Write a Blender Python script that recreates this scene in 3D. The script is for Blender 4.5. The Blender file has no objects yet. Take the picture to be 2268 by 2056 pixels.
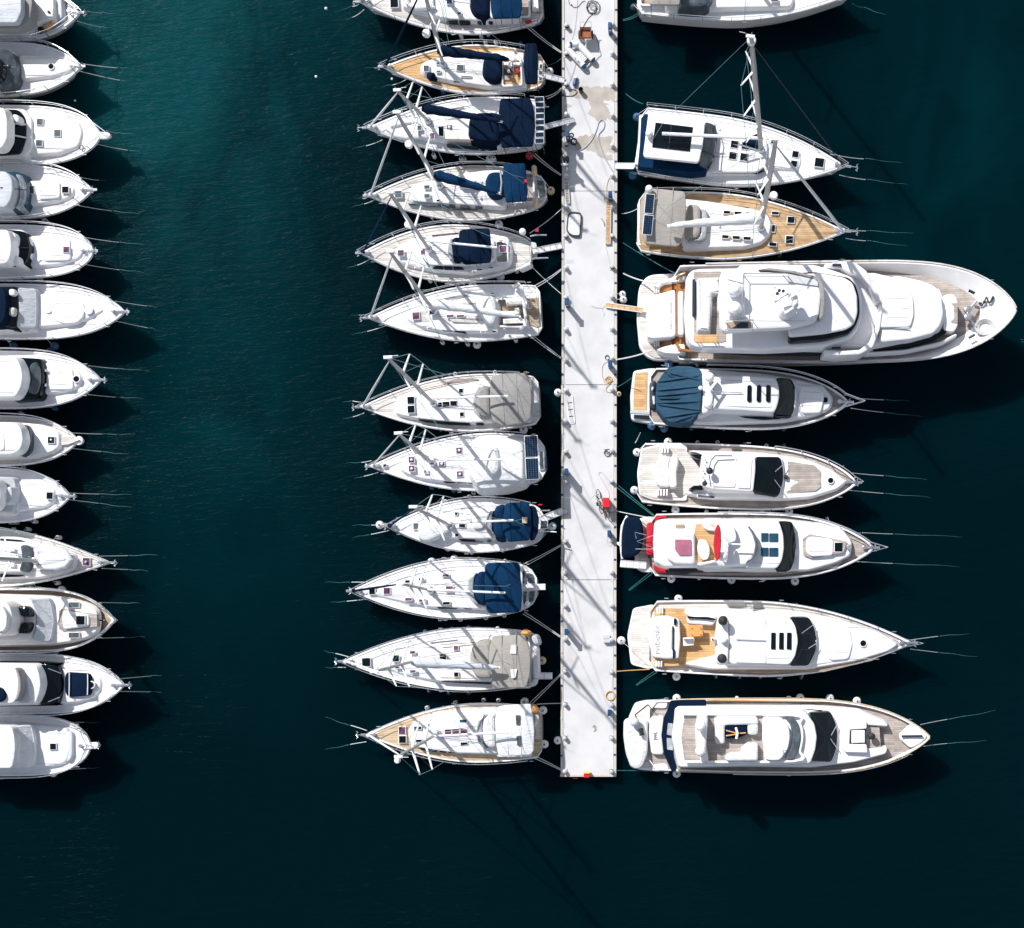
import bpy, math, random
from mathutils import Vector, Matrix
from mathutils.geometry import tessellate_polygon
random.seed(7)
# ------------------------------------------------------------------ camera, sky, sun, exposure
H = 92.0; SC = 34.0; NX, NY = 1450.0, 1360.0; IW, IH = 2268.0, 2056.0
scene = bpy.context.scene
COL = scene.collection
cd = bpy.data.cameras.new('camera'); cam = bpy.data.objects.new('camera', cd); COL.objects.link(cam)
cam.location = (0, 0, H); cam.rotation_euler = (0, 0, 0)
cd.sensor_width = 36.0; cd.lens = 36.0 * H * SC / IW
cd.shift_x = (IW / 2 - NX) / IW; cd.shift_y = (NY - IH / 2) / IW
cd.clip_end = 2000.0; cd.clip_start = 1.0
scene.camera = cam
SUN_EL = math.radians(43.0)
SX, SY = 0.625, -0.781                      # ground direction in which shadows fall
world = bpy.data.worlds.new('World'); scene.world = world; world.use_nodes = True
wn = world.node_tree.nodes; bg = wn['Background']
sky = wn.new('ShaderNodeTexSky'); sky.sky_type = 'NISHITA'; sky.sun_disc = False
sky.sun_elevation = SUN_EL; sky.sun_rotation = math.atan2(-SX, -SY)
sky.dust_density = 0.6; sky.ozone_density = 1.6
hz = wn.new('ShaderNodeHueSaturation'); hz.inputs['Saturation'].default_value = 0.5
world.node_tree.links.new(sky.outputs[0], hz.inputs['Color']); world.node_tree.links.new(hz.outputs[0], bg.inputs[0]); bg.inputs[1].default_value = 0.12
sl = bpy.data.lights.new('sun', 'SUN'); sl.energy = 4.6; sl.angle = math.radians(0.6); sl.color = (1.0, 0.975, 0.955)
so = bpy.data.objects.new('sun', sl); COL.objects.link(so)
sd = Vector((SX * math.cos(SUN_EL), SY * math.cos(SUN_EL), -math.sin(SUN_EL)))
so.rotation_euler = sd.to_track_quat('-Z', 'Y').to_euler(); so.location = (-40, 50, 60)
scene.view_settings.view_transform = 'Standard'; scene.view_settings.look = 'None'
scene.view_settings.exposure = 0.30; scene.view_settings.gamma = 1.0
# ------------------------------------------------------------------ materials
MAT = {}
def mat(name, col, rough=0.5, metal=0.0, var=0.0, vs=3.0, bump=0.0, bs=8.0, spec=0.5, col2=None, coat=0.0, planks=0.0, kind=None, detail=4.0):
    m = bpy.data.materials.new(name); m.use_nodes = True; MAT[name] = m
    nt = m.node_tree; nd = nt.nodes; lk = nt.links; b = nd['Principled BSDF']
    b.inputs['Roughness'].default_value = rough; b.inputs['Metallic'].default_value = metal
    b.inputs['Specular IOR Level'].default_value = spec
    if coat: b.inputs['Coat Weight'].default_value = coat; b.inputs['Coat Roughness'].default_value = 0.06
    tc = nd.new('ShaderNodeTexCoord'); c1 = tuple(col) + (1,)
    b.inputs['Base Color'].default_value = c1
    if var or col2:
        n = nd.new('ShaderNodeTexNoise'); n.inputs['Scale'].default_value = vs; n.inputs['Detail'].default_value = detail
        lk.new(tc.outputs['Object'], n.inputs['Vector'])
        r = nd.new('ShaderNodeValToRGB'); r.color_ramp.elements[0].position = 0.32; r.color_ramp.elements[1].position = 0.68
        c2 = tuple(col2) + (1,) if col2 else tuple(max(0, c * (1 - var)) for c in col) + (1,)
        r.color_ramp.elements[0].color = c2; r.color_ramp.elements[1].color = c1
        lk.new(n.outputs['Fac'], r.inputs['Fac']); src = r.outputs['Color']
        if planks:
            sp = nd.new('ShaderNodeSeparateXYZ'); lk.new(tc.outputs['Object'], sp.inputs[0])
            # caulked planks run along the hull: dark seams across y, each board a slightly different tone
            mu = nd.new('ShaderNodeMath'); mu.operation = 'MULTIPLY'; mu.inputs[1].default_value = 1 / planks
            lk.new(sp.outputs['Y'], mu.inputs[0])
            fr = nd.new('ShaderNodeMath'); fr.operation = 'FRACT'; lk.new(mu.outputs[0], fr.inputs[0])
            gt = nd.new('ShaderNodeMath'); gt.operation = 'LESS_THAN'; gt.inputs[1].default_value = 0.16; lk.new(fr.outputs[0], gt.inputs[0])
            fl = nd.new('ShaderNodeMath'); fl.operation = 'FLOOR'; lk.new(mu.outputs[0], fl.inputs[0])
            cx = nd.new('ShaderNodeCombineXYZ'); lk.new(fl.outputs[0], cx.inputs['Y'])
            mx = nd.new('ShaderNodeMath'); mx.operation = 'MULTIPLY'; mx.inputs[1].default_value = 0.45; lk.new(sp.outputs['X'], mx.inputs[0])
            fx = nd.new('ShaderNodeMath'); fx.operation = 'FLOOR'; lk.new(mx.outputs[0], fx.inputs[0]); lk.new(fx.outputs[0], cx.inputs['X'])
            wn_ = nd.new('ShaderNodeTexWhiteNoise'); lk.new(cx.outputs[0], wn_.inputs['Vector'])
            hs = nd.new('ShaderNodeHueSaturation'); mr = nd.new('ShaderNodeMapRange'); mr.inputs['To Min'].default_value = 0.8; mr.inputs['To Max'].default_value = 1.15
            lk.new(wn_.outputs['Value'], mr.inputs['Value']); lk.new(mr.outputs[0], hs.inputs['Value']); lk.new(src, hs.inputs['Color'])
            mi = nd.new('ShaderNodeMix'); mi.data_type = 'RGBA'; ml = nd.new('ShaderNodeMath'); ml.operation = 'MULTIPLY'; ml.inputs[1].default_value = 0.6
            lk.new(gt.outputs[0], ml.inputs[0]); lk.new(ml.outputs[0], mi.inputs['Factor']); lk.new(hs.outputs['Color'], mi.inputs['A'])
            mi.inputs['B'].default_value = (col[0] * 0.35, col[1] * 0.33, col[2] * 0.33, 1); src = mi.outputs['Result']
        lk.new(src, b.inputs['Base Color'])
    if bump:
        n2 = nd.new('ShaderNodeTexNoise'); n2.inputs['Scale'].default_value = bs; n2.inputs['Detail'].default_value = 3.0
        n2.inputs['Distortion'].default_value = 0.8 if kind == 'cloth' else 0.0
        if kind == 'cloth':
            mp = nd.new('ShaderNodeMapping'); mp.inputs['Rotation'].default_value = (0, 0, 0.5); mp.inputs['Scale'].default_value = (0.6, 2.4, 1)
            lk.new(tc.outputs['Object'], mp.inputs[0]); lk.new(mp.outputs[0], n2.inputs['Vector'])
        else: lk.new(tc.outputs['Object'], n2.inputs['Vector'])
        bp = nd.new('ShaderNodeBump'); bp.inputs['Strength'].default_value = bump; bp.inputs['Distance'].default_value = 0.06
        lk.new(n2.outputs['Fac'], bp.inputs['Height']); lk.new(bp.outputs[0], b.inputs['Normal'])
    return m
mat('gelcoat', (0.82, 0.81, 0.815), 0.28, var=0.08, vs=0.9, coat=0.4, detail=8)
mat('gelcoat_cream', (0.81, 0.785, 0.75), 0.32, var=0.10, vs=0.8, coat=0.3, detail=8)
mat('gelcoat_grey', (0.73, 0.735, 0.755), 0.32, var=0.10, vs=1.1, coat=0.3, detail=8)
mat('deck_white', (0.80, 0.79, 0.795), 0.55, var=0.09, vs=1.6, bump=0.05, bs=60)
def nonskid():
    # moulded non-skid panels, a shade greyer than the smooth gelcoat joints between them
    nt = MAT['deck_white'].node_tree; nd = nt.nodes; lk = nt.links; b = nd['Principled BSDF']; src = b.inputs['Base Color'].links[0].from_socket
    tc = nd.new('ShaderNodeTexCoord'); br = nd.new('ShaderNodeTexBrick'); br.inputs['Scale'].default_value = 1.0; br.inputs['Brick Width'].default_value = 1.7; br.inputs['Row Height'].default_value = .62
    br.inputs['Mortar Size'].default_value = .035; br.inputs['Mortar Smooth'].default_value = .2; br.inputs['Color1'].default_value = (.90, .905, .915, 1); br.inputs['Color2'].default_value = (.94, .94, .945, 1); br.inputs['Mortar'].default_value = (1.0, 1.0, 1.0, 1)
    lk.new(tc.outputs['Object'], br.inputs['Vector']); mi = nd.new('ShaderNodeMix'); mi.data_type = 'RGBA'; mi.blend_type = 'MULTIPLY'; mi.inputs['Factor'].default_value = 1.0
    lk.new(src, mi.inputs['A']); lk.new(br.outputs['Color'], mi.inputs['B']); lk.new(mi.outputs['Result'], b.inputs['Base Color'])
nonskid()
mat('deck_grey', (0.55, 0.56, 0.58), 0.6, var=0.12, vs=1.6)
mat('cushion', (0.80, 0.79, 0.79), 0.8, var=0.06, vs=2.5, bump=0.25, bs=4, kind='cloth')
mat('cover_white', (0.70, 0.71, 0.72), 0.85, var=0.16, vs=1.3, bump=1.0, bs=2.2, kind='cloth')
mat('cover_grey', (0.55, 0.57, 0.60), 0.8, var=0.2, vs=1.3, bump=0.9, bs=2.2, kind='cloth')
mat('navy', (0.003, 0.012, 0.034), 0.9, spec=0.08, var=0.35, vs=1.2, bump=0.5, bs=2.0, kind='cloth')
mat('navy_bright', (0.003, 0.029, 0.080), 0.9, spec=0.1, var=0.3, vs=1.2, bump=0.5, bs=2.0, kind='cloth')
mat('blue_grey', (0.028, 0.075, 0.125), 0.9, spec=0.15, var=0.3, vs=0.9, bump=1.0, bs=1.6, kind='cloth')
mat('beige', (0.34, 0.315, 0.285), 0.88, var=0.14, vs=1.2, bump=0.5, bs=2.2, kind='cloth')
mat('beige_grey', (0.285, 0.275, 0.265), 0.88, var=0.14, vs=1.2, bump=0.5, bs=2.2, kind='cloth')
mat('red_cloth', (0.52, 0.004, 0.02), 0.8, var=0.25, vs=2, bump=0.5, bs=3, kind='cloth')
mat('pink_cloth', (0.38, 0.12, 0.19), 0.8, var=0.25, vs=2, bump=0.4, bs=3)
mat('teak', (0.62, 0.385, 0.17), 0.6, col2=(0.52, 0.29, 0.115), vs=2.2, planks=0.16)
mat('teak_mid', (0.43, 0.33, 0.23), 0.65, col2=(0.33, 0.24, 0.16), vs=1.8, planks=0.14)
mat('teak_tan', (0.52, 0.35, 0.185), 0.65, col2=(0.38, 0.24, 0.12), vs=1.8, planks=0.14)
mat('teak_pale', (0.66, 0.63, 0.59), 0.7, col2=(0.56, 0.52, 0.47), vs=1.8, planks=0.14)
mat('teak_grey', (0.42, 0.37, 0.33), 0.7, col2=(0.30, 0.255, 0.225), vs=2.0, planks=0.14)
mat('varnish', (0.42, 0.17, 0.05), 0.25, var=0.3, vs=4)
mat('glass', (0.002, 0.007, 0.010), 0.05, spec=0.3, var=0.4, vs=1.0)
mat('glass_grey', (0.10, 0.125, 0.14), 0.15, spec=0.5, var=0.55, vs=2.2)
mat('glass_blue', (0.015, 0.07, 0.12), 0.1, spec=0.6, var=0.4, vs=2)
mat('glass_purple', (0.22, 0.085, 0.17), 0.2, spec=0.5, var=0.85, vs=3.0)
mat('vinyl', (0.42, 0.45, 0.47), 0.2, var=0.4, vs=3.0, bump=0.6, bs=3)
mat('dark_trim', (0.012, 0.02, 0.04), 0.4)
mat('steel', (0.72, 0.73, 0.75), 0.22, metal=0.85, var=0.1)
mat('mast_grey', (0.42, 0.405, 0.40), 0.45, metal=0.15, var=0.12, vs=1.5)
mat('mast_white', (0.78, 0.775, 0.78), 0.4, var=0.06)
mat('rubber', (0.012, 0.012, 0.014), 0.6)
mat('fender_white', (0.76, 0.76, 0.77), 0.35, var=0.12, vs=5)
mat('fender_blue', (0.03, 0.10, 0.22), 0.4, var=0.2, vs=5)
mat('fender_dark', (0.012, 0.02, 0.03), 0.5)
mat('fender_buff', (0.62, 0.47, 0.30), 0.5, var=0.2, vs=5)
mat('fender_red', (0.5, 0.03, 0.05), 0.45, var=0.2, vs=5)
mat('rope', (0.62, 0.62, 0.60), 0.85, var=0.2, vs=20)
mat('rope_wet', (0.02, 0.16, 0.17), 0.6, var=0.5, vs=6)
mat('rope_dark', (0.03, 0.032, 0.035), 0.8)
mat('rope_orange', (0.62, 0.34, 0.09), 0.8, var=0.2, vs=20)
mat('hose_grey', (0.30, 0.34, 0.42), 0.6)
mat('solar', (0.004, 0.020, 0.045), 0.2, spec=0.25)
mat('solar_line', (0.45, 0.5, 0.53), 0.4)
mat('wire', (0.22, 0.42, 0.44), 0.4, metal=0.2)
mat('teak_light', (0.62, 0.48, 0.31), 0.65, col2=(0.50, 0.36, 0.22), vs=2.0, planks=0.14)
mat('red_paint', (0.75, 0.006, 0.02), 0.4, var=0.1)
mat('yellow_paint', (0.75, 0.5, 0.1), 0.5)
mat('blue_paint', (0.008, 0.06, 0.16), 0.4, var=0.2)
mat('rust', (0.36, 0.13, 0.055), 0.85, col2=(0.22, 0.075, 0.03), vs=9)
mat('skin', (0.55, 0.33, 0.23), 0.6)
mat('hair', (0.55, 0.36, 0.18), 0.7)
mat('jacket', (0.02, 0.06, 0.075), 0.85, var=0.3)
mat('trousers', (0.006, 0.010, 0.016), 0.85)
mat('orange_paint', (0.70, 0.33, 0.09), 0.6, var=0.15)
mat('aluminium', (0.60, 0.61, 0.62), 0.4, metal=0.3, var=0.2, vs=6)
# ------------------------------------------------------------------ geometry helpers
def W(px, py, z=0.0):
    k = (1 - z / H) / SC
    return Vector(((px - NX) * k, -(py - NY) * k, z))
class MB:
    def __init__(s): s.v = []; s.f = []; s.m = []; s.sm = []
    def add(s, vs, fs, mi=0, smooth=True):
        o = len(s.v); s.v += [tuple(v) for v in vs]
        for f in fs: s.f.append(tuple(i + o for i in f)); s.m.append(mi); s.sm.append(smooth)
    def rings(s, rings, mi=0, closed=True, cap0=False, cap1=False, smooth=True):
        n = len(rings[0]); vs = [v for r in rings for v in r]; fs = []
        for k in range(len(rings) - 1):
            for i in range(n if closed else n - 1):
                j = (i + 1) % n; fs.append((k * n + i, k * n + j, (k + 1) * n + j, (k + 1) * n + i))
        s.add(vs, fs, mi, smooth)
        if cap0: s.add(rings[0], [tuple(range(n))[::-1]], mi, False)
        if cap1: s.add(rings[-1], [tuple(range(n))], mi, False)
    def tube(s, pts, r, n=8, mi=0, cap=True):
        pts = [Vector(p) for p in pts]; R = r if isinstance(r, (list, tuple)) else [r] * len(pts); rg = []
        for i, p in enumerate(pts):
            d = (pts[min(i + 1, len(pts) - 1)] - pts[max(i - 1, 0)])
            if d.length < 1e-6: d = Vector((0, 0, 1))
            d.normalize(); a = d.cross(Vector((0, 0, 1)) if abs(d.z) < 0.9 else Vector((1, 0, 0))).normalized(); b = d.cross(a)
            rg.append([p + (a * math.cos(2 * math.pi * k / n) + b * math.sin(2 * math.pi * k / n)) * R[i] for k in range(n)])
        s.rings(rg, mi, True, cap, cap)
    def box(s, c, sx, sy, sz, rot=0.0, mi=0, bev=0.015):
        c = Vector(c); ca, sa = math.cos(rot), math.sin(rot); bev = min(bev, sx * .3, sy * .3, sz * .3); rg = []
        for z, i in ((-sz / 2, bev), (-sz / 2 + bev, 0), (sz / 2 - bev, 0), (sz / 2, bev)):
            hx, hy = sx / 2 - i, sy / 2 - i
            rg.append([c + Vector((x * ca - y * sa, x * sa + y * ca, z)) for x, y in ((-hx, -hy), (hx, -hy), (hx, hy), (-hx, hy))])
        s.rings(rg, mi, True, True, True, smooth=False)
    def lathe(s, c, prof, n=20, mi=0, ax=None, mfun=None):
        c = Vector(c); ax = (Vector(ax) if ax else Vector((0, 0, 1))).normalized()
        a = ax.cross(Vector((1, 0, 0)) if abs(ax.x) < 0.9 else Vector((0, 1, 0))).normalized(); b = ax.cross(a)
        rg = [[c + ax * z + (a * math.cos(2 * math.pi * k / n) + b * math.sin(2 * math.pi * k / n)) * max(r, 1e-4) for k in range(n)] for r, z in prof]
        for k in range(len(rg) - 1):
            s.rings(rg[k:k + 2], mfun(k) if mfun else mi, True)
    def ball(s, c, r, rz=None, mi=0, n=16, m=9):
        rz = rz or r
        s.lathe(c, [(r * math.sin(math.pi * i / m), -rz * math.cos(math.pi * i / m)) for i in range(m + 1)], n, mi)
    def obj(s, name, mats, parent=None):
        me = bpy.data.meshes.new(name); off = Vector((0, 0, 0))
        if parent is not None:
            off = parent['_o'] if False else ORG.get(parent.name, Vector((0, 0, 0)))
        me.from_pydata([(v[0] - off[0], v[1] - off[1], v[2] - off[2]) for v in s.v], [], s.f)
        for m in ([mats] if isinstance(mats, str) else mats): me.materials.append(MAT[m])
        me.polygons.foreach_set('material_index', s.m); me.polygons.foreach_set('use_smooth', s.sm); me.update()
        try: me.set_sharp_from_angle(angle=math.radians(38))
        except Exception: pass
        o = bpy.data.objects.new(name, me); COL.objects.link(o)
        if parent is not None: o.parent = parent; ORG[o.name] = off
        else: ORG[o.name] = off
        return o
ORG = {}
def thing(name, label, cat, loc, group=None):
    o = bpy.data.objects.new(name, None); COL.objects.link(o); o.location = loc; o.empty_display_size = 0.3
    ORG[o.name] = Vector(loc); o['label'] = label; o['category'] = cat
    if group: o['group'] = group
    return o
def top(mb, name, mats, label, cat, loc, group=None):
    """a thing that is one mesh, with its origin at its base"""
    loc = Vector(loc); mb.v = [(v[0] - loc.x, v[1] - loc.y, v[2] - loc.z) for v in mb.v]
    o = mb.obj(name, mats); o.location = loc; o['label'] = label; o['category'] = cat
    ORG[o.name] = loc
    if group: o['group'] = group
    return o
def rnd(pts, r, n=3):
    """round the corners of a closed 2D polygon"""
    if r <= 0: return [tuple(p) for p in pts]
    out = []; N = len(pts)
    for i in range(N):
        p = Vector(pts[i]); a = Vector(pts[i - 1]) - p; b = Vector(pts[(i + 1) % N]) - p
        la, lb = a.length, b.length
        if la < 1e-6 or lb < 1e-6: continue
        rr = min(r, la * .48, lb * .48); A = p + a / la * rr; B = p + b / lb * rr
        for k in range(n + 1):
            t = k / n; q = A * (1 - t) ** 2 + p * 2 * t * (1 - t) + B * t * t; out.append((q.x, q.y))
    return out
def catmull(pts, n=6):
    pts = [Vector(p) for p in pts]
    if len(pts) < 3: return pts
    out = []; P = [pts[0]] + pts + [pts[-1]]
    for i in range(1, len(P) - 2):
        a, b, c, d = P[i - 1:i + 3]
        for k in range(n):
            t = k / n; out.append(0.5 * ((2 * b) + (c - a) * t + (2 * a - 5 * b + 4 * c - d) * t * t + (3 * b - a - 3 * c + d) * t ** 3))
    out.append(pts[-1]); return out
def slab_mesh(mb, top3, zbot, flare=0.1, r=0.06, crown=0.0, mi=0, edge_mi=None):
    """top3: world-space outline of the top edge; rounded edge, domed top, sides down to zbot(x, y)"""
    n = len(top3); c = sum(top3, Vector((0, 0, 0))) / n
    area = sum(top3[i].x * top3[(i + 1) % n].y - top3[(i + 1) % n].x * top3[i].y for i in range(n))
    if area < 0: top3 = top3[::-1]
    nr = []
    for i in range(n):
        e1 = (top3[i] - top3[i - 1]); e2 = (top3[(i + 1) % n] - top3[i]); e1.z = e2.z = 0
        d = (e1.normalized() if e1.length > 1e-6 else Vector((0, 0, 0))) + (e2.normalized() if e2.length > 1e-6 else Vector((0, 0, 0)))
        if d.length < 1e-6: d = Vector((1, 0, 0))
        d.normalize(); nr.append(Vector((d.y, -d.x, 0)))
    def ring(off, dz, bot=False):
        out = []
        for p, q in zip(top3, nr):
            v = p + q * off
            v.z = zbot(v) if bot else p.z + dz
            out.append(v)
        return out
    rg = [ring(flare, 0, True), ring(0, -r), ring(-r * .3, -r * .3), ring(-r, 0)]
    mb.rings(rg, mi)
    inner = rg[-1]; lv = [inner]
    star = all((inner[i] - c).x * (inner[(i + 1) % n] - c).y - (inner[(i + 1) % n] - c).x * (inner[i] - c).y > -1e-5 for i in range(n))
    if not star:
        flat = [Vector((p.x, p.y, 0)) for p in inner]; tri = []
        for t in tessellate_polygon([flat]):
            a, b, e = (flat[k] for k in t); tri.append(t if (b.x - a.x) * (e.y - a.y) - (e.x - a.x) * (b.y - a.y) > 0 else t[::-1])
        mb.add(inner, tri, mi, False); return
    for f in (0.75, 0.45, 0.2):
        lv.append([Vector((c.x + (p.x - c.x) * f, c.y + (p.y - c.y) * f, c.z + (p.z - c.z) * f + crown * (1 - f * f))) for p in inner])
    mb.rings(lv, mi)
    cc = Vector((c.x, c.y, c.z + crown)); vs = lv[-1] + [cc]
    mb.add(vs, [(i, (i + 1) % n, n) for i in range(n)], mi)
# ------------------------------------------------------------------ boats
def slope(t3, c, d):
    sx = sum((p - c).dot(d) ** 2 for p in t3); return sum((p - c).dot(d) * (p.z - c.z) for p in t3) / max(sx, 1e-6)
def to_mesh(o):
    bpy.context.view_layer.update(); dg = bpy.context.evaluated_depsgraph_get(); me = bpy.data.meshes.new_from_object(o.evaluated_get(dg)); n = o.name; bpy.data.objects.remove(o)
    q = bpy.data.objects.new(n, me); COL.objects.link(q); return q
FG = 'fenders hanging along the hulls'; LG = 'mooring lines'
ORD = ['first', 'second', 'third', 'fourth', 'fifth', 'sixth', 'seventh', 'eighth', 'ninth', 'tenth', 'eleventh', 'twelfth']
class Boat:
    def __init__(s, name, short, label, view, stern, bow, hw, zs=1.2, zb=1.7, sf=0.72, tm=0.35, p=1.9, q=1.0, tr=0.03, tk=0.25,
                 deck='deck_white', cat='sailboat', group='boats berthed at the pier', flare=0.12, bflare=0.35, rake=0.05, hull='gelcoat', rim='gelcoat', bul=0.06, cam_=0.07, bw=0.0):
        s.vx, s.vy, s.vs = view; s.short = short; s.zs, s.zb = zs, zb; s.nf = {}
        s.S = W(*s.px(*stern), zs); s.B = W(*s.px(*bow), zb)
        s.S2 = Vector((s.S.x, s.S.y)); d = Vector((s.B.x, s.B.y)) - s.S2; s.L = d.length; s.d = d / s.L; s.n = Vector((s.d.y, -s.d.x))
        if s.n.y > 0: s.n = -s.n            # n points to the lower side of the picture
        s.hw = hw / s.vs / SC; s.pr = (sf, tm, p, q, tr, tk); s.gel = random.choice(['gelcoat', 'gelcoat', 'gelcoat', 'gelcoat_cream', 'gelcoat_grey']); hull = s.gel if hull == 'gelcoat' else hull; s.camb = cam_; s.bul = bul; s.bw = bw
        mid = s.S2 + s.d * s.L / 2
        s.root = thing(name, label, cat, (mid.x, mid.y, 0), group)
        s.hull(hull, rim, deck, flare, bflare, rake)
    def px(s, x, y): return s.vx + x / s.vs, s.vy + y / s.vs
    def prof(s, t):
        sf, tm, p, q, tr, tk = s.pr; t = min(max(t, 0), 1)
        f = 1 - (1 - sf) * (1 - t / tm) ** 2 if t < tm else max(0.0, 1 - ((t - tm) / (1 - tm)) ** p) ** q
        if t < tr: f *= (1 - tk) + tk * math.sqrt(max(0, 1 - (1 - t / tr) ** 2))
        return f
    def tz(s, t): t = min(max(t, 0), 1); return s.zs + (s.zb - s.zs) * t ** 1.7
    def ts(s, x, y):
        v = Vector((x, y)) - s.S2; t = v.dot(s.d) / s.L; return t, v.dot(s.n) / max(0.15, s.hw * s.prof(t))
    def dz(s, x, y):
        t, l = s.ts(x, y); return s.tz(t) - 0.05 + s.camb * max(0, 1 - l * l)
    def at(s, t, l, z=0.0, out=0.0):
        """hull coordinates: t 0 stern..1 bow, l -1 upper side..1 lower side; z above the sheer"""
        q = s.S2 + s.d * (t * s.L) + s.n * (l * s.hw * s.prof(t) + (math.copysign(out, l) if l else 0)); return Vector((q.x, q.y, s.tz(t) + z))
    def v(s, x, y, h=0.0, z=None):
        """view coordinates -> world, h above the deck there or at absolute z"""
        px, py = s.px(x, y)
        if z is not None: return W(px, py, z)
        w = W(px, py, s.zs + h)
        for _ in range(3): w = W(px, py, s.dz(w.x, w.y) + h)
        return w
    def hull(s, hullm, rim, deck, flare, bflare, rake):
        T = [i / 40 for i in range(5)] + [0.1 + 0.9 * math.sin(math.pi / 2 * i / 30) for i in range(1, 31)]
        def ring(lv):
            out = []
            for side in (-1, 1):
                seq = T if side == -1 else T[::-1]
                for t in seq:
                    w = s.hw * s.prof(t); zt = s.tz(t); fl = flare * 0.5 + bflare * t ** 3
                    sh = rake * s.L * t ** 4
                    if lv == 0: w = max(0.01, w - 0.09); z = zt; sh = 0.09 * t ** 6
                    elif lv == 1: z = zt; sh = 0
                    elif lv == 2: z = zt - 0.16; w += 0.035; sh = -0.03 * t ** 8
                    elif lv == 3: z = zt - 0.24; sh = 0.02 * t
                    elif lv == 4: z = zt * 0.45; w *= 1 - fl * 0.5; sh *= 0.55
                    elif lv == 5: z = 0.08; w *= 1 - fl * 0.85; sh *= 0.95
                    else: z = -0.5; w *= (1 - fl) * 0.7; sh *= 1.3
                    w = max(w, 0.012); q = s.S2 + s.d * (t * s.L - sh) + s.n * (side * w); out.append(Vector((q.x, q.y, z)))
            return out
        R = [ring(k) for k in range(7)]; m = MB()
        m.rings(R[0:2], 1, smooth=False); m.rings(R[1:4], 1); m.rings(R[3:7], 0); m.add(R[6], [tuple(range(len(R[6])))], 0, False)
        # inner face of the rim down to the deck
        low = [Vector((p.x, p.y, p.z - s.bul)) for p in R[0]]
        if s.bw:
            n_ = len(T)
            for i, p in enumerate(low):
                t = T[i] if i < n_ else T[2 * n_ - 1 - i]; q = s.S2 + s.d * (t * s.L - s.bw * 1.3 * t ** 8); w = abs((Vector((p.x, p.y)) - s.S2).dot(s.n)); g = s.bw * (.12 + .88 * max(0, (t - .45) / .55) ** 1.2)
                w = max(.02, w - min(g, w * .97)) * (-1 if i < n_ else 1); q = q + s.n * w; low[i] = Vector((q.x, q.y, p.z))
            m.rings([R[0], low], 1)
        else: m.rings([low, R[0]], 1, smooth=False)
        m.obj('hull', [hullm, rim], s.root)
        m = MB(); n = len(T); K = 10; vs = []
        for i, t in enumerate(T):
            a = low[i]; b = low[2 * n - 1 - i]
            for k in range(K + 1):
                f = k / K; q = a.lerp(b, f); l = 2 * f - 1; q.z = s.tz(t) - s.bul + s.camb * (1 - l * l); vs.append(q)
        fs = [(i * (K + 1) + k, i * (K + 1) + k + 1, (i + 1) * (K + 1) + k + 1, (i + 1) * (K + 1) + k) for i in range(n - 1) for k in range(K)]
        m.add(vs, fs, 0); m.obj('deck', deck, s.root)
    # --- generic pieces
    def slab(s, name, pts, h, m='gelcoat', flare=0.12, r=0.07, crown=0.05, rd=None, parent=None, bot=None, z=None, sub=None):
        """pts: outline in view coordinates of the top edge. h: height, or (aft, fore). z: absolute height(s). bot: absolute underside"""
        rd = (0.22 * SC * s.vs) if rd is None else rd * SC * s.vs
        P = rnd(pts, rd); hh = h if isinstance(h, tuple) else (h, h); zz = None if z is None else (z if isinstance(z, tuple) else (z, z))
        base = [s.v(x, y, 0) for x, y in P]; ts = [s.ts(b.x, b.y)[0] for b in base]; t0, t1 = min(ts), max(ts)
        t3 = []
        for (x, y), t in zip(P, ts):
            f = (t - t0) / max(1e-6, t1 - t0)
            t3.append(s.v(x, y, hh[0] + (hh[1] - hh[0]) * f) if zz is None else s.v(x, y, z=zz[0] + (zz[1] - zz[0]) * f))
        mb = MB(); zb = (lambda v: s.dz(v.x, v.y) - 0.04) if bot is None else ((lambda v: bot) if not callable(bot) else bot)
        slab_mesh(mb, t3, zb, flare, r, crown); m = s.gel if m == 'gelcoat' else m
        o = mb.obj(name, m, parent or s.root)
        if m != 'navy' and name in ('sunpad', 'sun_lounge', 'foredeck_trunk', 'roof', 'hardtop'):
            # stitched or moulded seams along the length
            c = sum(t3, Vector((0, 0, 0))) / len(t3); d3 = Vector((s.d.x, s.d.y, 0)); n3 = Vector((s.n.x, s.n.y, 0)); z0 = min(p.z for p in t3); z1 = max(p.z for p in t3)
            ext = lambda ax: (min((p - c).dot(ax) for p in t3), max((p - c).dot(ax) for p in t3)); (a0, a1), (b0, b1) = ext(d3), ext(n3)
            k = {'sunpad': (-.5, 0, .5), 'sun_lounge': (-.3, .3)}.get(name, (-.72, .72))
            for w in k:
                sm = MB(); P = [c + d3 * a + n3 * (w * (b1 - b0) / 2) for a in [a0 * .72 + (a1 * .72 - a0 * .72) * i / 8 for i in range(9)]]
                for q in P: q.z = c.z + (q - c).dot(d3) * slope(t3, c, d3) + crown * (1 - .8 * w * w) * (.9 - .5 * abs((q - c).dot(d3)) / max(a1, .1)) + .008
                sm.tube(P, .014, 4); sm.obj('seam', 'cover_grey', o)
        return o
    def plate(s, name, pts, h=0.03, m='teak', rd=0.05, parent=None, z=None, th=None):
        if z is None: return s.slab(name, pts, h, m, 0.0, 0.004, 0.0, rd, parent)
        z0 = z[0] if isinstance(z, tuple) else z
        return s.slab(name, pts, 0, m, 0.0, 0.004, 0.0, rd, parent, bot=z0 - (th or 0.03), z=z)
    def cabin(s, pts, h=0.4, m='deck_white', **k): return s.slab('cabin', pts, h, m, **k)
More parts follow.
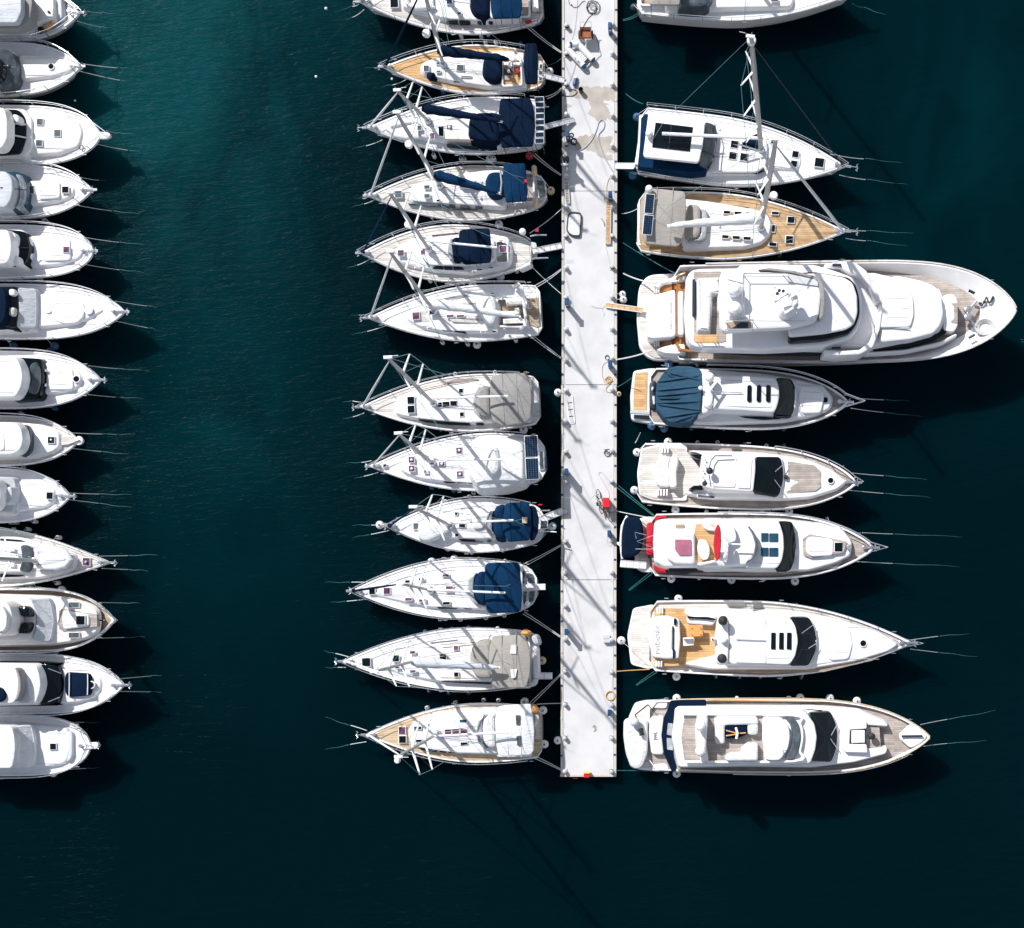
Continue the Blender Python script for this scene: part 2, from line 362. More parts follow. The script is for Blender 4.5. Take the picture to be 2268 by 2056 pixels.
    def hatch(s, x, y, w, hh, h=0.45, kind='glass', rot=0.0, fr='gelcoat', z=None, rnd_=False):
        c = s.v(x, y, h) if z is None else s.v(x, y, z=z); sw, sh = w / s.vs / SC, hh / s.vs / SC
        ang = math.atan2(s.d.y, s.d.x) + rot; m = MB(); g = MB()
        if rnd_:
            m.lathe(c, [(sw / 2 + .05, -.06), (sw / 2 + .05, .03), (sw / 2, .045), (sw / 2 - .01, .03)], 24); o = m.obj('hatch', fr, s.root)
            g.lathe(c, [(sw / 2 + .01, .02), (sw / 2 - .01, .035), (0, .05)], 24); g.obj('hatch_glass', kind, o); return
        m.box(c, sw + .09, sh + .09, 0.10, ang, bev=0.03); o = m.obj('hatch', fr, s.root)
        g.box(c + Vector((0, 0, 0.035)), sw, sh, 0.06, ang, bev=0.012)
        g.obj('hatch_glass', kind, o)
    def hatches(s, lst, h=0.45, kind='glass'):
        for e in lst:
            k = e[4] if len(e) > 4 else kind; hh = e[5] if len(e) > 5 else h; s.hatch(*e[:4], h=hh, kind=k)
    def wins(s, lst, h=0.3, m='glass', name='cabin_window'):
        for pts in lst: s.plate(name, pts, h, m, 0.04)
    def box(s, name, x, y, w, hh, h, z1, m='gelcoat', rot=0.0, parent=None, bev=0.03):
        """box from h to z1 above deck"""
        c = s.v(x, y, (h + z1) / 2); b = MB(); b.box(c, w / s.vs / SC, hh / s.vs / SC, z1 - h, math.atan2(s.d.y, s.d.x) + rot, bev=bev); return b.obj(name, m, parent or s.root)
    def dome(s, x, y, h, r, m='gelcoat', name='satellite_dome', z=None, tall=1.0, flat=False):
        c = s.v(x, y, h) if z is None else s.v(x, y, z=z); b = MB()
        if flat: b.lathe(c, [(r * .6, -.2), (r, -.12), (r, .03), (r * .9, .1), (r * .5, .14), (0, .15)], 24)
        else: b.lathe(c, [(r * .55, -r * 1.0), (r * .9, -r * .8), (r, -r * .2), (r * .97, r * .2 * tall), (r * .8, r * .6 * tall), (r * .45, r * .88 * tall), (0, r * .96 * tall)], 24)
        return b.obj(name, m, s.root)
    def tube(s, name, pts, r, m='steel', parent=None, n=8):
        b = MB(); b.tube([s.v(*p[:2], h=p[2]) for p in pts], r, n); return b.obj(name, m, parent or s.root)
    def rail(s, t0=0.12, t1=1.0, h=0.62, r=0.02, gap=0.09, bow=True, out=-0.07, n=None, sides=(-1, 1), mid=True, m='steel', post=0.07):
        b = MB(); N = 26; tt = [t0 + (t1 - t0) * math.sin(math.pi / 2 * i / N) for i in range(N + 1)]
        tip = s.at(1, 0, h) + Vector((s.d.x, s.d.y, 0)) * (0.12 if bow is True else float(bow))
        for hh in ((h, h * .5) if mid else (h,)):
            for sd in sides:
                P = [s.at(t, sd, hh, out) for t in tt if s.prof(t) * s.hw > 0.22 or t < .6]
                if bow: P += [Vector((tip.x, tip.y, tip.z - h + hh))]
                b.tube(P, r if hh == h else r * .6, 6)
        k = max(3, int(s.L * (t1 - t0) / 1.7))
        for sd in sides:
            for i in range(k + 1):
                t = t0 + (t1 - t0) * .97 * i / k
                if s.prof(t) * s.hw < .2 and i: continue
                b.tube([s.at(t, sd, -0.06, out), s.at(t, sd, h, out)], r, 5)
        return b.obj('guard_rail', m, s.root)
    def anchor(s, h=0.1, reach=0.45, m='steel'):
        t = s.at(1, 0, 0); d = Vector((s.d.x, s.d.y, 0)); n = Vector((s.n.x, s.n.y, 0)); b = MB()
        b.box(t - d * .1 + Vector((0, 0, .02)), 0.9, .16, .09, math.atan2(s.d.y, s.d.x)); r = b.obj('bow_roller', m, s.root); a = MB()
        a.tube([t - d * .5 + Vector((0, 0, .1)), t + d * reach + Vector((0, 0, .07)), t + d * (reach + .1) + Vector((0, 0, -.15))], .035, 6)
        e = t + d * (reach + .06)
        for sg in (-1, 1): a.tube([e + Vector((0, 0, -.12)), e - d * .12 + n * sg * .17 + Vector((0, 0, -.02)), e - d * .02 + n * sg * .24 + Vector((0, 0, .06))], [.05, .045, .015], 6)
        a.obj('anchor', m, r)
        w = MB(); c = s.at(.955, 0, 0.02); w.lathe(c, [(.13, 0), (.13, .1), (.08, .13), (.08, .22), (.12, .26), (0, .27)], 14); w.tube([c + Vector((0, 0, .1)), t - d * .3 + Vector((0, 0, .1))], .022, 5, 1)
        w.obj('windlass', [m, 'dark_trim'], s.root)
    def cleats(s, ts=(0.06, 0.5, 0.93)):
        for t in ts:
            for sd in (-1, 1):
                c = s.at(t, sd, 0.0, -0.16); b = MB(); d = Vector((s.d.x, s.d.y, 0))
                b.tube([c - d * .14 + Vector((0, 0, .07)), c + d * .14 + Vector((0, 0, .07))], [.02, .02], 6); b.box(c + Vector((0, 0, .02)), .1, .05, .09); b.obj('cleat', 'steel', s.root)
    def winch(s, x, y, h=0.4):
        b = MB(); b.lathe(s.v(x, y, h), [(.09, -.05), (.09, 0), (.06, .05), (.07, .15), (.03, .17), (0, .17)], 12); b.obj('winch', 'steel', s.root)
    # --- sails and rig
    def mast(s, foot, topv=None, mh=15.0, h=0.42, m='mast_grey', r=0.098, spr=((.40, 1.35), (.70, 1.05)), furl='cover_white', furl_t=0.985, ftop=.95, radome=None, back=True, sweep=.45, head='mast_white', fr=.07, shr=True, deckgear=True):
        f = s.v(*foot, h); zt = f.z + mh
        if topv:
            a = Vector(s.px(*foot)) - Vector((NX, NY)); b = Vector(s.px(*topv)) - Vector((NX, NY))
            r0 = a.length; pr = b.dot(a) / r0; zt = H * (1 - r0 * (1 - f.z / H) / pr); zt = min(max(zt, f.z + 7), f.z + 21); tp = W(*s.px(*topv), zt)
        else: tp = Vector((f.x, f.y, zt)) - Vector((s.d.x, s.d.y, 0)) * .3
        s.mf, s.mt = f, tp; d = Vector((s.d.x, s.d.y, 0)); n = Vector((s.n.x, s.n.y, 0)); b = MB()
        # oval section, tapering in the last quarter
        rg = []
        for q in (0, .5, .78, 1.0):
            c = f.lerp(tp, q); rr = r * (1 if q < .8 else .72); rg.append([c + (d * math.cos(a) * 1.25 + n * math.sin(a) * .85) * rr for a in [2 * math.pi * i / 12 for i in range(12)]])
        b.rings(rg, 0, True, True, True); mo = b.obj('mast', m, s.root); s.mo = mo
        b = MB(); b.lathe(f - Vector((0, 0, .1)), [(.24, 0), (.24, .12), (.17, .2), (.17, .4), (.12, .42)], 14); b.obj('mast_collar', 'steel', mo)
        b = MB(); b.box(tp + Vector((0, 0, .03)) + d * -.05, .46, .17, .10, math.atan2(s.d.y, s.d.x)); b.tube([tp, tp + Vector((0, 0, .5))], .012, 5); b.tube([tp - d * .1, tp - d * .35 + Vector((0, 0, .35)), tp - d * .65 + Vector((0, 0, .4))], .014, 5); b.obj('masthead', head, mo)
        tips = []
        for q, L in spr:
            c = f.lerp(tp, q); tp2 = []
            for sg in (-1, 1):
                e = c + n * sg * L - d * sweep + Vector((0, 0, .08)); b = MB()
                b.rings([[p + (d * math.cos(a) * w + Vector((0, 0, 1)) * math.sin(a) * .03) for a in [2 * math.pi * i / 8 for i in range(8)]] for p, w in ((c, .085), (e, .05))], 0, True, True, True); b.obj('spreader', 'mast_white', mo); tp2.append(e)
            tips.append(tp2)
        if shr:
            for k, sg in enumerate((-1, 1)):
                b = MB(); tm_, _ = s.ts(f.x, f.y); cp = s.at(tm_ - .03, sg, 0, -.12); P = [cp] + [t[k] for t in tips] + [f.lerp(tp, .97)]
                b.tube(P, .015, 4); b.tube([cp + d * .05, f.lerp(tp, spr[0][0] - .01)], .009, 4)
                if len(tips) > 1: b.tube([tips[0][k], f.lerp(tp, spr[1][0])], .009, 4)
                b.obj('shroud', 'wire', mo)
        if furl:
            a = s.at(furl_t, 0, .12); e = f.lerp(tp, ftop); b = MB(); b.tube([a, a.lerp(e, .04), a.lerp(e, .3), a.lerp(e, .8), e], [.05, fr, fr * 1.1, fr * .8, .03], 8); b.lathe(a, [(.02, 0), (.13, .02), (.13, .16), (.02, .18)], 12); b.obj('furled_foresail', furl, s.root)
        elif furl is None:
            b = MB(); b.tube([s.at(.985, 0, .1), f.lerp(tp, ftop)], .012, 5); b.obj('forestay', 'wire', mo)
        if back:
            b = MB(); mid = s.at(.03, 0, 0); j = mid.lerp(tp, .22); b.tube([tp, j], .014, 4)
            for sg in (-.75, .75): b.tube([j, s.at(.015, sg, .02)], .011, 4)
            b.obj('backstay', 'wire', mo)
        if deckgear:
            a0, _ = s.ts(f.x, f.y)
            for k, (l0, l1) in enumerate(((-.12, -.3), (-.07, -.22), (.07, .2), (.13, .34))):
                b = MB(); P = []
                for i in range(5):
                    t = a0 - .02 - (.24 + .03 * (k % 2)) * i / 4; q = s.at(t, l0 + (l1 - l0) * i / 4, 0); q.z = s.dz(q.x, q.y) + h + .06; P.append(q)
                b.tube(P, .013, 4); b.obj('halyard', ('rope_dark', 'rope', 'hose_grey', 'rope_dark')[k], s.root)
            for sd in (-1, 1):
                b = MB(); P = [s.at(a0 + .18 - .42 * i / 8, sd * (.52 + .06 * math.sin(i)), 0) for i in range(9)]
                for q in P: q.z = s.dz(q.x, q.y) + h * .55
                b.tube(P, .012, 4); b.obj('jib_sheet', 'rope_dark' if sd < 0 else 'hose_grey', s.root)
                b = MB(); q0 = s.at(a0 - .06, sd * .62, .02); q1 = s.at(a0 - .2, sd * .64, .02); q0.z = s.dz(q0.x, q0.y) + .06; q1.z = s.dz(q1.x, q1.y) + .06; b.tube([q0, q1], .028, 5); b.obj('genoa_track', 'dark_trim', s.root)
        if radome:
            x, y, q = radome[:3]; rr_ = radome[3] if len(radome) > 3 else .25; c = f.lerp(tp, q); e = s.v(x, y, z=c.z); b = MB(); b.tube([c, e], .03, 5, 0); b.lathe(e, [(.6 * rr_, -.12), (.97 * rr_, -.1), (rr_, .05), (.8 * rr_, .14), (0, .17)], 20); b.obj('radome', 'gelcoat', mo)
    def boom(s, end, h=1.35, cover=None, cw=.2, r=.072, m='mast_white', endh=None):
        a = Vector((s.mf.x, s.mf.y, s.mf.z + 2.0)); e = s.v(*end, h=(endh or h)); e.z = a.z + .1 if endh is None else e.z; e = W(*s.px(*end), e.z); b = MB(); b.tube([a, e], r, 8); o = b.obj('boom', m, s.root)
        if cover:
            dd = e - a; P = []; R = []
            for i in range(14):
                q = i / 13; w = cw * (1.25 - .75 * q) * (1 + .09 * math.sin(i * 2.3)); P.append(a.lerp(e, q * .97) + Vector((0, 0, .12 + cw * .5 * (1 - q)))); R.append(w if 0 < i < 13 else w * .55)
            b = MB(); b.tube(P, R, 10); b.obj('sail_cover', cover, o)
        return o
    def frame(s, pts, h, r=.022, m='steel', name='bimini_frame', parent=None):
        b = MB()
        for x, y in pts: p = s.v(x, y, h); b.tube([p, Vector((p.x, p.y, s.dz(p.x, p.y) - .02))], r, 6)
        return b.obj(name, m, parent or s.root)
    def bimini(s, pts, h=1.95, m='navy', crown=.16, name='bimini', rd=.15, battens=2, drop=.13, mid=None):
        P = rnd(pts, rd * SC * s.vs); t3 = [s.v(x, y, h) for x, y in P]; zm = sum(p.z for p in t3) / len(t3)
        for p in t3: p.z = zm
        t3 = [W(NX + p.x * SC / (1 - p.z / H), NY - p.y * SC / (1 - p.z / H), zm) for p in t3]
        mb = MB(); slab_mesh(mb, t3, lambda v: zm - drop, .015, .05, crown); o = mb.obj(name, m, s.root)
        s.frame([(x * .9 + sum(q[0] for q in pts) / len(pts) * .1, y * .9 + sum(q[1] for q in pts) / len(pts) * .1) for x, y in pts], h - drop * .8, parent=o)
        # seams sewn across the cloth
        if battens:
            b = MB(); c = sum(t3, Vector((0, 0, 0))) / len(t3); d = Vector((s.d.x, s.d.y, 0)); n = Vector((s.n.x, s.n.y, 0))
            ex = max(abs((p - c).dot(d)) for p in t3); ey = max(abs((p - c).dot(n)) for p in t3)
            for k in range(battens):
                u = (-1 + 2 * (k + 1) / (battens + 1)) * ex
                b.tube([c + d * u + n * (ey * .97 * w) + Vector((0, 0, crown * (1 - max(abs(w), abs(u / ex)) ** 2 * .96) + .002)) for w in (-1, -.6, -.2, .2, .6, 1)], .022, 5)
            b.obj('seam', m, o)
        return o
    def hood(s, pts, h=1.05, m='navy', win=None, name='sprayhood', crown=.25, rd=.4):
        o = s.slab(name, pts, h, m, .22, .22, crown, rd)
        if win:
            for w in win: s.slab('sprayhood_window', w, h * .82, 'vinyl', .1, .1, .05, .1, parent=o)
        return o
    def well(s, pts, m='teak_mid', h=.32, th=.14, cm='gelcoat', base=0.0):
        """cockpit: sunken-looking floor inside a raised coaming with side benches"""
        s.plate('cockpit_floor', pts, base + .02, m, .1)
        P = rnd(pts, .15 * SC * s.vs); b = MB(); n = len(P); c = (sum(p[0] for p in P) / n, sum(p[1] for p in P) / n); rg = [[], [], [], []]
        for x, y in P:
            d = Vector((x - c[0], y - c[1])); k = th * SC * s.vs / max(d.length, 1)
            for i, (o, hh) in enumerate(((0, -.02), (0, h), (k, h), (k * 1.35, -.02))): rg[i].append(s.v(x + d.x * o, y + d.y * o, hh + base))
        b.rings(rg, 0, True, smooth=False); b.obj('cockpit_coaming', cm, s.root)
    def wheel(s, x, y, h=.9, r=.42):
        c = s.v(x, y, h); d = Vector((s.d.x, s.d.y, 0)); n = Vector((s.n.x, s.n.y, 0)); b = MB(); ax = (d + Vector((0, 0, -.5))).normalized(); u = ax.cross(n)
        P = [c + (n * math.cos(a) + u * math.sin(a)) * r for a in [2 * math.pi * i / 18 for i in range(19)]]; b.tube(P, .02, 5)
        for i in range(0, 18, 6): b.tube([c, P[i]], .012, 4)
        o = b.obj('steering_wheel', 'steel', s.root); b = MB(); b.box(c - d * -.22 - Vector((0, 0, .4)), .25, .3, .9); b.obj('helm_pedestal', 'gelcoat', s.root)
    def solar(s, x, y, w, hh, h=2.1, rows=4, cols=9, z=None, rot=0.0, grp=None):
        c = s.v(x, y, h) if z is None else s.v(x, y, z=z); sw, sh = w / s.vs / SC, hh / s.vs / SC; ang = math.atan2(s.d.y, s.d.x) + rot; b = MB(); b.box(c, sw + .06, sh + .06, .05, ang, 0); o = b.obj('solar_panel', 'gelcoat', s.root)
        g = MB(); ca, sa = math.cos(ang), math.sin(ang); cw, ch = sw / rows, sh / cols
        for i in range(rows):
            for j in range(cols):
                u, w_ = -sw / 2 + cw * (i + .5), -sh / 2 + ch * (j + .5); g.box(c + Vector((u * ca - w_ * sa, u * sa + w_ * ca, .03)), cw * .95, ch * .95, .012, ang, 0, .002)
        g.obj('solar_cells', 'solar', o)
    # --- things near the boat
    def fend(s, lst):
        for e in lst:
            x, y = e[:2]; k = e[2] if len(e) > 2 else 'w'; big = 'B' in k
            z = .75 if not big else .6; c = s.v(x, y, z=z); up = (c.xy - s.S2).dot(s.n) < 0; key = 'upper' if up else 'lower'
            colr, m = {'w': ('white', 'fender_white'), 'b': ('blue', 'fender_blue'), 'k': ('black', 'fender_dark'), 'o': ('buff', 'fender_buff'), 'r': ('red', 'fender_red')}[k[0]]
            s.nf.setdefault(key, []).append((s.ts(c.x, c.y)[0], c, colr, m, big, 'r' if 'R' in k else ''))
    def done(s):
        for key, L in s.nf.items():
            L.sort(key=lambda e: -e[0])
            for i, (t, c, colr, m, big, ring) in enumerate(L):
                b = MB(); m2 = 'fender_dark' if m != 'fender_dark' else 'fender_blue'
                if big or t < 0.03:
                    r = .27; b.lathe(c, [(r * math.sin(math.pi * j / 10), -r * 1.05 * math.cos(math.pi * j / 10)) for j in range(11)], 18); b.lathe(c + Vector((0, 0, r * 1.02)), [(.07, -.06), (.07, .06), (.03, .09), (0, .09)], 10, 1)
                    nm, word = 'ball_fender', 'round'
                else:
                    b.lathe(c, [(0, -.38), (.1, -.34), (.13, -.24), (.13, .2), (.1, .3), (.05, .34)], 12); b.lathe(c, [(.075, .3), (.06, .42), (0, .44)], 10, 1)
                    nm, word = 'fender', 'sausage'
                e = s.at(min(max(t, .03), .97), -1 if key == 'upper' else 1, 0, -.05)
                b.tube([c + Vector((0, 0, .38)), e.lerp(c + Vector((0, 0, .4)), .3), e], .014, 4, 2)
                where = f'on the {key} side' if t > .03 else f'at the stern, {key} half,'
                top(b, nm, [m, m2, 'rope'], f'{colr} {word} fender, {ORD[min(i, 11)]} from bow, {where} of {s.short}', 'fender', (c.x, c.y, c.z - .38), FG)
        b = None
    def line(s, a, e, which, za=None, ze=-.1, sag=.25, wet=None, m='rope', r=.024, dbl=False):
        """mooring line from view point a on the boat to e; wet: further view point where the submerged part fades out"""
        zA = za if za is not None else s.v(*a, .05).z; A = s.v(*a, z=zA); E = s.v(*e, z=ze); b = MB()
        def run(off):
            P = []
            for i in range(9):
                q = i / 8; p = A.lerp(E, q); p.z -= sag * 4 * q * (1 - q) * (1 if ze > 0 else .4); P.append(p + off * (1 - q * .6))
            b.tube(P, r, 5, 0)
        run(Vector((0, 0, 0)))
        if dbl: run((E - A).cross(Vector((0, 0, 1))).normalized() * .16)
        if wet:
            w = s.v(*wet, z=.0); w = E + (w - E) * (1.15 if s.root['category'] != 'motorboat' else .95); nn = Vector((-(w - E).y, (w - E).x, 0)).normalized(); P = [Vector((E.x + (w.x - E.x) * i / 10, E.y + (w.y - E.y) * i / 10, .012 - .02 * (i > 8))) + nn * .03 * math.sin(i * .8 + E.x) * min(i, 3) / 3 for i in range(11)]
            b.tube(P, [r * (.95 - .08 * i) for i in range(11)], 5, 1)
        top(b, 'mooring_line', [m, 'rope_wet'], f'{which} mooring line of {s.short}', 'mooring line', (A.x, A.y, 0 if ze < .1 else .5), LG)
    def bowlines(s, up, lo, r=.022):
        """(start, waterline, fade) for the upper and lower bow line"""
        for nm, e in (('upper bow', up), ('lower bow', lo)):
            if e: s.line(e[0], e[1], nm, wet=e[2] if len(e) > 2 else None, r=r)
    def gang(s, a, b_, w, za=None, zb=.68, m='aluminium', label=None, deckm='gelcoat'):
        zA = za if za is not None else s.v(*a, .1).z; A = s.v(*a, z=zA); B = s.v(*b_, z=zb); d = (B - A); L = d.length; d.normalize(); n = Vector((-d.y, d.x, 0)).normalized(); w = w / s.vs / SC
        t = thing('gangway', label or f'narrow boarding plank from the stern of {s.short} to the pier', 'gangway', (B.x, B.y, B.z), 'boarding planks'); b = MB()
        b.rings([[p + n * sx * w / 2 + Vector((0, 0, sz)) for sx, sz in ((-1, 0), (1, 0), (1, .05), (-1, .05))] for p in (A, B)], 0, True, True, True, False); b.obj('tread', deckm, t)
        for sg in (-1, 1):
            r = MB(); r.tube([A + n * sg * w / 2 + Vector((0, 0, .05)), B + n * sg * w / 2 + Vector((0, 0, .05))], .035, 6); r.obj('side_rail', m, t)
        k = int(L / .35); r = MB()
        for i in range(1, k): c = A.lerp(B, i / k) + Vector((0, 0, .062)); r.tube([c - n * w * .42, c + n * w * .42], .014, 4)
        r.obj('tread_slats', 'teak_grey', t)
        return t
    def text(s, txt, x, y, size, h=None, z=None, rot=math.pi / 2, m='cover_grey', name='lettering'):
        c = bpy.data.curves.new(name, 'FONT'); c.body = txt; c.size = size; c.extrude = .004; c.align_x = 'CENTER'; c.align_y = 'CENTER'
        o = bpy.data.objects.new(name, c); COL.objects.link(o); p = s.v(x, y, h or 0) if z is None else s.v(x, y, z=z)
        c.materials.append(MAT[m]); o = to_mesh(o); o.parent = s.root; o.location = p - ORG[s.root.name]; o.rotation_euler = (0, 0, rot); return o
# ------------------------------------------------------------------ water
SSS = 0.8
def water():
    m = bpy.data.materials.new('water'); m.use_nodes = True; nt = m.node_tree; nd = nt.nodes; lk = nt.links; b = nd['Principled BSDF']
    tc = nd.new('ShaderNodeTexCoord')
    def noise(scale, detail, rot=0, sc=(1, 1, 1), dist=0.0):
        mp = nd.new('ShaderNodeMapping'); mp.inputs['Rotation'].default_value = (0, 0, rot); mp.inputs['Scale'].default_value = sc; lk.new(tc.outputs['Object'], mp.inputs[0])
        n = nd.new('ShaderNodeTexNoise'); n.inputs['Scale'].default_value = scale; n.inputs['Detail'].default_value = detail; n.inputs['Distortion'].default_value = dist; lk.new(mp.outputs[0], n.inputs['Vector']); return n.outputs['Fac']
    def math_(op, a, c, clamp=False):
        n = nd.new('ShaderNodeMath'); n.operation = op; n.use_clamp = clamp
        for i, x in enumerate((a, c)):
            if isinstance(x, (int, float)): n.inputs[i].default_value = x
            else: lk.new(x, n.inputs[i])
        return n.outputs[0]
    # paler base colour between the berth rows: cloudy water, with sun glare painted in
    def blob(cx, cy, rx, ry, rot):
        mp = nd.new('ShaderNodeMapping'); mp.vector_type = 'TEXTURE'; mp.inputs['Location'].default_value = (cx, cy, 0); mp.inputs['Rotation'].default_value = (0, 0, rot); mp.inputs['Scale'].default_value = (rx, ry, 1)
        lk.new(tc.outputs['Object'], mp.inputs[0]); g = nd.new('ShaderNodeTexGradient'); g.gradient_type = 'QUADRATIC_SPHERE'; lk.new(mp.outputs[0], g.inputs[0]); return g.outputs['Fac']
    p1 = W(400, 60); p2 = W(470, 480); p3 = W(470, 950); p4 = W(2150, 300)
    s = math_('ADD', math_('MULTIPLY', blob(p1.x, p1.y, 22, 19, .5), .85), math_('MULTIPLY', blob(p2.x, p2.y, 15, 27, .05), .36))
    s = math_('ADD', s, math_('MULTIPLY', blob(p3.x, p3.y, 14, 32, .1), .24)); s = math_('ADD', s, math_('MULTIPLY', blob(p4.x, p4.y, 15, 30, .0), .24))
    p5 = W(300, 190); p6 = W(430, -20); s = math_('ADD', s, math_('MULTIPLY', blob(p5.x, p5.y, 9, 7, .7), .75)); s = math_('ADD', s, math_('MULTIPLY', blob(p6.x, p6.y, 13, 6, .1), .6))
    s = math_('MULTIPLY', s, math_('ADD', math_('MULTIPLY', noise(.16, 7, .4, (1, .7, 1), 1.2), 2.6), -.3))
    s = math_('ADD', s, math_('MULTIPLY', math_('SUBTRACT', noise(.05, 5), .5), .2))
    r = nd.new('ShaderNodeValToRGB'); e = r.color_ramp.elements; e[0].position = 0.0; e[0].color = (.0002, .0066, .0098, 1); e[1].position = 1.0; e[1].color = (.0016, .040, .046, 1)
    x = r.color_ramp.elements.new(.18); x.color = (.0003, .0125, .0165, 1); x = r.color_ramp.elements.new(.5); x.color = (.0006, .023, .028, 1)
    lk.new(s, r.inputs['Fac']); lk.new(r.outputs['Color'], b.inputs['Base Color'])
    b.inputs['Roughness'].default_value = .2; b.inputs['IOR'].default_value = 1.33; b.inputs['Specular IOR Level'].default_value = .016
    b.subsurface_method = 'BURLEY'; b.inputs['Subsurface Weight'].default_value = SSS; b.inputs['Subsurface Radius'].default_value = (1.0, 1.0, 1.0); b.inputs['Subsurface Scale'].default_value = 2.0
    h = math_('ADD', math_('MULTIPLY', noise(1.15, 3, -.35, (.55, 2.3, 1), .7), .8), math_('MULTIPLY', noise(3.6, 4, -.25, (.6, 2.0, 1), .8), .36)); h = math_('ADD', h, math_('MULTIPLY', noise(9, 2, .3, (.8, 1.5, 1)), .09))
    amp = math_('ADD', math_('MULTIPLY', noise(.06, 4, .2, (1, .6, 1), 1.0), 2.6), -.65, True); h = math_('MULTIPLY', h, amp)
    bp = nd.new('ShaderNodeBump'); bp.inputs['Strength'].default_value = 1.0; bp.inputs['Distance'].default_value = .15; lk.new(h, bp.inputs['Height']); lk.new(bp.outputs[0], b.inputs['Normal'])
    MAT['water'] = m
water()
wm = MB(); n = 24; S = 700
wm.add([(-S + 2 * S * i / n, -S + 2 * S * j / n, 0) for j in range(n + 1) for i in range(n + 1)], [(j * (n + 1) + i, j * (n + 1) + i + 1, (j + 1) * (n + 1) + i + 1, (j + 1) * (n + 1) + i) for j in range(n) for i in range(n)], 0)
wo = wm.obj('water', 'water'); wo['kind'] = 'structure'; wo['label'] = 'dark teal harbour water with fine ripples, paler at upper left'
# ------------------------------------------------------------------ pier
def concrete():
    m = bpy.data.materials.new('concrete'); m.use_nodes = True; nt = m.node_tree; nd = nt.nodes; lk = nt.links; b = nd['Principled BSDF']; b.inputs['Roughness'].default_value = .85
    tc = nd.new('ShaderNodeTexCoord'); n = nd.new('ShaderNodeTexNoise'); n.inputs['Scale'].default_value = .7; n.inputs['Detail'].default_value = 8; lk.new(tc.outputs['Object'], n.inputs['Vector'])
    r = nd.new('ShaderNodeValToRGB'); r.color_ramp.elements[0].position = .3; r.color_ramp.elements[0].color = (.49, .488, .49, 1); r.color_ramp.elements[1].position = .6; r.color_ramp.elements[1].color = (.575, .572, .575, 1); lk.new(n.outputs['Fac'], r.inputs['Fac'])
    n2 = nd.new('ShaderNodeTexNoise'); n2.inputs['Scale'].default_value = 3.2; n2.inputs['Detail'].default_value = 6; lk.new(tc.outputs['Object'], n2.inputs['Vector'])
    r2 = nd.new('ShaderNodeValToRGB'); r2.color_ramp.elements[0].position = .56; r2.color_ramp.elements[0].color = (0, 0, 0, 1); r2.color_ramp.elements[1].position = .8; r2.color_ramp.elements[1].color = (1, 1, 1, 1); lk.new(n2.outputs['Fac'], r2.inputs['Fac'])
    mu = nd.new('ShaderNodeMath'); mu.operation = 'MULTIPLY'; mu.inputs[1].default_value = .35; lk.new(r2.outputs['Color'], mu.inputs[0])
    mi = nd.new('ShaderNodeMix'); mi.data_type = 'RGBA'; lk.new(mu.outputs[0], mi.inputs['Factor']); lk.new(r.outputs['Color'], mi.inputs['A']); mi.inputs['B'].default_value = (.5, .46, .42, 1); lk.new(mi.outputs['Result'], b.inputs['Base Color']); MAT['concrete'] = m
concrete(); mat('concrete_wet', (.44, .40, .35), .75, col2=(.34, .30, .26), vs=1.5); mat('concrete_edge', (.52, .50, .46), .85, col2=(.50, .44, .36), vs=2.5, detail=8); mat('joint', (.10, .095, .09), .9); mat('patch_grey', (.52, .53, .56), .85, var=.15)
ZP = .62
def Q(x, y, h=0.0): return W(x, y, ZP + h)
pr = thing('pier', 'long pale concrete pier running up the middle with boats on both sides', 'pier', (W(1304, 900).x, W(1304, 900).y, 0)); pr['kind'] = 'structure'
XL = lambda y: 1245.5 - y * 4.5 / 1720; XR = lambda y: 1366.8 - y * 3 / 1720
def quad_slab(name, pts, z0, z1, m, parent, bev=.01):
    b = MB(); lo = [W(*p, z1) for p in pts]; b.rings([[Vector((p.x, p.y, z0)) for p in lo], [Vector((p.x, p.y, z1)) for p in lo]], 0, True, True, True, smooth=False); return b.obj(name, m, parent)
joints = [-500, -8, 424, 853, 1285, 1720]
for i in range(len(joints) - 1):
    y0, y1 = joints[i], joints[i + 1] - (1.2 if i < 4 else 0)
    quad_slab('concrete_slab', [(XL(y0), y1), (XR(y0), y1), (XR(y0), y0), (XL(y0), y0)], -.4, ZP, 'concrete', pr)
    # edge timbers along both sides, with a rubber strip below
    for xx, o in ((XL, 0), (XR, -4.2)):
        quad_slab('edge_beam', [(xx(y0) + o - .3, y1), (xx(y0) + o + 4.5, y1), (xx(y0) + o + 4.5, y0), (xx(y0) + o - .3, y0)], ZP - .25, ZP + .035, 'concrete_edge', pr)
        quad_slab('edge_groove', [(xx(y0) + (5.0 if o == 0 else -6.0), y1), (xx(y0) + (5.6 if o == 0 else -5.4), y1), (xx(y0) + (5.6 if o == 0 else -5.4), y0), (xx(y0) + (5.0 if o == 0 else -6.0), y0)], ZP, ZP + .004, 'joint', pr)
quad_slab('joint_gap', [(1244, 1715), (1362, 1715), (1362, -480), (1244, -480)], -.3, .5, 'joint', pr)
quad_slab('end_beam', [(1240.6, 1720.6), (1363.8, 1720.6), (1363.8, 1716), (1240.6, 1716)], ZP - .3, ZP + .045, 'concrete_edge', pr)
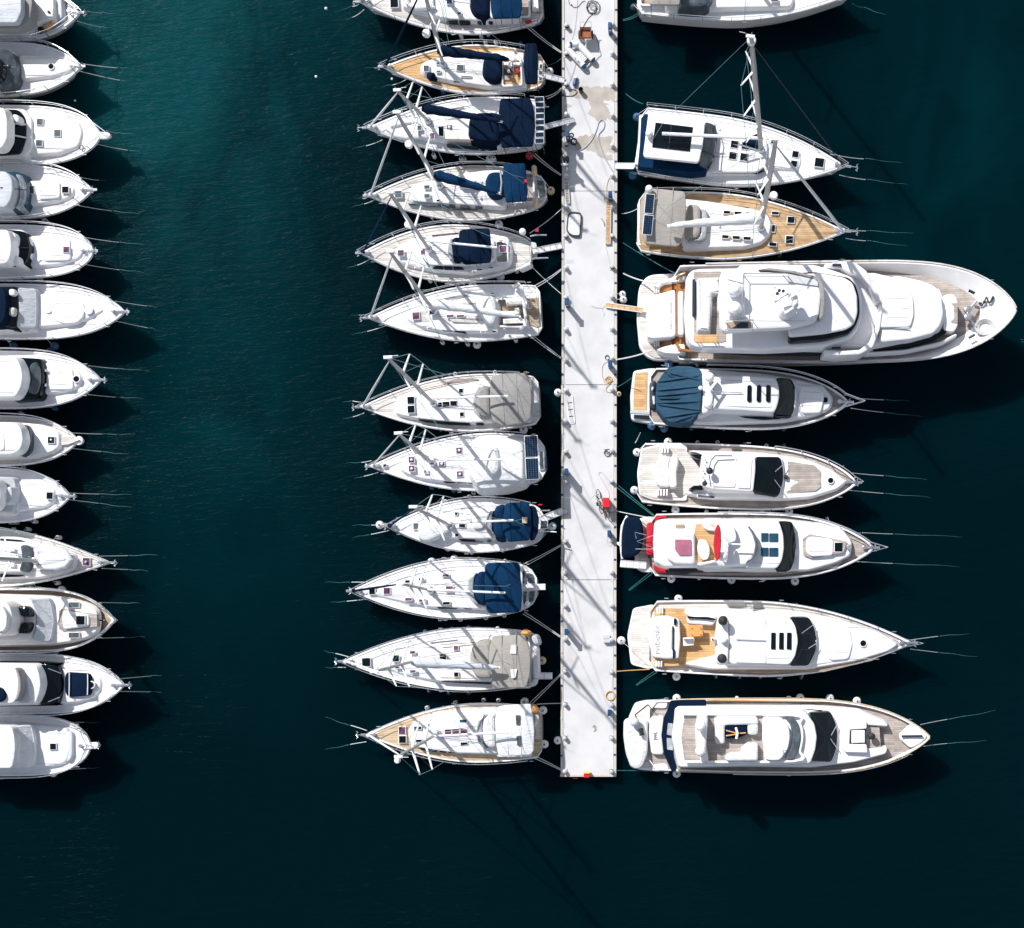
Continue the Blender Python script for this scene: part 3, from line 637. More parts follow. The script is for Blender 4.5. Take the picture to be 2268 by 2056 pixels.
# scuffed brackets of blue paint on the edges
by_l = [86, 152, 210, 290, 342, 422, 490, 558, 628, 688, 765, 830, 895, 960, 1035, 1096, 1165, 1236, 1310, 1376, 1445, 1519, 1592, 1674]
by_r = [22, 88, 157, 223, 292, 358, 425, 490, 560, 627, 697, 765, 830, 897, 966, 1032, 1106, 1168, 1240, 1304, 1378, 1452, 1525, 1598, 1672]
for L, xx, o in ((by_l, XL, 2.4), (by_r, XR, -2.4)):
    for y in L:
        b_ = MB(); c = Q(xx(y) + o, y, .05); b_.box(c, .13, .13, .04); b_.obj('tie_bracket', 'blue_paint' if random.random() < .8 else 'patch_grey', pr)
# wet concrete stains (view of the upper pier)
def pv(x, y): return 1220 + x / 6.094, y / 6.094
def stain(pts, m='concrete_wet', name='wet_stain', h=.005, k=6, jag=2.6):
    P = catmull([Vector(p) for p in pts + [pts[0]]], k)[:-1]; rr = random.Random(5); P = [(p.x + rr.uniform(-jag, jag), p.y + rr.uniform(-jag, jag)) for p in P]
    from mathutils.geometry import tessellate_polygon
    V_ = [Q(*p, h) for p in P]; b_ = MB(); b_.add(V_, [t for t in tessellate_polygon([V_])], 0, False)
    me = b_.obj(name, m, pr)
    for p in me.data.polygons:
        if p.normal.z < 0: p.flip()
    return me
stain([pv(240, 1195), pv(430, 1170), pv(660, 1178), pv(868, 1182), pv(868, 1370), pv(780, 1352), pv(705, 1375), pv(780, 1400), pv(750, 1440), pv(800, 1500), pv(860, 1600), pv(760, 1610), pv(700, 1640), pv(640, 1640), pv(590, 1580), pv(500, 1530), pv(540, 1450), pv(500, 1370), pv(350, 1320), pv(250, 1290)])
stain([pv(195, 1420), pv(235, 1405), pv(285, 1430), pv(240, 1450), pv(200, 1445)], jag=1)
pw = lambda x, y: (1220 + x / 6.094, 280 + y / 6.094)
stain([pw(320, 150), pw(480, 118), pw(540, 140), pw(620, 50), pw(640, 140), pw(830, 150), pw(820, 240), pw(860, 300), pw(860, 375), pw(760, 340), pw(730, 380), pw(830, 385), pw(830, 445), pw(760, 448), pw(700, 420), pw(620, 385), pw(580, 340), pw(450, 320), pw(350, 320), pw(330, 240)])
for y0, y1 in ((120, 500), (500, 720)): quad_slab('grey_patch', [pw(170, y1), pw(262, y1), pw(262, y0), pw(170, y0)], ZP, ZP + .006, 'patch_grey', pr)
quad_slab('grey_patch', [(1246, 584), (1272, 584), (1271, 575), (1246, 575)], ZP, ZP + .006, 'patch_grey', pr)
for x, y, w, h in ((1251, 738, 4, 12), (1357, 738, 4, 12), (1251, 852, 4, 12), (1357, 852, 4, 12), (1251, 965, 4, 12), (1357, 965, 4, 12), (1251, 1285, 5, 12), (1356, 1285, 5, 12), (1356, 1395, 5, 12), (1249, 1607, 5, 11), (1356, 1607, 5, 11), (1359, 105, 4, 10)):
    quad_slab('repair_patch', [(x - w / 2, y + h / 2), (x + w / 2, y + h / 2), (x + w / 2, y - h / 2), (x - w / 2, y - h / 2)], ZP, ZP + .005, 'patch_grey', pr)
stain([(1311, 1610), (1318, 1606), (1322, 1614), (1320, 1620), (1315, 1622), (1317, 1614)], 'teak_grey', 'stain', jag=.5); stain([(1256, 1450), (1262, 1453), (1268, 1465), (1260, 1463)], 'concrete_edge', 'stain', jag=.6)
# bollards
bl_l = [60, 122, 190, 256, 322, 392, 460, 525, 595, 661, 731, 799, 866, 934, 1002, 1068, 1134, 1200, 1269, 1342, 1416, 1487, 1560, 1634, 1708]
bl_r = [57, 121, 190, 258, 325, 391, 461, 525, 593, 659, 729, 795, 864, 933, 999, 1067, 1131, 1197, 1268, 1341, 1417, 1488, 1561, 1634, 1708]
def bollard(x, y, side, i):
    c = Q(x, y); t = thing('mooring_bollard', f'small steel mooring post on the {side} pier edge, {i} from the pier end', 'mooring post', c, 'mooring posts along the pier edges')
    b_ = MB(); b_.box(c + Vector((0, 0, .02)), .34, .34, .035, random.uniform(-.1, .1)); b_.obj('base_plate', 'patch_grey', t)
    b_ = MB(); b_.lathe(c + Vector((0, 0, .03)), [(.10, 0), (.085, .05), (.07, .24), (.12, .29), (.125, .34), (.07, .38), (0, .39)], 14); b_.tube([c + Vector((-.17, 0, .2)), c + Vector((.17, 0, .2))], .028, 6); b_.obj('post', 'aluminium', t)
    b_ = MB()
    for k in range(3): b_.tube([c + Vector((.13 * math.cos(a * .7), .12 * math.sin(a * .7), .1 + .04 * k)) for a in range(10)], .02, 5)
    b_.obj('rope_turns', random.choice(['rope', 'rope_dark', 'rope']), t)
def ordn(i):
    s = 'th'
    if i % 100 not in (11, 12, 13): s = {1: 'st', 2: 'nd', 3: 'rd'}.get(i % 10, 'th')
    return f'{i}{s}'
for i, y in enumerate(reversed(bl_l)): bollard(XL(y) + 10, y, 'left', ordn(i + 1))
for i, y in enumerate(reversed(bl_r)): bollard(XR(y) - 9.5, y, 'right', ordn(i + 1))
# service pedestals
for x, y, h, lab in ((1351, 56, 1.3, 'navy service pedestal near the top of the pier, right edge'), (1256.5, 296, 1.3, 'blue service pedestal beside two leaning tyres on the left pier edge'), (1351.5, 431, 1.2, 'navy service pedestal at the head of the stowed tan gangway'), (1255, 668, 1.4, 'blue service pedestal on the left pier edge level with the open-cockpit yacht'), (1351, 805, 1.3, 'navy service pedestal beside the small orange hose heap'), (1254, 1045, 1.3, 'blue service pedestal on the left pier edge above the bicycles'), (1349.5, 1182, 1.1, 'navy service pedestal just below the two bicycles'), (1254, 1400, 1.3, 'blue service pedestal on the left pier edge near the grey crates'), (1350, 1579, 1.0, 'navy service pedestal below the orange hose coil')):
    c = Q(x, y, h); c.z = ZP; t = thing('service_pedestal', lab, 'service pedestal', c, 'power and water pedestals on the pier')
    b_ = MB(); b_.box(c + Vector((0, 0, h * .45)), .26, .22, h * .9, 0, 0, .03); b_.obj('column', 'blue_paint', t)
    b_ = MB(); b_.box(c + Vector((0, 0, h * .94)), .24, .42, h * .12, 0, 0, .04); b_.obj('cap', 'blue_paint', t)
    b_ = MB(); b_.box(c + Vector((0, -.115, h * .6)), .14, .03, .2); b_.obj('socket_panel', 'aluminium', t)
def coil(name, mat_, label, x, y, r, turns=4, jit=.12, cat='hose', rr=.022, group=None, tail=None):
    b_ = MB(); rd = random.Random(int(x + y)); P = []
    for i in range(turns * 14 + 1):
        a = 2 * math.pi * i / 14; q = r * (1 + rd.uniform(-jit, jit) * .35 + jit * math.sin(a * .31)); P.append(Q(x + q * math.cos(a) * SC, y + q * math.sin(a) * SC, .03 + .012 * (i / 14)))
    if tail: P += [Q(*p, .03) for p in tail]
    b_.tube(P, rr * .8, 5); top(b_, name, mat_, label, cat, Q(x, y), group)
def hose(name, mat_, label, pts, rr=.02, cat='hose', h=.03, raw=False):
    b_ = MB(); b_.tube(catmull([Q(*p[:2], p[2] if len(p) > 2 else h) for p in pts], 6), rr * .75, 5); top(b_, name, mat_, label, cat, Q(*pts[0][:2]))
coil('rope_coil', 'rope_dark', 'loose black cable loops near the top of the pier', 1313, 17, .30, 5, .5, 'rope', .02, tail=[(1316, 28), (1303, 40), (1294, 55), (1288, 70)])
hose('hose', 'rope_dark', 'thin black cable curling along the top of the pier', [(1259, 0), (1262, 10), (1268, 13), (1265, 9), (1270, 16), (1280, 15), (1289, 5), (1296, 2)]); hose('hose', 'hose_grey', 'grey hose line running down to the small inflatable', [(1279, -10), (1278, 20), (1274, 60), (1267, 88)], .012)
hose('hose', 'rope_dark', 'dark cable from the red cart to the right of the pier', [(1313, 75), (1320, 80), (1327, 105), (1331, 122), (1325, 128), (1319, 136)], .018); hose('hose', 'hose_grey', 'black line from the inflatable to a left mooring post', [(1276, 138), (1270, 160), (1262, 180), (1256, 190)], .015)
hose('hose', 'hose_grey', 'thick grey hose looping over the wet patch of the pier', [(1286, 333), (1298, 325), (1312, 308), (1322, 285), (1326, 272), (1333, 265), (1339, 272), (1337, 285), (1327, 297), (1326, 310), (1336, 340), (1343, 355), (1350, 368), (1358, 380)], .045)
hose('hose', 'rope_orange', 'thin orange cord bending above the stowed tan gangway', [(1354, 388), (1348, 398), (1344, 412), (1344, 430), (1346, 440)], .02)
coil('rope_coil', 'rope', 'small white rope loop beside the stowed gangway', 1342, 441, .13, 2, .1, 'rope', .014); coil('hose_coil', 'rope_orange', 'small orange hose coil just above the middle pier joint', 1348, 842, .16, 4, .45, 'hose', .022, tail=[(1342, 860), (1344, 868), (1352, 870)])
hose('hose', 'rope_orange', 'orange cord arching beside a navy pedestal, mid pier', [(1346, 800), (1337, 807), (1334, 815), (1334, 830), (1338, 845), (1344, 855)], .016); coil('hose_coil', 'rope_orange', 'neat orange hose coil low on the right pier edge', 1352, 1541, .29, 5, .04, 'hose', .03)
hose('rope', 'rope', 'thin pale rope running up from the orange hose coil', [(1357, 1495), (1356, 1515), (1355, 1528)], .015, 'rope'); coil('rope_coil', 'rope_dark', 'black hose tangle on the right pier edge opposite the white-tarpaulin yacht', 1346, 1004, .16, 3, .6, 'rope', .02, tail=[(1343, 996), (1339, 995), (1342, 1002)])
coil('rope_coil', 'rope_dark', 'black cable ring by a mooring post above the orange hose heap', 1345, 792, .13, 2, .2, 'rope', .018); hose('hose', 'hose_grey', 'thin grey cord meandering across the pier below the tray', [(1310, 678), (1322, 682), (1334, 682), (1340, 678), (1348, 675)], .012); hose('hose', 'hose_grey', 'thin grey cord hooking downward, mid upper pier', [(1334, 683), (1335, 690), (1339, 695), (1336, 700)], .012)
hose('hose', 'hose_grey', 'thin pale hose from the bicycles up the pier', [(1349, 1105), (1348, 1090), (1340, 1075), (1330, 1058), (1326, 1050), (1330, 1046), (1338, 1053), (1350, 1066)], .013); coil('rope_coil', 'rope', 'thin white cord loops by the lowest left blue pedestal', 1262, 1387, .13, 3, .4, 'rope', .012)
hose('hose', 'rope', 'thin white cord looping below the pedestal under the bicycles', [(1346, 1188), (1345, 1200), (1349, 1210), (1355, 1206), (1354, 1198)], .014); hose('rope', 'rope_dark', 'black rope hoop by the upper left mooring posts', [(1245, 213), (1260, 213), (1270, 212), (1278, 205), (1275, 200), (1265, 198)], .03, 'rope')
hose('hose', 'rope', 'long thin white hose lying down the upper right of the pier', [(1341, 540), (1345, 560), (1350, 580), (1355, 595)], .014)
# rusty hand cart
c = Q(1299, 83); t = thing('hand_cart', 'rusty orange-brown two-wheeled cart at the top of the pier', 'cart', c)
b_ = MB(); b_.box(c + Vector((-.02, .0, .55)), .72, .62, .04, 0, 0, .01)
for sx, sy, w, l in ((-.36, 0, .03, .66), (.32, 0, .03, .66), (0, .33, .72, .03), (0, -.31, .72, .03)): b_.box(c + Vector((sx - .02, sy, .68)), w, l, .24)
b_.obj('tray', 'rust', t); b_ = MB(); b_.tube([c + Vector((-.36, -.34, .6)), c + Vector((0, -.5, .45)), c + Vector((.34, -.36, .6))], .025, 6); b_.tube([c + Vector((0, -.5, .45)), c + Vector((.02, -.78, .1)), c + Vector((.0, -.8, .02))], .03, 6); b_.obj('drawbar', 'gelcoat', t)
for sx in (-.42, .42):
    b_ = MB(); b_.lathe(c + Vector((sx - .03, .05, .28)), [(.1, -.04), (.24, -.05), (.28, 0), (.24, .05), (.1, .04)], 16, 0, (1, 0, 0)); b_.obj('wheel', 'rubber', t)
b_ = MB(); b_.tube([c + Vector((-.36, .33, .7)), c + Vector((-.36, .6, .95)), c + Vector((.34, .6, .95)), c + Vector((.34, .33, .7))], .018, 6); b_.obj('handle', 'steel', t)
# inflatable boat on the pier
dx = lambda x, y, h=0.0: Q(1240 + x / 20.3, 80 + y / 20.3, h)
t = thing('inflatable_boat', 'white inflatable boat with blue cone tips lying askew on the pier', 'inflatable boat', dx(800, 900)); b_ = MB()
A = [dx(1060, 1340, .28), dx(430, 650, .30), dx(400, 480, .36), dx(470, 380, .4)]; Bq = [dx(1480, 1060, .28), dx(900, 450, .30), dx(740, 380, .38), dx(560, 370, .4)]
for P in (A, Bq): b_.tube(catmull(P, 5), .20, 14)
b_.obj('tube', 'fender_white', t)
for p, q in ((dx(1060, 1340, .28), dx(1140, 1450, .26)), (dx(1480, 1060, .28), dx(1560, 1130, .26))): b_ = MB(); b_.tube([p, p.lerp(q, .6), q], [.203, .17, .05], 14); b_.obj('cone_tip', 'blue_paint', t)
b_ = MB()
b_.tube([dx(420, 390, .4), dx(500, 400, .42), dx(560, 360, .4)], [.12, .22, .12], 12); b_.obj('cone_tip', 'blue_paint', t); b_ = MB()
P = [dx(680, 680, .22), dx(900, 630, .22), dx(1280, 1000, .2), dx(1050, 1240, .2)]; b_.rings([[p - Vector((0, 0, .06)) for p in P], P], 0, True, True, True, False)
for k in range(1, 6): q = k / 6; b_.tube([P[0].lerp(P[3], q) + Vector((0, 0, .012)), P[1].lerp(P[2], q) + Vector((0, 0, .012))], .014, 4, 1)
b_.obj('floor', ['cushion', 'aluminium'], t); b_ = MB(); P = [dx(1060, 1240, .3), dx(1290, 1000, .3)]; b_.tube(P, .06, 6); b_.obj('transom', 'rubber', t)
cu = bpy.data.curves.new('lettering', 'FONT'); cu.body = 'C  IM'; cu.size = .2; cu.extrude = .003; o = bpy.data.objects.new('lettering', cu); COL.objects.link(o); cu.materials.append(MAT['dark_trim']); o = to_mesh(o); o.parent = t; o.location = dx(640, 1010, .485) - ORG[t.name]; o.rotation_euler = (0, 0, -.83)
# small blue can and black bucket
c = Q(1274, 186); t = thing('gas_bottle', 'slim navy cylinder with white cap lying below the inflatable boat', 'cylinder', c); b_ = MB(); d = Vector((.1, .55, 0)); b_.lathe(c + Vector((-.04, -.2, .12)), [(0, 0), (.1, .02), (.13, .1), (.13, .48), (.1, .52)], 14, 0, d); b_.obj('body', 'blue_paint', t); b_ = MB(); b_.lathe(c + Vector((-.04, -.2, .12)) + d.normalized() * .5, [(.1, 0), (.11, .1), (.05, .18), (0, .19)], 14, 0, d); b_.obj('cap', 'gelcoat', t)
c = Q(1287, 203); b_ = MB(); b_.lathe(c, [(0, .01), (.13, 0), (.15, .3), (.155, .42), (.13, .42), (.12, .2), (0, .15)], 18); top(b_, 'bucket', 'rubber', 'black bucket standing on the edge of the wet pier patch', 'bucket', c)
# tyres by the pedestal
for x, y, r, h, lab in ((1266, 300, .15, .5, 'smaller black tyre leaning behind the larger one by the blue pedestal'), (1271, 314, .22, .35, 'larger black tyre by the blue pedestal, left pier edge')):
    c = Q(x, y, h); b_ = MB(); b_.lathe(c, [(r * .62, -.07), (r, -.08), (r * 1.1, 0), (r, .08), (r * .62, .07), (r * .55, 0), (r * .62, -.07)], 20, 0, (.25, -.2, 1)); b_.tube([c, Q(x, y + 3)], .03, 6); top(b_, 'tyre', 'rubber', lab, 'tyre', Q(x, y), 'tyres on the pier')
# stowed plank on the left edge, tan gangway on the right, curved off-cut
def plank(name, a, c, w, h0, mats, label, n=18, cat='gangway', rail='aluminium'):
    A, C_ = Q(*a, h0), Q(*c, h0); d = (C_ - A).normalized(); nn = Vector((-d.y, d.x, 0)); t = thing(name, label, cat, (A + C_) / 2 - Vector((0, 0, h0)), 'gangways lying on the pier'); L = (C_ - A).length
    for sg in (-1, 1): b_ = MB(); b_.tube([A + nn * sg * w / 2, C_ + nn * sg * w / 2], .035, 6); b_.obj('side_rail', rail, t)
    b_ = MB()
    for i in range(n): c0 = A.lerp(C_, (i + .5) / n); b_.box(c0 + Vector((0, 0, .0)), w * .85, L / n * .8, .03, math.atan2(d.y, d.x) - math.pi / 2, 0, .004)
    b_.obj('tread', mats, t)
    b_ = MB(); b_.box(A - Vector((0, 0, h0 / 2)), w, .08, h0, math.atan2(d.y, d.x) - math.pi / 2); b_.obj('end_foot', rail, t); b_ = MB(); b_.box(C_ - Vector((0, 0, h0 / 2)), w, .08, h0, math.atan2(d.y, d.x) - math.pi / 2); b_.obj('end_foot', rail, t); return t
plank('gangway', (1254.5, 402), (1257.5, 451), .24, .12, 'teak_grey', 'narrow grey plank lying on the left pier edge below the person', 9); plank('gangway', (1348, 446), (1346.5, 540), .30, .16, 'teak', 'tan slatted gangway lying along the right pier edge', 26)
plank('gangway', (1261.5, 878), (1267, 938), .36, .05, 'concrete', 'pale flat white plank on the left half of the pier', 4, rail='gelcoat')
hose('driftwood', 'teak_grey', 'short curved piece of wood between the tray and the tan gangway', [(1332, 484), (1336, 490), (1339, 500)], .05, 'wood', .05)
# black-edged tray
P = [pw(225, 1200), pw(260, 1158), pw(320, 1152), pw(410, 1168), pw(415, 1240), pw(395, 1490), pw(300, 1488), pw(240, 1455), pw(208, 1400)]; b_ = MB(); R = [Q(*p, .16) for p in rnd(P, 4)]; cc = sum(R, Vector((0, 0, 0))) / len(R)
b_.rings([[Vector((p.x, p.y, ZP + .01)) for p in R], R, [p.lerp(cc, .12) for p in R], [p.lerp(cc, .14) - Vector((0, 0, .06)) for p in R]], 0, True, False, False, False); t = top(b_, 'skylight_frame', 'rubber', 'black-edged white tray lying on the upper left of the pier', 'tray', Q(1270, 495)); b_ = MB(); b_.add([p.lerp(cc, .13) - Vector((0, 0, .05)) for p in R], [tuple(range(len(R)))], 0, False); b_.obj('panel', 'cover_white', t)
# bicycles and red box
def bike(x, y, ang, lean, label, col_):
    c = Q(x, y); t = thing('bicycle', label, 'bicycle', c, 'bicycles parked on the pier'); d = Vector((math.cos(ang), math.sin(ang), 0)); u = (Vector((-d.y, d.x, 0)) * math.sin(lean) + Vector((0, 0, math.cos(lean)))).normalized()
    def P(a, h): return c + d * a + u * h
    for a in (-.48, .5):
        w = MB(); w.tube([P(a + .31 * math.cos(k * math.pi / 10), .33 + .31 * math.sin(k * math.pi / 10)) for k in range(21)], .022, 6); w.obj('wheel', 'rubber', t)
        w = MB(); [w.tube([P(a, .33), P(a + .3 * math.cos(k * math.pi / 6), .33 + .3 * math.sin(k * math.pi / 6))], .004, 3) for k in range(12)]; w.obj('spokes', 'steel', t)
    f = MB()
    for s_ in (((-.48, .33), (-.05, .3)), ((-.05, .3), (-.15, .75)), ((-.15, .75), (-.48, .33)), ((-.15, .7), (.36, .75)), ((-.05, .3), (.36, .7)), ((.36, .85), (.5, .33))): f.tube([P(*s_[0]), P(*s_[1])], .02, 6)
    f.obj('frame', col_, t); s_ = MB(); s_.box(P(-.16, .86), .24, .13, .05, ang); s_.obj('saddle', 'rubber', t); n_ = u.cross(d); h_ = MB(); h_.tube([P(.36, .84), P(.36, .95)], .018, 6); h_.tube([P(.36, .95) + n_ * .28 - d * .1, P(.4, .97) + n_ * .08, P(.4, .97) - n_ * .08, P(.36, .95) - n_ * .28 - d * .1], .015, 6); h_.obj('handlebar', 'steel', t); k_ = MB(); k_.lathe(P(-.05, .3), [(0, -.05), (.09, -.03), (.09, .03), (0, .05)], 12, 0, n_); k_.obj('crank', 'dark_trim', t)
bike(1333, 1112, math.radians(100), .35, 'dark bicycle standing beside the red crate on the pier', 'dark_trim'); bike(1338, 1137, math.radians(125), -.35, 'bicycle leaning lower right of the other, next to a mooring post', 'rust')
c = Q(1344, 1116, 0); b_ = MB(); b_.box(c + Vector((0, 0, .5)), .36, .56, 1.0, 0, 0, .03); t = top(b_, 'fire_hose_box', 'red_paint', 'tall bright red cabinet beside the two bicycles', 'cabinet', c); b_ = MB(); b_.box(c + Vector((0, 0, 1.02)), .42, .60, .05, 0, 0, .02); b_.obj('lid', 'red_paint', t); b_ = MB(); b_.box(c + Vector((-.19, .1, .55)), .02, .3, .5); b_.obj('label_plate', 'yellow_paint', t)
c = Q(1300, 1716, 0); b_ = MB(); b_.box(c + Vector((0, 0, .3)), .36, .26, .6, 0, 0, .03); t = top(b_, 'life_ring_box', 'red_paint', 'red box with yellow back panel at the foot of the pier', 'cabinet', c); b_ = MB(); b_.box(c + Vector((0.02, .17, .38)), .40, .06, .6); b_.obj('back_panel', 'yellow_paint', t)
b_ = MB(); c = W(1274, 1724, .35); b_.box(c, .28, .07, .1); b_.box(c + Vector((0, 0, .08)), .32, .05, .05); top(b_, 'ladder_top', 'red_paint', 'tiny red ladder grip on the end face of the pier', 'ladder', c)
for y, lab in ((1411, 'upper grey lidded crate of the pair beside a ball fender'), (1419.5, 'lower grey lidded crate of the pair beside a ball fender')):
    c = Q(1344, y); b_ = MB(); b_.box(c + Vector((0, 0, .14)), .40, .25, .28, 0, 0, .03); t = top(b_, 'crate', 'aluminium', lab, 'crate', c, 'grey crates on the pier'); b_ = MB(); b_.box(c + Vector((0, 0, .295)), .43, .235, .04, 0, 0, .015); b_.obj('lid', 'patch_grey', t)
# person at the left pier edge: dark jacket and trousers, one arm out holding a light cloth
def person():
    f = Q(1254, 362); t = None; b_ = MB(); V = lambda x, y, z: f + Vector((x, y, z))
    import bmesh
    vs = [V(0, 0, .92), V(-.08, 0, .84), V(-.09, .03, .48), V(-.1, 0, .09), V(-.12, -.16, .04), V(.08, 0, .84), V(.1, -.04, .48), V(.11, -.02, .09), V(.12, -.18, .04), V(0, -.01, 1.12), V(0, -.02, 1.36), V(-.01, -.03, 1.49), V(-.01, -.05, 1.57), V(-.17, -.02, 1.38), V(-.24, -.1, 1.14), V(-.23, -.3, 1.05), V(.17, -.02, 1.38), V(.25, -.08, 1.12), V(.2, -.3, 1.02)]
    es = [(0, 1), (1, 2), (2, 3), (3, 4), (0, 5), (5, 6), (6, 7), (7, 8), (0, 9), (9, 10), (10, 11), (11, 12), (10, 13), (13, 14), (14, 15), (10, 16), (16, 17), (17, 18)]
    rs = [.14, .1, .065, .045, .045, .1, .065, .045, .045, .135, .15, .06, .055, .07, .05, .035, .07, .05, .035]
    me = bpy.data.meshes.new('person'); me.from_pydata([tuple(v - f) for v in vs], es, []); o = bpy.data.objects.new('person', me); COL.objects.link(o); o.location = f
    o['label'] = 'person in dark jacket and trousers standing at the left pier edge holding a pale cloth'; o['category'] = 'person'; ORG[o.name] = f.copy()
    m1 = o.modifiers.new('skin', 'SKIN'); sv = me.skin_vertices[0].data
    for i, r in enumerate(rs): sv[i].radius = (r, r * (.75 if i in (0, 9, 10) else 1))
    sv[0].use_root = True; m2 = o.modifiers.new('sub', 'SUBSURF'); m2.levels = 2; m2.render_levels = 2
    bpy.context.view_layer.update(); dg = bpy.context.evaluated_depsgraph_get(); me2 = bpy.data.meshes.new_from_object(o.evaluated_get(dg)); o.modifiers.clear(); o.data = me2
    for m in ('trousers', 'jacket', 'skin'): me2.materials.append(MAT[m])
    for p in me2.polygons: z = p.center.z; p.material_index = 0 if z < .9 else (2 if z > 1.5 else 1); p.use_smooth = True
    h_ = MB(); h_.ball(V(-.01, -.05, 1.66), .088, .115, 0, 16, 10); h_.ball(V(-.01, -.145, 1.655), .018, .02, 0, 8, 5); [h_.ball(V(-.01 + s_ * .09, -.05, 1.655), .018, .03, 0, 8, 5) for s_ in (-1, 1)]; [h_.ball(V(-.01 + s_ * .033, -.128, 1.675), .012, .01, 1, 8, 5) for s_ in (-1, 1)]; h_.box(V(-.01, -.132, 1.605), .045, .01, .012, 0, 2, .002); h_.obj('head', ['skin', 'dark_trim', 'red_cloth'], o)
    g_ = MB(); g_.lathe(V(-.01, -.035, 1.665), [(.096, -.02), (.1, .03), (.09, .08), (.05, .115), (0, .125)], 16); g_.ball(V(-.01, .01, 1.64), .085, .09, 0, 12, 8); g_.obj('hair', 'hair', o)
    for sg, w in ((-1, V(-.23, -.3, 1.05)), (1, V(.2, -.3, 1.02))):
        q = MB(); q.tube([w, w + Vector((0, -.05, -.01)), w + Vector((0, -.09, -.015))], [.03, .042, .036], 8)
        for k in range(4): a = w + Vector(((k - 1.5) * .019, -.09, -.015)); q.tube([a, a + Vector((0, -.035 - .006 * (k in (1, 2)), -.012)), a + Vector((0, -.05, -.04))], [.0095, .009, .007], 6)
        a = w + Vector((-sg * .035, -.045, 0)); q.tube([a, a + Vector((-sg * .025, -.03, .005)), a + Vector((-sg * .03, -.055, -.01))], [.011, .010, .008], 6); q.obj('hand', 'skin', o)
    c = MB(); c.tube([V(-.26, -.38, 1.02), V(-.05, -.40, 1.03), V(.1, -.38, 1.0), V(.22, -.39, 1.0)], [.06, .09, .08, .05], 8); top(c, 'cloth', 'cover_white', 'pale rolled cloth held by the person on the pier', 'cloth', V(0, -.38, .95))
person()
# loose floats
for x, y, r, lab in ((722, 19, .10, 'small white float on open water near the top'), (700, 170, .09, 'small white float on open water left of the orange-teak yacht'), (868, 175, .08, 'tiny white float beside the orange-teak yacht bow'), (166, 223, .07, 'tiny white float by the left-edge cruisers')):
    b_ = MB(); c = W(x, y, .02); b_.ball(c, r, r * .8, 0, 12, 8); b_.lathe(c + Vector((0, 0, r * .7)), [(r * .3, 0), (r * .25, r * .3), (0, r * .35)], 8); top(b_, 'float', 'fender_white', lab, 'float', (c.x, c.y, -.05), 'white floats on the water')
# fenders hung on the pier itself
for x, y, r, m, lab in ((1236, 870, .26, 'fender_white', 'white ball fender at the left pier edge by the middle joint'), (1370.5, 873, .17, 'fender_buff', 'small buff ball fender at the right pier edge by the middle joint'), (1379, 652, .22, 'fender_white', 'upper white ball of the pair at the boarding plank of the big motor yacht'), (1380.5, 664, .24, 'fender_white', 'lower white ball of the pair at the boarding plank of the big motor yacht'), (1235.5, 1640, .26, 'fender_white', 'white ball fender on the left pier edge near its foot')):
    c = W(x, y, .55); b_ = MB(); b_.lathe(c, [(r * math.sin(math.pi * j / 10), -r * 1.05 * math.cos(math.pi * j / 10)) for j in range(11)], 18); b_.lathe(c + Vector((0, 0, r)), [(.06, -.04), (.06, .06), (0, .08)], 10, 1)
    e = Q(1247 if x < 1300 else 1362, y, .05); b_.tube([c + Vector((0, 0, r)), e], .016, 4, 2); top(b_, 'ball_fender', [m, 'fender_dark', 'rope'], lab, 'fender', (c.x, c.y, .3), 'fenders hanging on the pier')
# ------------------------------------------------------------------ sailing boats left of the pier (bows to the left)
M = lambda y0: (780, y0, 4.2)
def sail(short, label, view, stern, bow, hw, **k):
    k.setdefault('sf', .74); k.setdefault('tm', .36); k.setdefault('p', 1.85); k.setdefault('q', 1.0); k.setdefault('flare', .5)
    b = Boat('sailing_yacht', short, label, view, stern, bow, hw, group='sailing yachts moored left of the pier', **k); return b
# S1: top edge of the picture
b = sail('the topmost pale-decked yacht', 'white yacht with weathered pale deck and navy canopy, cut by the top edge', M(0), (1765, -40), (78, 18), 322, deck='teak_pale', zs=1.4, zb=1.9, sf=.7, tr=.04)
b.cabin([(470, -150), (470, 60), (600, 100), (900, 175), (1250, 190), (1560, 180), (1560, -260), (800, -240)], (.5, .35))
b.hatch(392, 28, 70, 86, .12); b.hatch(905, 10, 50, 55, .55, 'glass_blue'); b.hatch(995, 128, 28, 22, .55, 'glass_blue')
b.wins([[(870, 200), (980, 190), (980, 210), (905, 208)], [(995, 190), (1100, 198), (1085, 216), (995, 212)], [(1163, 200), (1203, 200), (1203, 213), (1163, 213)], [(1268, 198), (1308, 198), (1308, 212), (1268, 212)]], .34)
b.hood([(1100, -190), (1095, 50), (1140, 130), (1270, 150), (1290, -200)], 1.0, 'navy', [[(1096, -150), (1096, 40), (1150, 120), (1180, 110), (1150, 30), (1150, -150)]])
b.well([(1300, -180), (1300, 150), (1640, 150), (1640, -180)], 'teak_grey', base=.5)
b.bimini([(1275, -200), (1290, 90), (1310, 170), (1560, 165), (1580, 60), (1560, -200)], 2.0, 'navy_bright')
b.box('stern_seat', 1700, -20, 60, 230, 0, .5); b.plate('swim_platform', [(1720, -140), (1758, -130), (1758, 120), (1720, 130)], .04, 'teak_grey')
b.mast((835, -60), None, 15.5, furl='navy', r=.11, fr=.08, spr=((.4, 1.4),)); b.rail(.03, 1.0); b.anchor(); b.cleats(); b.winch(1320, 160); b.winch(1410, 165)
m_ = MB()
for sg, yy in ((-1, -120), (1, 70)): m_.tube([b.v(520, yy * .6 + 0, .55), b.v(600, yy, .6), b.v(700, yy, .6), b.v(770, yy, .55)], [.12, .2, .2, .07], 10)
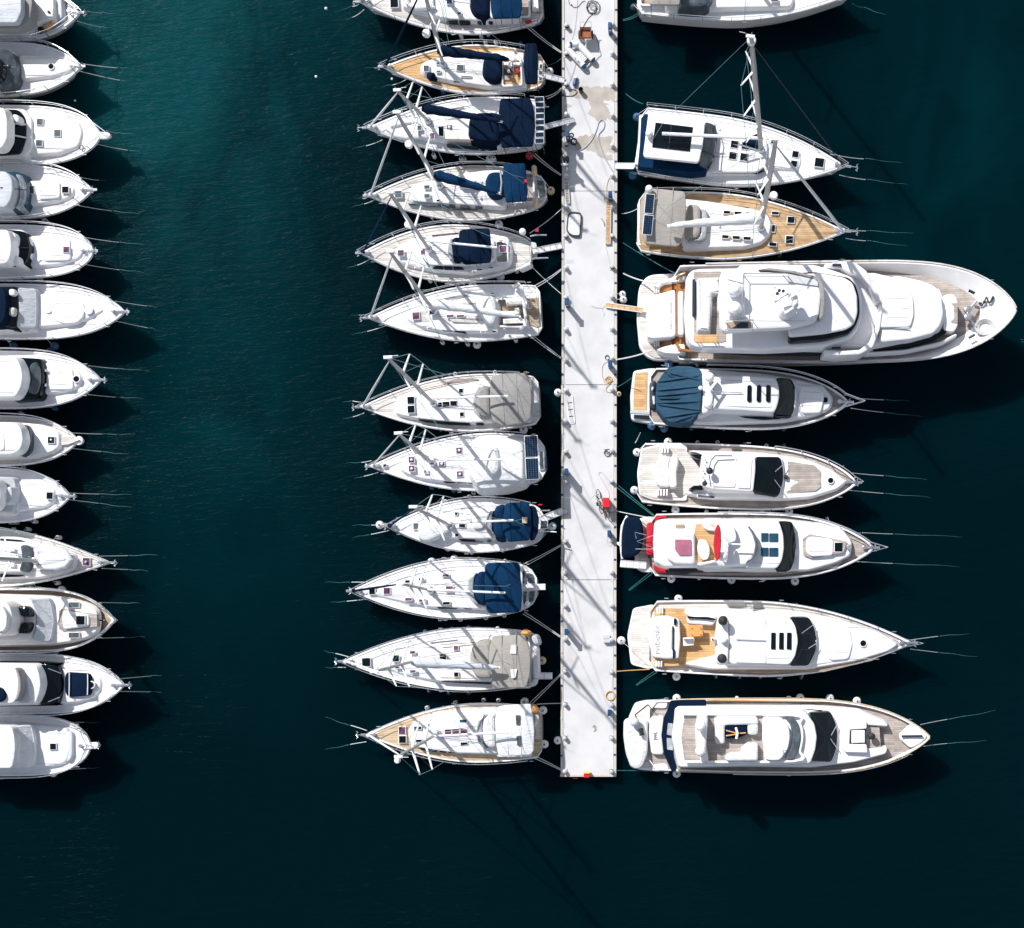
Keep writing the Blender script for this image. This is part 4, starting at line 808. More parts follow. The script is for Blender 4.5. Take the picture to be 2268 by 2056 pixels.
m_.tube([b.v(520, -72, .55), b.v(500, 0, .6), b.v(520, 42, .55)], [.16, .2, .16], 10); m_.box(b.v(640, -20, .5), 1.6, 1.0, .12)
top(m_, 'inflatable_dinghy', 'gelcoat', 'white inflatable dinghy upturned on the foredeck of the topmost pale-decked yacht', 'dinghy', b.v(640, -20, .4), 'dinghies stowed on deck')
b.fend([(1015, 335), (1200, 335), (1262, 312)]); b.line((1625, 225), (1950, 485), 'lower stern', za=1.4, ze=.7, dbl=True); b.line((60, 40), (0, 62), 'upper bow', wet=(-130, 110)); b.line((110, 90), (0, 165), 'lower bow', wet=(-60, 195))
b.box('lifebuoy', 1640, 205, 60, 22, .5, .75, 'red_cloth', rot=.2)
b.done()
# S2: orange teak deck
b = sail('the orange-teak yacht', 'slim yacht with bright orange teak deck and navy sail cover and bimini', M(0), (1788, 655), (290, 622), 228, deck='teak', zs=1.2, zb=1.6, sf=.62, tr=.06, tk=.45, tm=.42, p=1.75)
b.cabin([(636, 625), (665, 575), (760, 545), (960, 505), (1200, 482), (1450, 475), (1600, 485), (1610, 790), (1500, 815), (1250, 800), (950, 755), (760, 715), (660, 690)], (.45, .3))
b.wins([[(938, 745), (1005, 752), (1005, 768), (945, 762)], [(1050, 760), (1118, 768), (1115, 782), (1055, 775)], [(1210, 772), (1278, 778), (1276, 792), (1215, 788)]], .3)
b.hatches([(690, 640, 46, 52), (800, 592, 30, 18, 'glass_grey'), (803, 668, 32, 16), (1006, 634, 62, 52), (1060, 715, 90, 8, 'dark_trim')], .43, 'glass_grey')
b.hood([(1215, 600), (1235, 500), (1330, 478), (1390, 500), (1395, 700), (1350, 755), (1270, 740), (1215, 690)], .95, 'navy')
b.well([(1405, 570), (1560, 560), (1570, 780), (1405, 790)], 'teak', .2, base=.5); b.plate('cockpit_grating', [(1410, 640), (1490, 640), (1490, 690), (1410, 690)], .6, 'dark_trim'); b.plate('cockpit_grating', [(1410, 705), (1470, 705), (1470, 745), (1410, 745)], .6, 'teak_grey'); b.box('bench', 1490, 600, 150, 28, .5, .8)
b.dome(1455, 662, .95, .1, 'gelcoat', 'cockpit_table'); b.box('seat_cushion', 1542, 665, 22, 44, .55, .85, 'red_cloth')
b.bimini([(1610, 402), (1715, 402), (1728, 560), (1722, 780), (1612, 780), (1590, 600)], 2.0, 'navy')
b.plate('swim_platform', [(1735, 560), (1775, 580), (1780, 740), (1735, 750)], .05, 'deck_grey'); b.hatches([(1756, 622, 24, 40), (1750, 680, 30, 36), (1752, 735, 26, 30)], .08, 'glass_grey')
b.mast((845, 600), (650, -165), h=.42, furl='navy', radome=(690, 312, .56), fr=.075); b.boom((1480, 562), cover='navy', cw=.30)
b.rail(.1, 1.0, h=.62); b.anchor(reach=.3); b.cleats(); b.winch(1515, 490); b.winch(1512, 788); b.wheel(1500, 600)
m_ = MB(); m_.tube([b.v(705, 700, .35), b.v(740, 715, .4), b.v(790, 755, .3)], [.18, .3, .08], 10); m_.obj('sail_bag', 'navy', b.root)
b.fend([(845, 850, 'b'), (1045, 888, 'b'), (1210, 892, 'b'), (1368, 885, 'b'), (865, 440, 'w'), (1240, 400, 'w'), (1338, 400), (1570, 415, 'b'), (1835, 668, 'wB')])
b.gang((1740, 695), (1975, 752), 48); b.bowlines(None, None); b.line((290, 622), (200, 632), 'upper bow', wet=(100, 640), r=.014); b.line((500, 742), (360, 795), 'lower bow', wet=(280, 812)); b.line((1795, 612), (1945, 545), 'upper stern', ze=.3, m='rope_wet', r=.014); b.done()
# S3
b = sail('the eight-panel yacht', 'white yacht with wide navy bimini and a row of eight small solar panels aft', M(200), (1782, 310), (142, 350), 262, zs=1.35, zb=1.75, sf=.82, tr=.03)
b.cabin([(300, 350), (340, 300), (600, 262), (860, 235), (1160, 205), (1380, 200), (1390, 530), (1170, 475), (870, 465), (600, 430), (400, 400)], (.5, .25)); b.slab('coachroof', [(700, 330), (870, 250), (1140, 215), (1370, 220), (1370, 500), (1170, 465), (860, 460)], (.62, .45))
b.wins([[(880, 500), (1170, 522), (1168, 545), (880, 520)], [(1192, 538), (1228, 540), (1228, 552), (1192, 550)], [(1265, 540), (1298, 542), (1298, 553), (1265, 551)]], .3)
b.hatches([(625, 352, 34, 40, 'glass_grey'), (745, 428, 36, 52, 'glass_purple'), (828, 385, 44, 88), (906, 345, 46, 38, 'dark_trim')], .5); b.dome(905, 343, .62, .1, name='vent'); b.tube('teak_handrail', [(870, 240, .7), (1150, 216, .72)], .03, 'varnish'); b.tube('teak_handrail', [(865, 457, .7), (1170, 465, .72)], .03, 'varnish')
b.hood([(1090, 240), (1080, 400), (1110, 440), (1200, 470), (1370, 480), (1370, 200), (1160, 200)], 1.1, 'navy', [[(1095, 270), (1090, 400), (1130, 430), (1150, 420), (1140, 270)]])
b.well([(1380, 170), (1380, 520), (1680, 520), (1680, 150)], 'teak_grey')
b.bimini([(1378, 75), (1655, 68), (1688, 170), (1698, 330), (1680, 520), (1390, 532), (1362, 330), (1362, 200)], 2.1, 'navy', crown=.2)
for i, y in enumerate((85, 135, 188, 242, 298, 355, 415, 472)): b.solar(1742 + 5 * math.sin(i * .45), y, 74, 40, 2.0, 5, 3)
b.frame([(1700, 60), (1780, 60), (1770, 500), (1700, 490)], 1.95, .03, name='stern_gantry')
b.mast((705, 285), (412, 200 - 200), h=.5, radome=(528, 505, .43))
b.boom((1400, 296), cover='navy', cw=.27); b.rail(.1, 1.0); b.anchor(reach=.6); b.cleats(); b.winch(1400, 540); b.tube('boarding_ladder', [(1790, 155, .3), (1830, 155, .2)], .03)
m_ = MB(); m_.tube([b.v(620, 440, .5), b.v(500, 440, .55), b.v(400, 415, .5), b.v(350, 370, .5), b.v(365, 330, .45), b.v(500, 300, .5), b.v(610, 300, .5)], [.1, .2, .2, .2, .2, .18, .08], 10); m_.box(b.v(500, 370, .45), 1.6, .8, .14)
top(m_, 'inflatable_dinghy', 'fender_white', 'grey white dinghy upturned on the foredeck of the eight-panel yacht', 'dinghy', b.v(500, 370, .4), 'dinghies stowed on deck')
b.fend([(1008, 95), (762, 612), (1015, 645), (1045, 645), (1282, 640, 'wB'), (1322, 640), (1650, 610, 'rB')]); b.gang((1790, 345), (2065, 275), 42, m='aluminium', deckm='aluminium')
b.line((280, 462), (120, 520), 'lower bow', wet=(0, 548)); b.line((1800, 60), (1945, -20), 'upper stern', ze=.68, dbl=True); b.line((1700, 588), (1945, 785), 'lower stern', ze=.68, dbl=True); b.done()
# S4
b = sail('the mid-blue bimini yacht', 'white yacht with mid-blue bimini, sprayhood and slanting blue sail cover', M(350), (1805, 300), (150, 350), 252, zs=1.2, zb=1.7, sf=.55, tr=.1, tk=.5, deck='teak_pale', tm=.42)
b.cabin([(540, 310), (560, 255), (800, 195), (1000, 150), (1220, 115), (1400, 110), (1420, 455), (1200, 440), (900, 425), (700, 412), (560, 400)], (.48, .25))
b.wins([[(865, 436), (945, 442), (960, 456), (870, 448)], [(1000, 446), (1085, 452), (1100, 466), (1005, 460)], [(1140, 452), (1205, 455), (1215, 467), (1145, 463)], [(1315, 446), (1350, 446), (1352, 457), (1318, 457)], [(515, 423), (820, 432), (905, 478), (880, 478), (820, 445)]], .28, 'glass_grey')
b.hatches([(430, 340, 60, 60, 'glass_grey', .15), (695, 272, 46, 30, 'glass_grey'), (697, 355, 48, 34, 'glass_grey'), (802, 398, 32, 16), (958, 202, 18, 20, 'glass_purple')], .45)
b.slab('liferaft', [(990, 240), (1050, 215), (1160, 205), (1165, 260), (1100, 275), (1000, 270)], .8, 'cover_grey'); b.plate('deck_panel', [(990, 80), (1240, 70), (1250, 95), (990, 105)], .06, 'teak_grey')
b.hood([(1240, 190), (1270, 130), (1390, 115), (1400, 345), (1300, 360), (1250, 300)], 1.1, 'navy_bright'); b.tube('sprayhood_edge', [(1378, 118, 1.15), (1390, 230, 1.3), (1378, 345, 1.15)], .06, 'vinyl')
b.well([(1400, 150), (1680, 150), (1680, 400), (1400, 410)], 'teak_grey')
b.bimini([(1408, 55), (1608, 48), (1618, 200), (1632, 300), (1618, 400), (1432, 412), (1415, 330), (1400, 200)], 2.0, 'navy_bright')
b.plate('swim_platform', [(1720, 205), (1775, 210), (1795, 290), (1790, 350), (1740, 365), (1725, 280)], .08, 'glass_grey'); b.slab('horseshoe_buoy', [(1680, 65), (1695, 68), (1700, 138), (1690, 140)], .9, 'fender_buff', bot=1.7); b.slab('horseshoe_buoy', [(1695, 375), (1712, 365), (1708, 430), (1695, 435)], .9, 'fender_buff', bot=1.7)
b.mast((815, 258), (410, -425), h=.48)
b.boom((1375, 330), cover='navy_bright', cw=.30); b.rail(.12, 1.0); b.anchor(reach=.25); b.cleats(); b.winch(1200, 380); b.winch(1515, 430); b.box('flag', 1612, 215, 26, 30, 2.0, 2.05, 'red_cloth')
b.fend([(738, 540), (940, 575), (1192, 570), (1408, 545), (1848, 305, 'oB')]); b.line((215, 385), (105, 430), 'lower bow', wet=(0, 460)); b.line((150, 365), (90, 375), 'upper bow', wet=(20, 380), r=.015); b.done()
# S5
b = sail('the canoe-sterned yacht', 'white yacht with narrow rounded stern and navy canopy amidships', M(480), (1665, 330), (80, 338), 262, zs=1.25, zb=1.85, sf=.42, tr=.08, tm=.46, p=1.9, deck='teak_pale')
b.slab('cabin', [(400, 330), (420, 270), (620, 200), (800, 165), (1000, 150), (1300, 160), (1450, 190), (1478, 300), (1470, 420), (1420, 465), (1100, 520), (760, 495), (540, 450), (410, 415)], (.4, .3)); b.slab('deckhouse', [(600, 230), (900, 180), (1050, 185), (1320, 215), (1330, 400), (1050, 450), (760, 450), (700, 440), (640, 350)], (.85, .5))
b.wins([[(740, 485), (780, 455), (845, 455), (848, 490)], [(853, 457), (930, 458), (935, 494), (856, 492)], [(940, 460), (1015, 462), (1045, 492), (942, 496)], [(655, 380), (680, 372), (725, 435), (700, 455)]], .45); b.wins([[(735, 170), (990, 148), (990, 156), (740, 178)]], .42, 'glass_purple')
b.hatches([(453, 340, 52, 50, 'glass_purple'), (660, 325, 36, 52, 'glass_purple'), (836, 318, 52, 34, 'glass_purple'), (1403, 302, 58, 56, 'glass_purple'), (1463, 305, 10, 62, 'glass_purple'), (1185, 495, 40, 10), (1290, 478, 38, 8), (605, 477, 36, 6, 'glass_purple')], .5)
b.well([(1345, 230), (1440, 250), (1440, 420), (1345, 420)], 'teak_grey', .2, base=.4)
b.slab('windscreen', [(885, 300), (900, 215), (930, 195), (945, 400), (905, 400)], 1.15, 'vinyl', .1); b.hood([(920, 250), (930, 190), (1000, 180), (1000, 400), (940, 400)], 1.4, 'navy')
b.bimini([(995, 125), (1100, 110), (1275, 108), (1285, 200), (1295, 340), (1285, 425), (1140, 438), (1040, 442), (990, 380), (985, 250)], 2.0, 'navy', crown=.25)
b.mast((712, 300), (348, -225), h=.9, radome=(525, 75, .40), furl='navy_bright', fr=.055); b.boom((1345, 288)); b.rail(.0, 1.0, h=.7); b.anchor(reach=.2); b.cleats(); b.winch(1090, 520); b.winch(1130, 515)
b.dome(1585, 140, 1.6, .22, name='radar_dome'); b.tube('davit', [(1660, 180, .6), (1700, 172, .9), (1810, 172, .85)], .05); b.tube('davit', [(1660, 400, .6), (1700, 388, .9), (1825, 385, .85)], .05); b.plate('swim_platform', [(1665, 235), (1712, 245), (1722, 330), (1722, 385), (1665, 390)], -.5, 'deck_grey', z=.5); b.box('flag', 1720, 128, 30, 28, 1.1, 1.15, 'red_cloth')
b.slab('kayak_locker', [(1565, 462), (1655, 428), (1662, 448), (1572, 488)], .5, 'gelcoat')
b.fend([(725, 595), (918, 618), (1115, 610), (1530, 505), (1380, 562, 'wB'), (1365, 72, 'wB')]); b.gang((1680, 325), (1950, 272), 50)
b.line((165, 395), (40, 455), 'lower bow', wet=(-40, 480)); b.line((1650, 155), (1945, -70), 'upper stern', ze=.68); b.line((1670, 465), (1945, 720), 'lower stern', ze=.68); b.done()
# S6
b = sail('the uncovered broad-sterned yacht', 'white yacht with open cockpit, steel gantry arch and loose white sail on its boom', M(610), (1755, 320), (150, 395), 258, zs=1.35, zb=1.85, sf=.86, tr=.03, deck='deck_white')
b.cabin([(500, 400), (560, 330), (730, 290), (900, 255), (1160, 230), (1330, 220), (1340, 300), (1345, 515), (1200, 520), (850, 515), (640, 480)], (.5, .2))
b.plate('teak_side', [(880, 272), (1140, 240), (1150, 290), (900, 300)], .52, 'teak_pale'); b.plate('teak_side', [(880, 385), (1165, 400), (1170, 445), (930, 430)], .52, 'teak_pale'); b.plate('foredeck_teak', [(560, 340), (720, 320), (725, 435), (560, 410)], .3, 'teak_pale')
b.hatches([(594, 378, 62, 62, 'glass_purple', .36), (912, 380, 62, 22, 'glass_purple'), (1008, 380, 66, 18, 'glass_purple'), (722, 492, 38, 10), (1218, 527, 36, 10), (1325, 523, 40, 12), (1308, 172, 34, 8, 'glass_purple', .1)], .55)
b.wins([[(830, 505), (935, 512), (930, 522), (850, 518)], [(945, 512), (1050, 525), (1060, 538), (950, 525)]], .3)
b.hood([(1190, 230), (1230, 195), (1300, 195), (1335, 240), (1345, 370), (1320, 440), (1290, 465), (1240, 440), (1200, 380), (1180, 300)], .9, 'cover_white')
b.well([(1350, 230), (1590, 225), (1600, 470), (1360, 465)], 'teak_mid', .4); b.box('cockpit_table', 1510, 255, 150, 40, .1, .7, 'gelcoat'); b.box('cockpit_table_top', 1510, 255, 130, 28, .7, .74, 'teak_pale'); b.box('cockpit_bench', 1500, 430, 180, 45, .1, .55); b.box('bench_top', 1480, 430, 120, 34, .55, .58, 'teak_pale'); b.box('cockpit_table', 1430, 358, 200, 20, .1, .8); b.box('helm_seat', 1540, 345, 40, 55, .1, 1.0)
b.plate('transom_floor', [(1620, 215), (1730, 205), (1750, 470), (1720, 485), (1620, 450)], .04, 'teak_mid'); b.wheel(1640, 250); b.wheel(1640, 430)
b.tube('stern_gantry', [(1500, 100, .3), (1545, 82, 1.9), (1580, 100, 2.1), (1595, 250, 2.2), (1612, 380, 2.1), (1610, 460, 1.9), (1570, 500, .3)], .1, 'gelcoat')
b.mast((760, 330), (350, -222), h=.5); b.boom((1570, 388), cover='cover_white', cw=.27); b.rail(.08, 1.0); b.anchor(reach=.5); b.cleats(); b.winch(1400, 215); b.winch(1420, 505); b.hatch(740, 345, 40, 36, .6)
b.fend([(585, 205), (985, 105), (1120, 85, 'wB'), (840, 625), (1075, 640), (1162, 645, 'wB'), (1522, 605)])
b.line((320, 465), (130, 525), 'lower bow', wet=(0, 555)); b.line((140, 362), (60, 370), 'upper bow', wet=(-20, 378), r=.014); b.line((1680, 105), (1945, -60), 'upper stern', ze=.68, dbl=True); b.line((1670, 548), (1945, 765), 'lower stern', ze=.68, dbl=True); b.done()
# S7
b = sail('the beige-grey canopy yacht', 'white yacht with wide beige-grey canopy and dark window band along its cabin', M(780), (1738, 445), (78, 510), 262, zs=1.3, zb=1.75, sf=.83, tr=.05, deck='teak_pale')
b.cabin([(395, 500), (410, 440), (520, 385), (650, 345), (880, 305), (1080, 275), (1300, 270), (1310, 640), (1100, 655), (850, 640), (600, 615), (410, 575)], (.48, .3))
b.wins([[(610, 630), (860, 650), (1090, 660), (1100, 682), (860, 672), (680, 650)], [(1150, 664), (1222, 664), (1222, 676), (1155, 676)]], .3); b.tube('teak_handrail', [(640, 350, .45), (860, 302, .48), (1085, 272, .5)], .03, 'varnish'); b.slab('sail_bag', [(870, 285), (960, 252), (1180, 258), (1080, 280)], .3, 'beige_grey')
b.hatches([(547, 450, 62, 64), (549, 533, 62, 64), (818, 492, 34, 44), (874, 486, 62, 44), (945, 480, 60, 46), (1013, 360, 36, 36), (1021, 580, 36, 36)], .45)
b.hood([(1150, 470), (1150, 360), (1200, 315), (1275, 315), (1285, 600), (1200, 600), (1160, 550)], 1.0, 'beige_grey', [[(1122, 480), (1128, 390), (1175, 325), (1190, 325), (1165, 400), (1165, 540), (1200, 600), (1175, 595), (1130, 550)]])
b.well([(1300, 260), (1650, 260), (1650, 640), (1300, 640)], 'teak_mid')
b.bimini([(1300, 218), (1420, 198), (1620, 195), (1655, 300), (1668, 450), (1655, 620), (1600, 660), (1400, 688), (1310, 640), (1285, 560), (1280, 320)], 2.05, 'beige_grey', crown=.22)
b.plate('swim_platform', [(1675, 300), (1710, 320), (1728, 450), (1710, 600), (1675, 610)], .05, 'deck_grey'); b.box('lifebuoy', 1612, 190, 34, 14, 1.0, 1.2, 'orange_paint')
b.mast((755, 475), (325, 50), h=.45, r=.11); b.boom((1450, 410)); b.rail(.1, 1.0); b.anchor(reach=.5); b.cleats()
b.fend([(962, 208), (1332, 192), (1595, 722, 'wB')]); b.line((78, 465), (0, 455), 'upper bow', wet=(-90, 470)); b.line((110, 566), (0, 605), 'lower bow', wet=(-90, 625)); b.done()
# S8
b = sail('the white-tarpaulin yacht', 'white yacht under a creased white tarpaulin with two large solar panels aft', M(930), (1795, 365), (170, 432), 262, zs=1.3, zb=1.75, sf=.72, tr=.08, tk=.4)
b.cabin([(440, 430), (520, 340), (740, 280), (960, 240), (1150, 225), (1180, 590), (900, 575), (640, 545), (480, 490)], (.45, .25))
b.wins([[(840, 577), (960, 575), (962, 588), (870, 588)], [(972, 576), (1068, 578), (1068, 590), (972, 589)], [(1078, 580), (1140, 582), (1150, 603), (1078, 592)]], .3)
b.hatches([(552, 372, 50, 50, 'glass_purple'), (554, 454, 52, 52), (680, 338, 22, 20, 'glass_purple'), (685, 482, 30, 22), (834, 410, 50, 36, 'glass_purple'), (995, 285, 50, 50, 'glass_purple'), (1003, 505, 54, 50)], .45, 'glass_purple')
for x, y in ((552, 372), (554, 454), (834, 408), (996, 284), (1002, 505)): b.dome(x, y, .56, .09, name='vent')
b.slab('tarpaulin', [(1075, 400), (1095, 270), (1170, 165), (1300, 150), (1450, 170), (1590, 210), (1600, 390), (1590, 580), (1420, 630), (1190, 645), (1100, 530)], (1.35, 1.0), 'cover_white', .35, .2, .3)
b.slab('tarpaulin_hump', [(1220, 380), (1235, 290), (1345, 245), (1370, 330), (1365, 470), (1310, 520), (1240, 470)], 1.75, 'cover_white', .35, .25, .15)
b.slab('tarpaulin_fold', [(1380, 350), (1560, 265), (1590, 300), (1590, 560), (1380, 440)], 1.7, 'cover_white', .25, .1, .05)
b.frame([(1610, 160), (1720, 160), (1730, 540), (1620, 540)], 1.9, .03, name='stern_gantry'); b.solar(1666, 248, 112, 188, 2.05, 5, 11); b.solar(1675, 456, 112, 186, 2.05, 5, 11)
b.hatch(1762, 380, 34, 160, .08, 'glass_grey'); b.box('dinghy_motor', 1805, 400, 14, 110, .2, .6, 'blue_paint')
b.mast((745, 400), (422, 125), h=.45, fr=.05); b.boom((1400, 370)); b.rail(.1, 1.0); b.anchor(reach=.3); b.cleats(); b.hatch(304, 426, 26, 24, .1, 'dark_trim')
b.fend([(940, 140, 'b'), (1415, 120, 'b'), (710, 190, 'b'), (740, 632, 'b'), (945, 662, 'b'), (1130, 680), (1240, 665, 'b'), (1415, 662)])
b.line((180, 380), (80, 398), 'upper bow', wet=(-60, 404)); b.line((240, 490), (100, 528), 'lower bow', wet=(20, 550)); b.done()
# S9
b = sail('the ball-fendered bow yacht', 'white yacht with mid-blue bimini, covered dinghy on foredeck and ball fender at its bow', M(1080), (1785, 340), (330, 360), 246, zs=1.2, zb=1.65, sf=.62, tr=.08, tk=.5, tm=.42)
b.cabin([(600, 400), (640, 320), (780, 260), (1000, 215), (1250, 190), (1340, 190), (1350, 470), (1150, 475), (980, 470), (800, 450)], (.45, .28)); b.wins([[(985, 482), (1150, 490), (1120, 500), (1020, 495)], [(1255, 494), (1292, 494), (1292, 502), (1255, 502)], [(1378, 488), (1412, 488), (1412, 496), (1378, 496)]], .25)
b.hatches([(594, 360, 46, 54, 'glass_grey', .1), (968, 243, 24, 24), (1024, 356, 56, 32), (1024, 317, 52, 8, 'glass_purple'), (973, 443, 30, 26)], .45); b.slab('hatch_garage', [(1115, 290), (1220, 288), (1222, 380), (1115, 385)], .65)
m_ = MB(); P = [b.v(x, y, .75) for x, y in rnd([(605, 450), (640, 370), (860, 335), (905, 400), (720, 492), (640, 490)], 30)]; slab_mesh(m_, P, lambda v: b.dz(v.x, v.y), .12, .12, .12)
top(m_, 'covered_dinghy', 'cover_white', 'dinghy under a pale cover on the foredeck of the ball-fendered bow yacht', 'dinghy', P[0] - Vector((0, 0, .6)), 'dinghies stowed on deck')
b.hood([(1310, 330), (1320, 220), (1350, 180), (1410, 175), (1410, 475), (1350, 470), (1315, 420)], 1.1, 'navy_bright', [[(1240, 340), (1250, 250), (1280, 215), (1320, 215), (1300, 260), (1300, 400), (1340, 455), (1290, 455), (1250, 410)]])
b.well([(1400, 190), (1650, 170), (1690, 470), (1400, 470)], 'teak_grey'); b.bimini([(1425, 150), (1500, 140), (1640, 135), (1660, 210), (1665, 380), (1645, 490), (1450, 505), (1425, 450), (1400, 380), (1405, 260)], 2.0, 'navy_bright', crown=.28)
b.bimini([(1650, 165), (1705, 180), (1735, 290), (1725, 420), (1690, 490), (1655, 495)], 1.75, 'navy', crown=.05, name='stern_canopy', battens=0); b.box('cushion', 1605, 305, 44, 56, 2.25, 2.32, 'fender_buff')
b.mast((915, 350), (560, 180), h=.45, furl='navy_bright', fr=.06); b.boom((1500, 305)); b.rail(.08, 1.0); b.anchor(reach=.2); b.cleats(); b.hatch(1785, 345, 60, 70, .1, 'glass_grey'); b.tube('davit', [(1750, 215, .4), (1840, 212, .8)], .04); b.tube('davit', [(1750, 405, .4), (1900, 415, .8)], .04)
b.fend([(258, 348, 'wB'), (1093, 85, 'w'), (1305, 85), (870, 130, 'w'), (890, 575), (1112, 605), (1400, 585), (1862, 362, 'wB')]); b.box('stern_light', 1750, 160, 36, 10, .8, .9, 'red_paint')
b.gang((1755, 300), (1965, 215), 55); b.line((300, 345), (170, 350), 'upper bow', wet=(0, 352)); b.line((340, 400), (165, 438), 'lower bow', wet=(0, 468)); b.done()
# S10
V = (740, 1220, 3.877)
b = sail('the seven-hatch bimini yacht', 'white yacht with mid-blue bimini, boom lying over it and round glazed stern', V, (1742, 310), (150, 345), 250, zs=1.3, zb=1.7, sf=.66, tr=.1, tk=.55, tm=.42)
b.cabin([(330, 375), (500, 290), (720, 225), (900, 190), (1180, 165), (1300, 160), (1310, 500), (1050, 490), (800, 480), (560, 430)], (.45, .1)); b.wins([[(880, 485), (1030, 490), (1060, 500), (900, 498)], [(1115, 492), (1185, 494), (1185, 504), (1120, 503)]], .28)
b.hatches([(327, 350, 48, 48, 'glass', .1), (453, 345, 52, 52, 'glass_purple', .2), (630, 265, 36, 22, 'glass', .4), (748, 246, 40, 18, 'glass', .4), (639, 417, 54, 22, 'glass_purple', .35), (757, 428, 52, 20, 'glass_purple', .4), (958, 212, 52, 18, 'glass_purple'), (990, 318, 54, 24, 'glass_purple'), (990, 352, 54, 10, 'glass_purple'), (965, 451, 54, 22)], .45)
b.hood([(1195, 320), (1210, 230), (1240, 190), (1290, 185), (1295, 460), (1250, 455), (1210, 400)], 1.05, 'navy_bright', [[(1140, 330), (1150, 250), (1190, 200), (1225, 190), (1200, 240), (1195, 320), (1205, 400), (1240, 460), (1190, 445), (1150, 390)]])
b.well([(1300, 150), (1600, 140), (1610, 490), (1310, 490)], 'teak_grey'); b.bimini([(1300, 115), (1340, 105), (1560, 100), (1590, 115), (1600, 250), (1612, 380), (1600, 515), (1560, 528), (1330, 535), (1308, 510), (1295, 380), (1288, 250)], 2.0, 'navy_bright', crown=.18)
b.plate('stern_grating', [(1610, 175), (1640, 178), (1650, 278), (1620, 280)], .1, 'glass_grey'); b.plate('stern_grating', [(1655, 190), (1705, 200), (1720, 278), (1660, 270)], .08, 'glass_grey'); b.plate('stern_grating', [(1625, 350), (1655, 350), (1645, 455), (1610, 460)], .1, 'glass_grey'); b.plate('stern_grating', [(1675, 350), (1725, 345), (1710, 430), (1675, 445)], .08, 'glass_grey')
b.box('passerelle', 1770, 312, 90, 52, .1, .25, 'gelcoat'); b.dome(1660, 455, .9, .16, name='vent'); b.mast((825, 338), (560, 282), h=.45, furl='navy', fr=.07, spr=((.40, 1.3), (.68, 1.1))); b.boom((1470, 362)); b.rail(.08, 1.0); b.anchor(reach=.15); b.cleats()
b.fend([(838, 95, 'wB'), (1033, 70, 'wB'), (1240, 70, 'w'), (1470, 88), (912, 588), (1087, 592), (1305, 578), (1462, 558)])
b.line((290, 270), (140, 270), 'upper bow', wet=(-80, 272)); b.line((250, 420), (100, 435), 'lower bow', wet=(-30, 445)); b.line((1635, 110), (1945, -50), 'upper stern', ze=.68, dbl=True); b.line((1635, 525), (1945, 735), 'lower stern', ze=.68, dbl=True); b.done()
# S11
V = (720, 1370, 3.733)
b = sail('the beige canopy yacht', 'long white yacht with beige two-window canopy and grey sail bundled on the boom', V, (1760, 330), (150, 355), 252, zs=1.35, zb=1.8, sf=.8, tr=.04)
b.cabin([(500, 400), (620, 300), (780, 245), (950, 215), (1230, 190), (1370, 185), (1380, 520), (960, 520), (780, 490), (600, 450)], (.48, .1)); b.wins([[(960, 520), (1370, 538), (1370, 545), (970, 526)]], .3)
b.hatches([(341, 362, 66, 66, 'glass', .1), (586, 330, 50, 50, 'glass', .3), (723, 280, 40, 20, 'glass_purple', .4), (726, 437, 42, 20, 'glass_purple', .42), (975, 328, 52, 58), (1082, 244, 34, 32, 'glass_purple'), (1085, 463, 34, 34), (597, 406, 30, 10, 'glass', .35)], .48)
b.tube('teak_handrail', [(950, 218, .55), (1235, 200, .58)], .03, 'teak_tan'); b.tube('teak_handrail', [(955, 490, .55), (1240, 498, .58)], .03, 'teak_tan')
b.slab('sprayhood', [(1195, 330), (1215, 230), (1260, 195), (1370, 190), (1375, 490), (1250, 490), (1210, 420)], 1.2, 'beige', .15, .2, .2)
b.well([(1380, 160), (1680, 150), (1690, 560), (1390, 560)], 'teak_grey'); b.bimini([(1385, 145), (1500, 140), (1650, 138), (1685, 240), (1698, 350), (1690, 470), (1660, 570), (1390, 578), (1375, 480), (1352, 350), (1360, 240)], 2.05, 'beige', crown=.2)
b.plate('canopy_window', [(1538, 218), (1582, 218), (1580, 295), (1528, 290)], 2.2, 'cover_white', z=3.66); b.plate('canopy_window', [(1530, 420), (1588, 418), (1575, 490), (1540, 495)], 2.2, 'cover_white', z=3.66)
b.slab('stowed_canvas', [(1700, 150), (1750, 140), (1770, 210), (1730, 215)], .9, 'cover_grey', bot=1.3); b.slab('stowed_canvas', [(1690, 545), (1740, 500), (1735, 545), (1690, 560)], .9, 'cover_grey', bot=1.3); b.slab('lifebuoy', [(1625, 110), (1685, 112), (1690, 132), (1630, 132)], 1.0, 'orange_paint', bot=1.8); b.slab('stern_box', [(1722, 240), (1755, 240), (1765, 500), (1725, 500)], .35)
b.mast((765, 345), (400, 440), h=.5, furl='cover_white', r=.105); b.boom((1450, 408), cover='cover_grey', cw=.30); b.rail(.08, 1.0); b.anchor(reach=.5); b.cleats()
b.fend([(830, 108, 'b'), (1050, 85, 'b'), (1190, 75, 'b'), (1428, 82, 'w'), (862, 598, 'k'), (1025, 615, 'k'), (1190, 615, 'b'), (1795, 348, 'oB')])
b.gang((1745, 475), (1880, 475), 48, zb=1.3, label='short white boarding plank jutting from the stern of the beige canopy yacht'); b.line((195, 318), (80, 288), 'upper bow', wet=(-10, 268)); b.line((170, 405), (100, 405), 'lower bow', wet=(0, 408)); b.line((1690, 700), (1945, 460), 'lower stern', za=1.0, ze=.68, dbl=True); b.done()
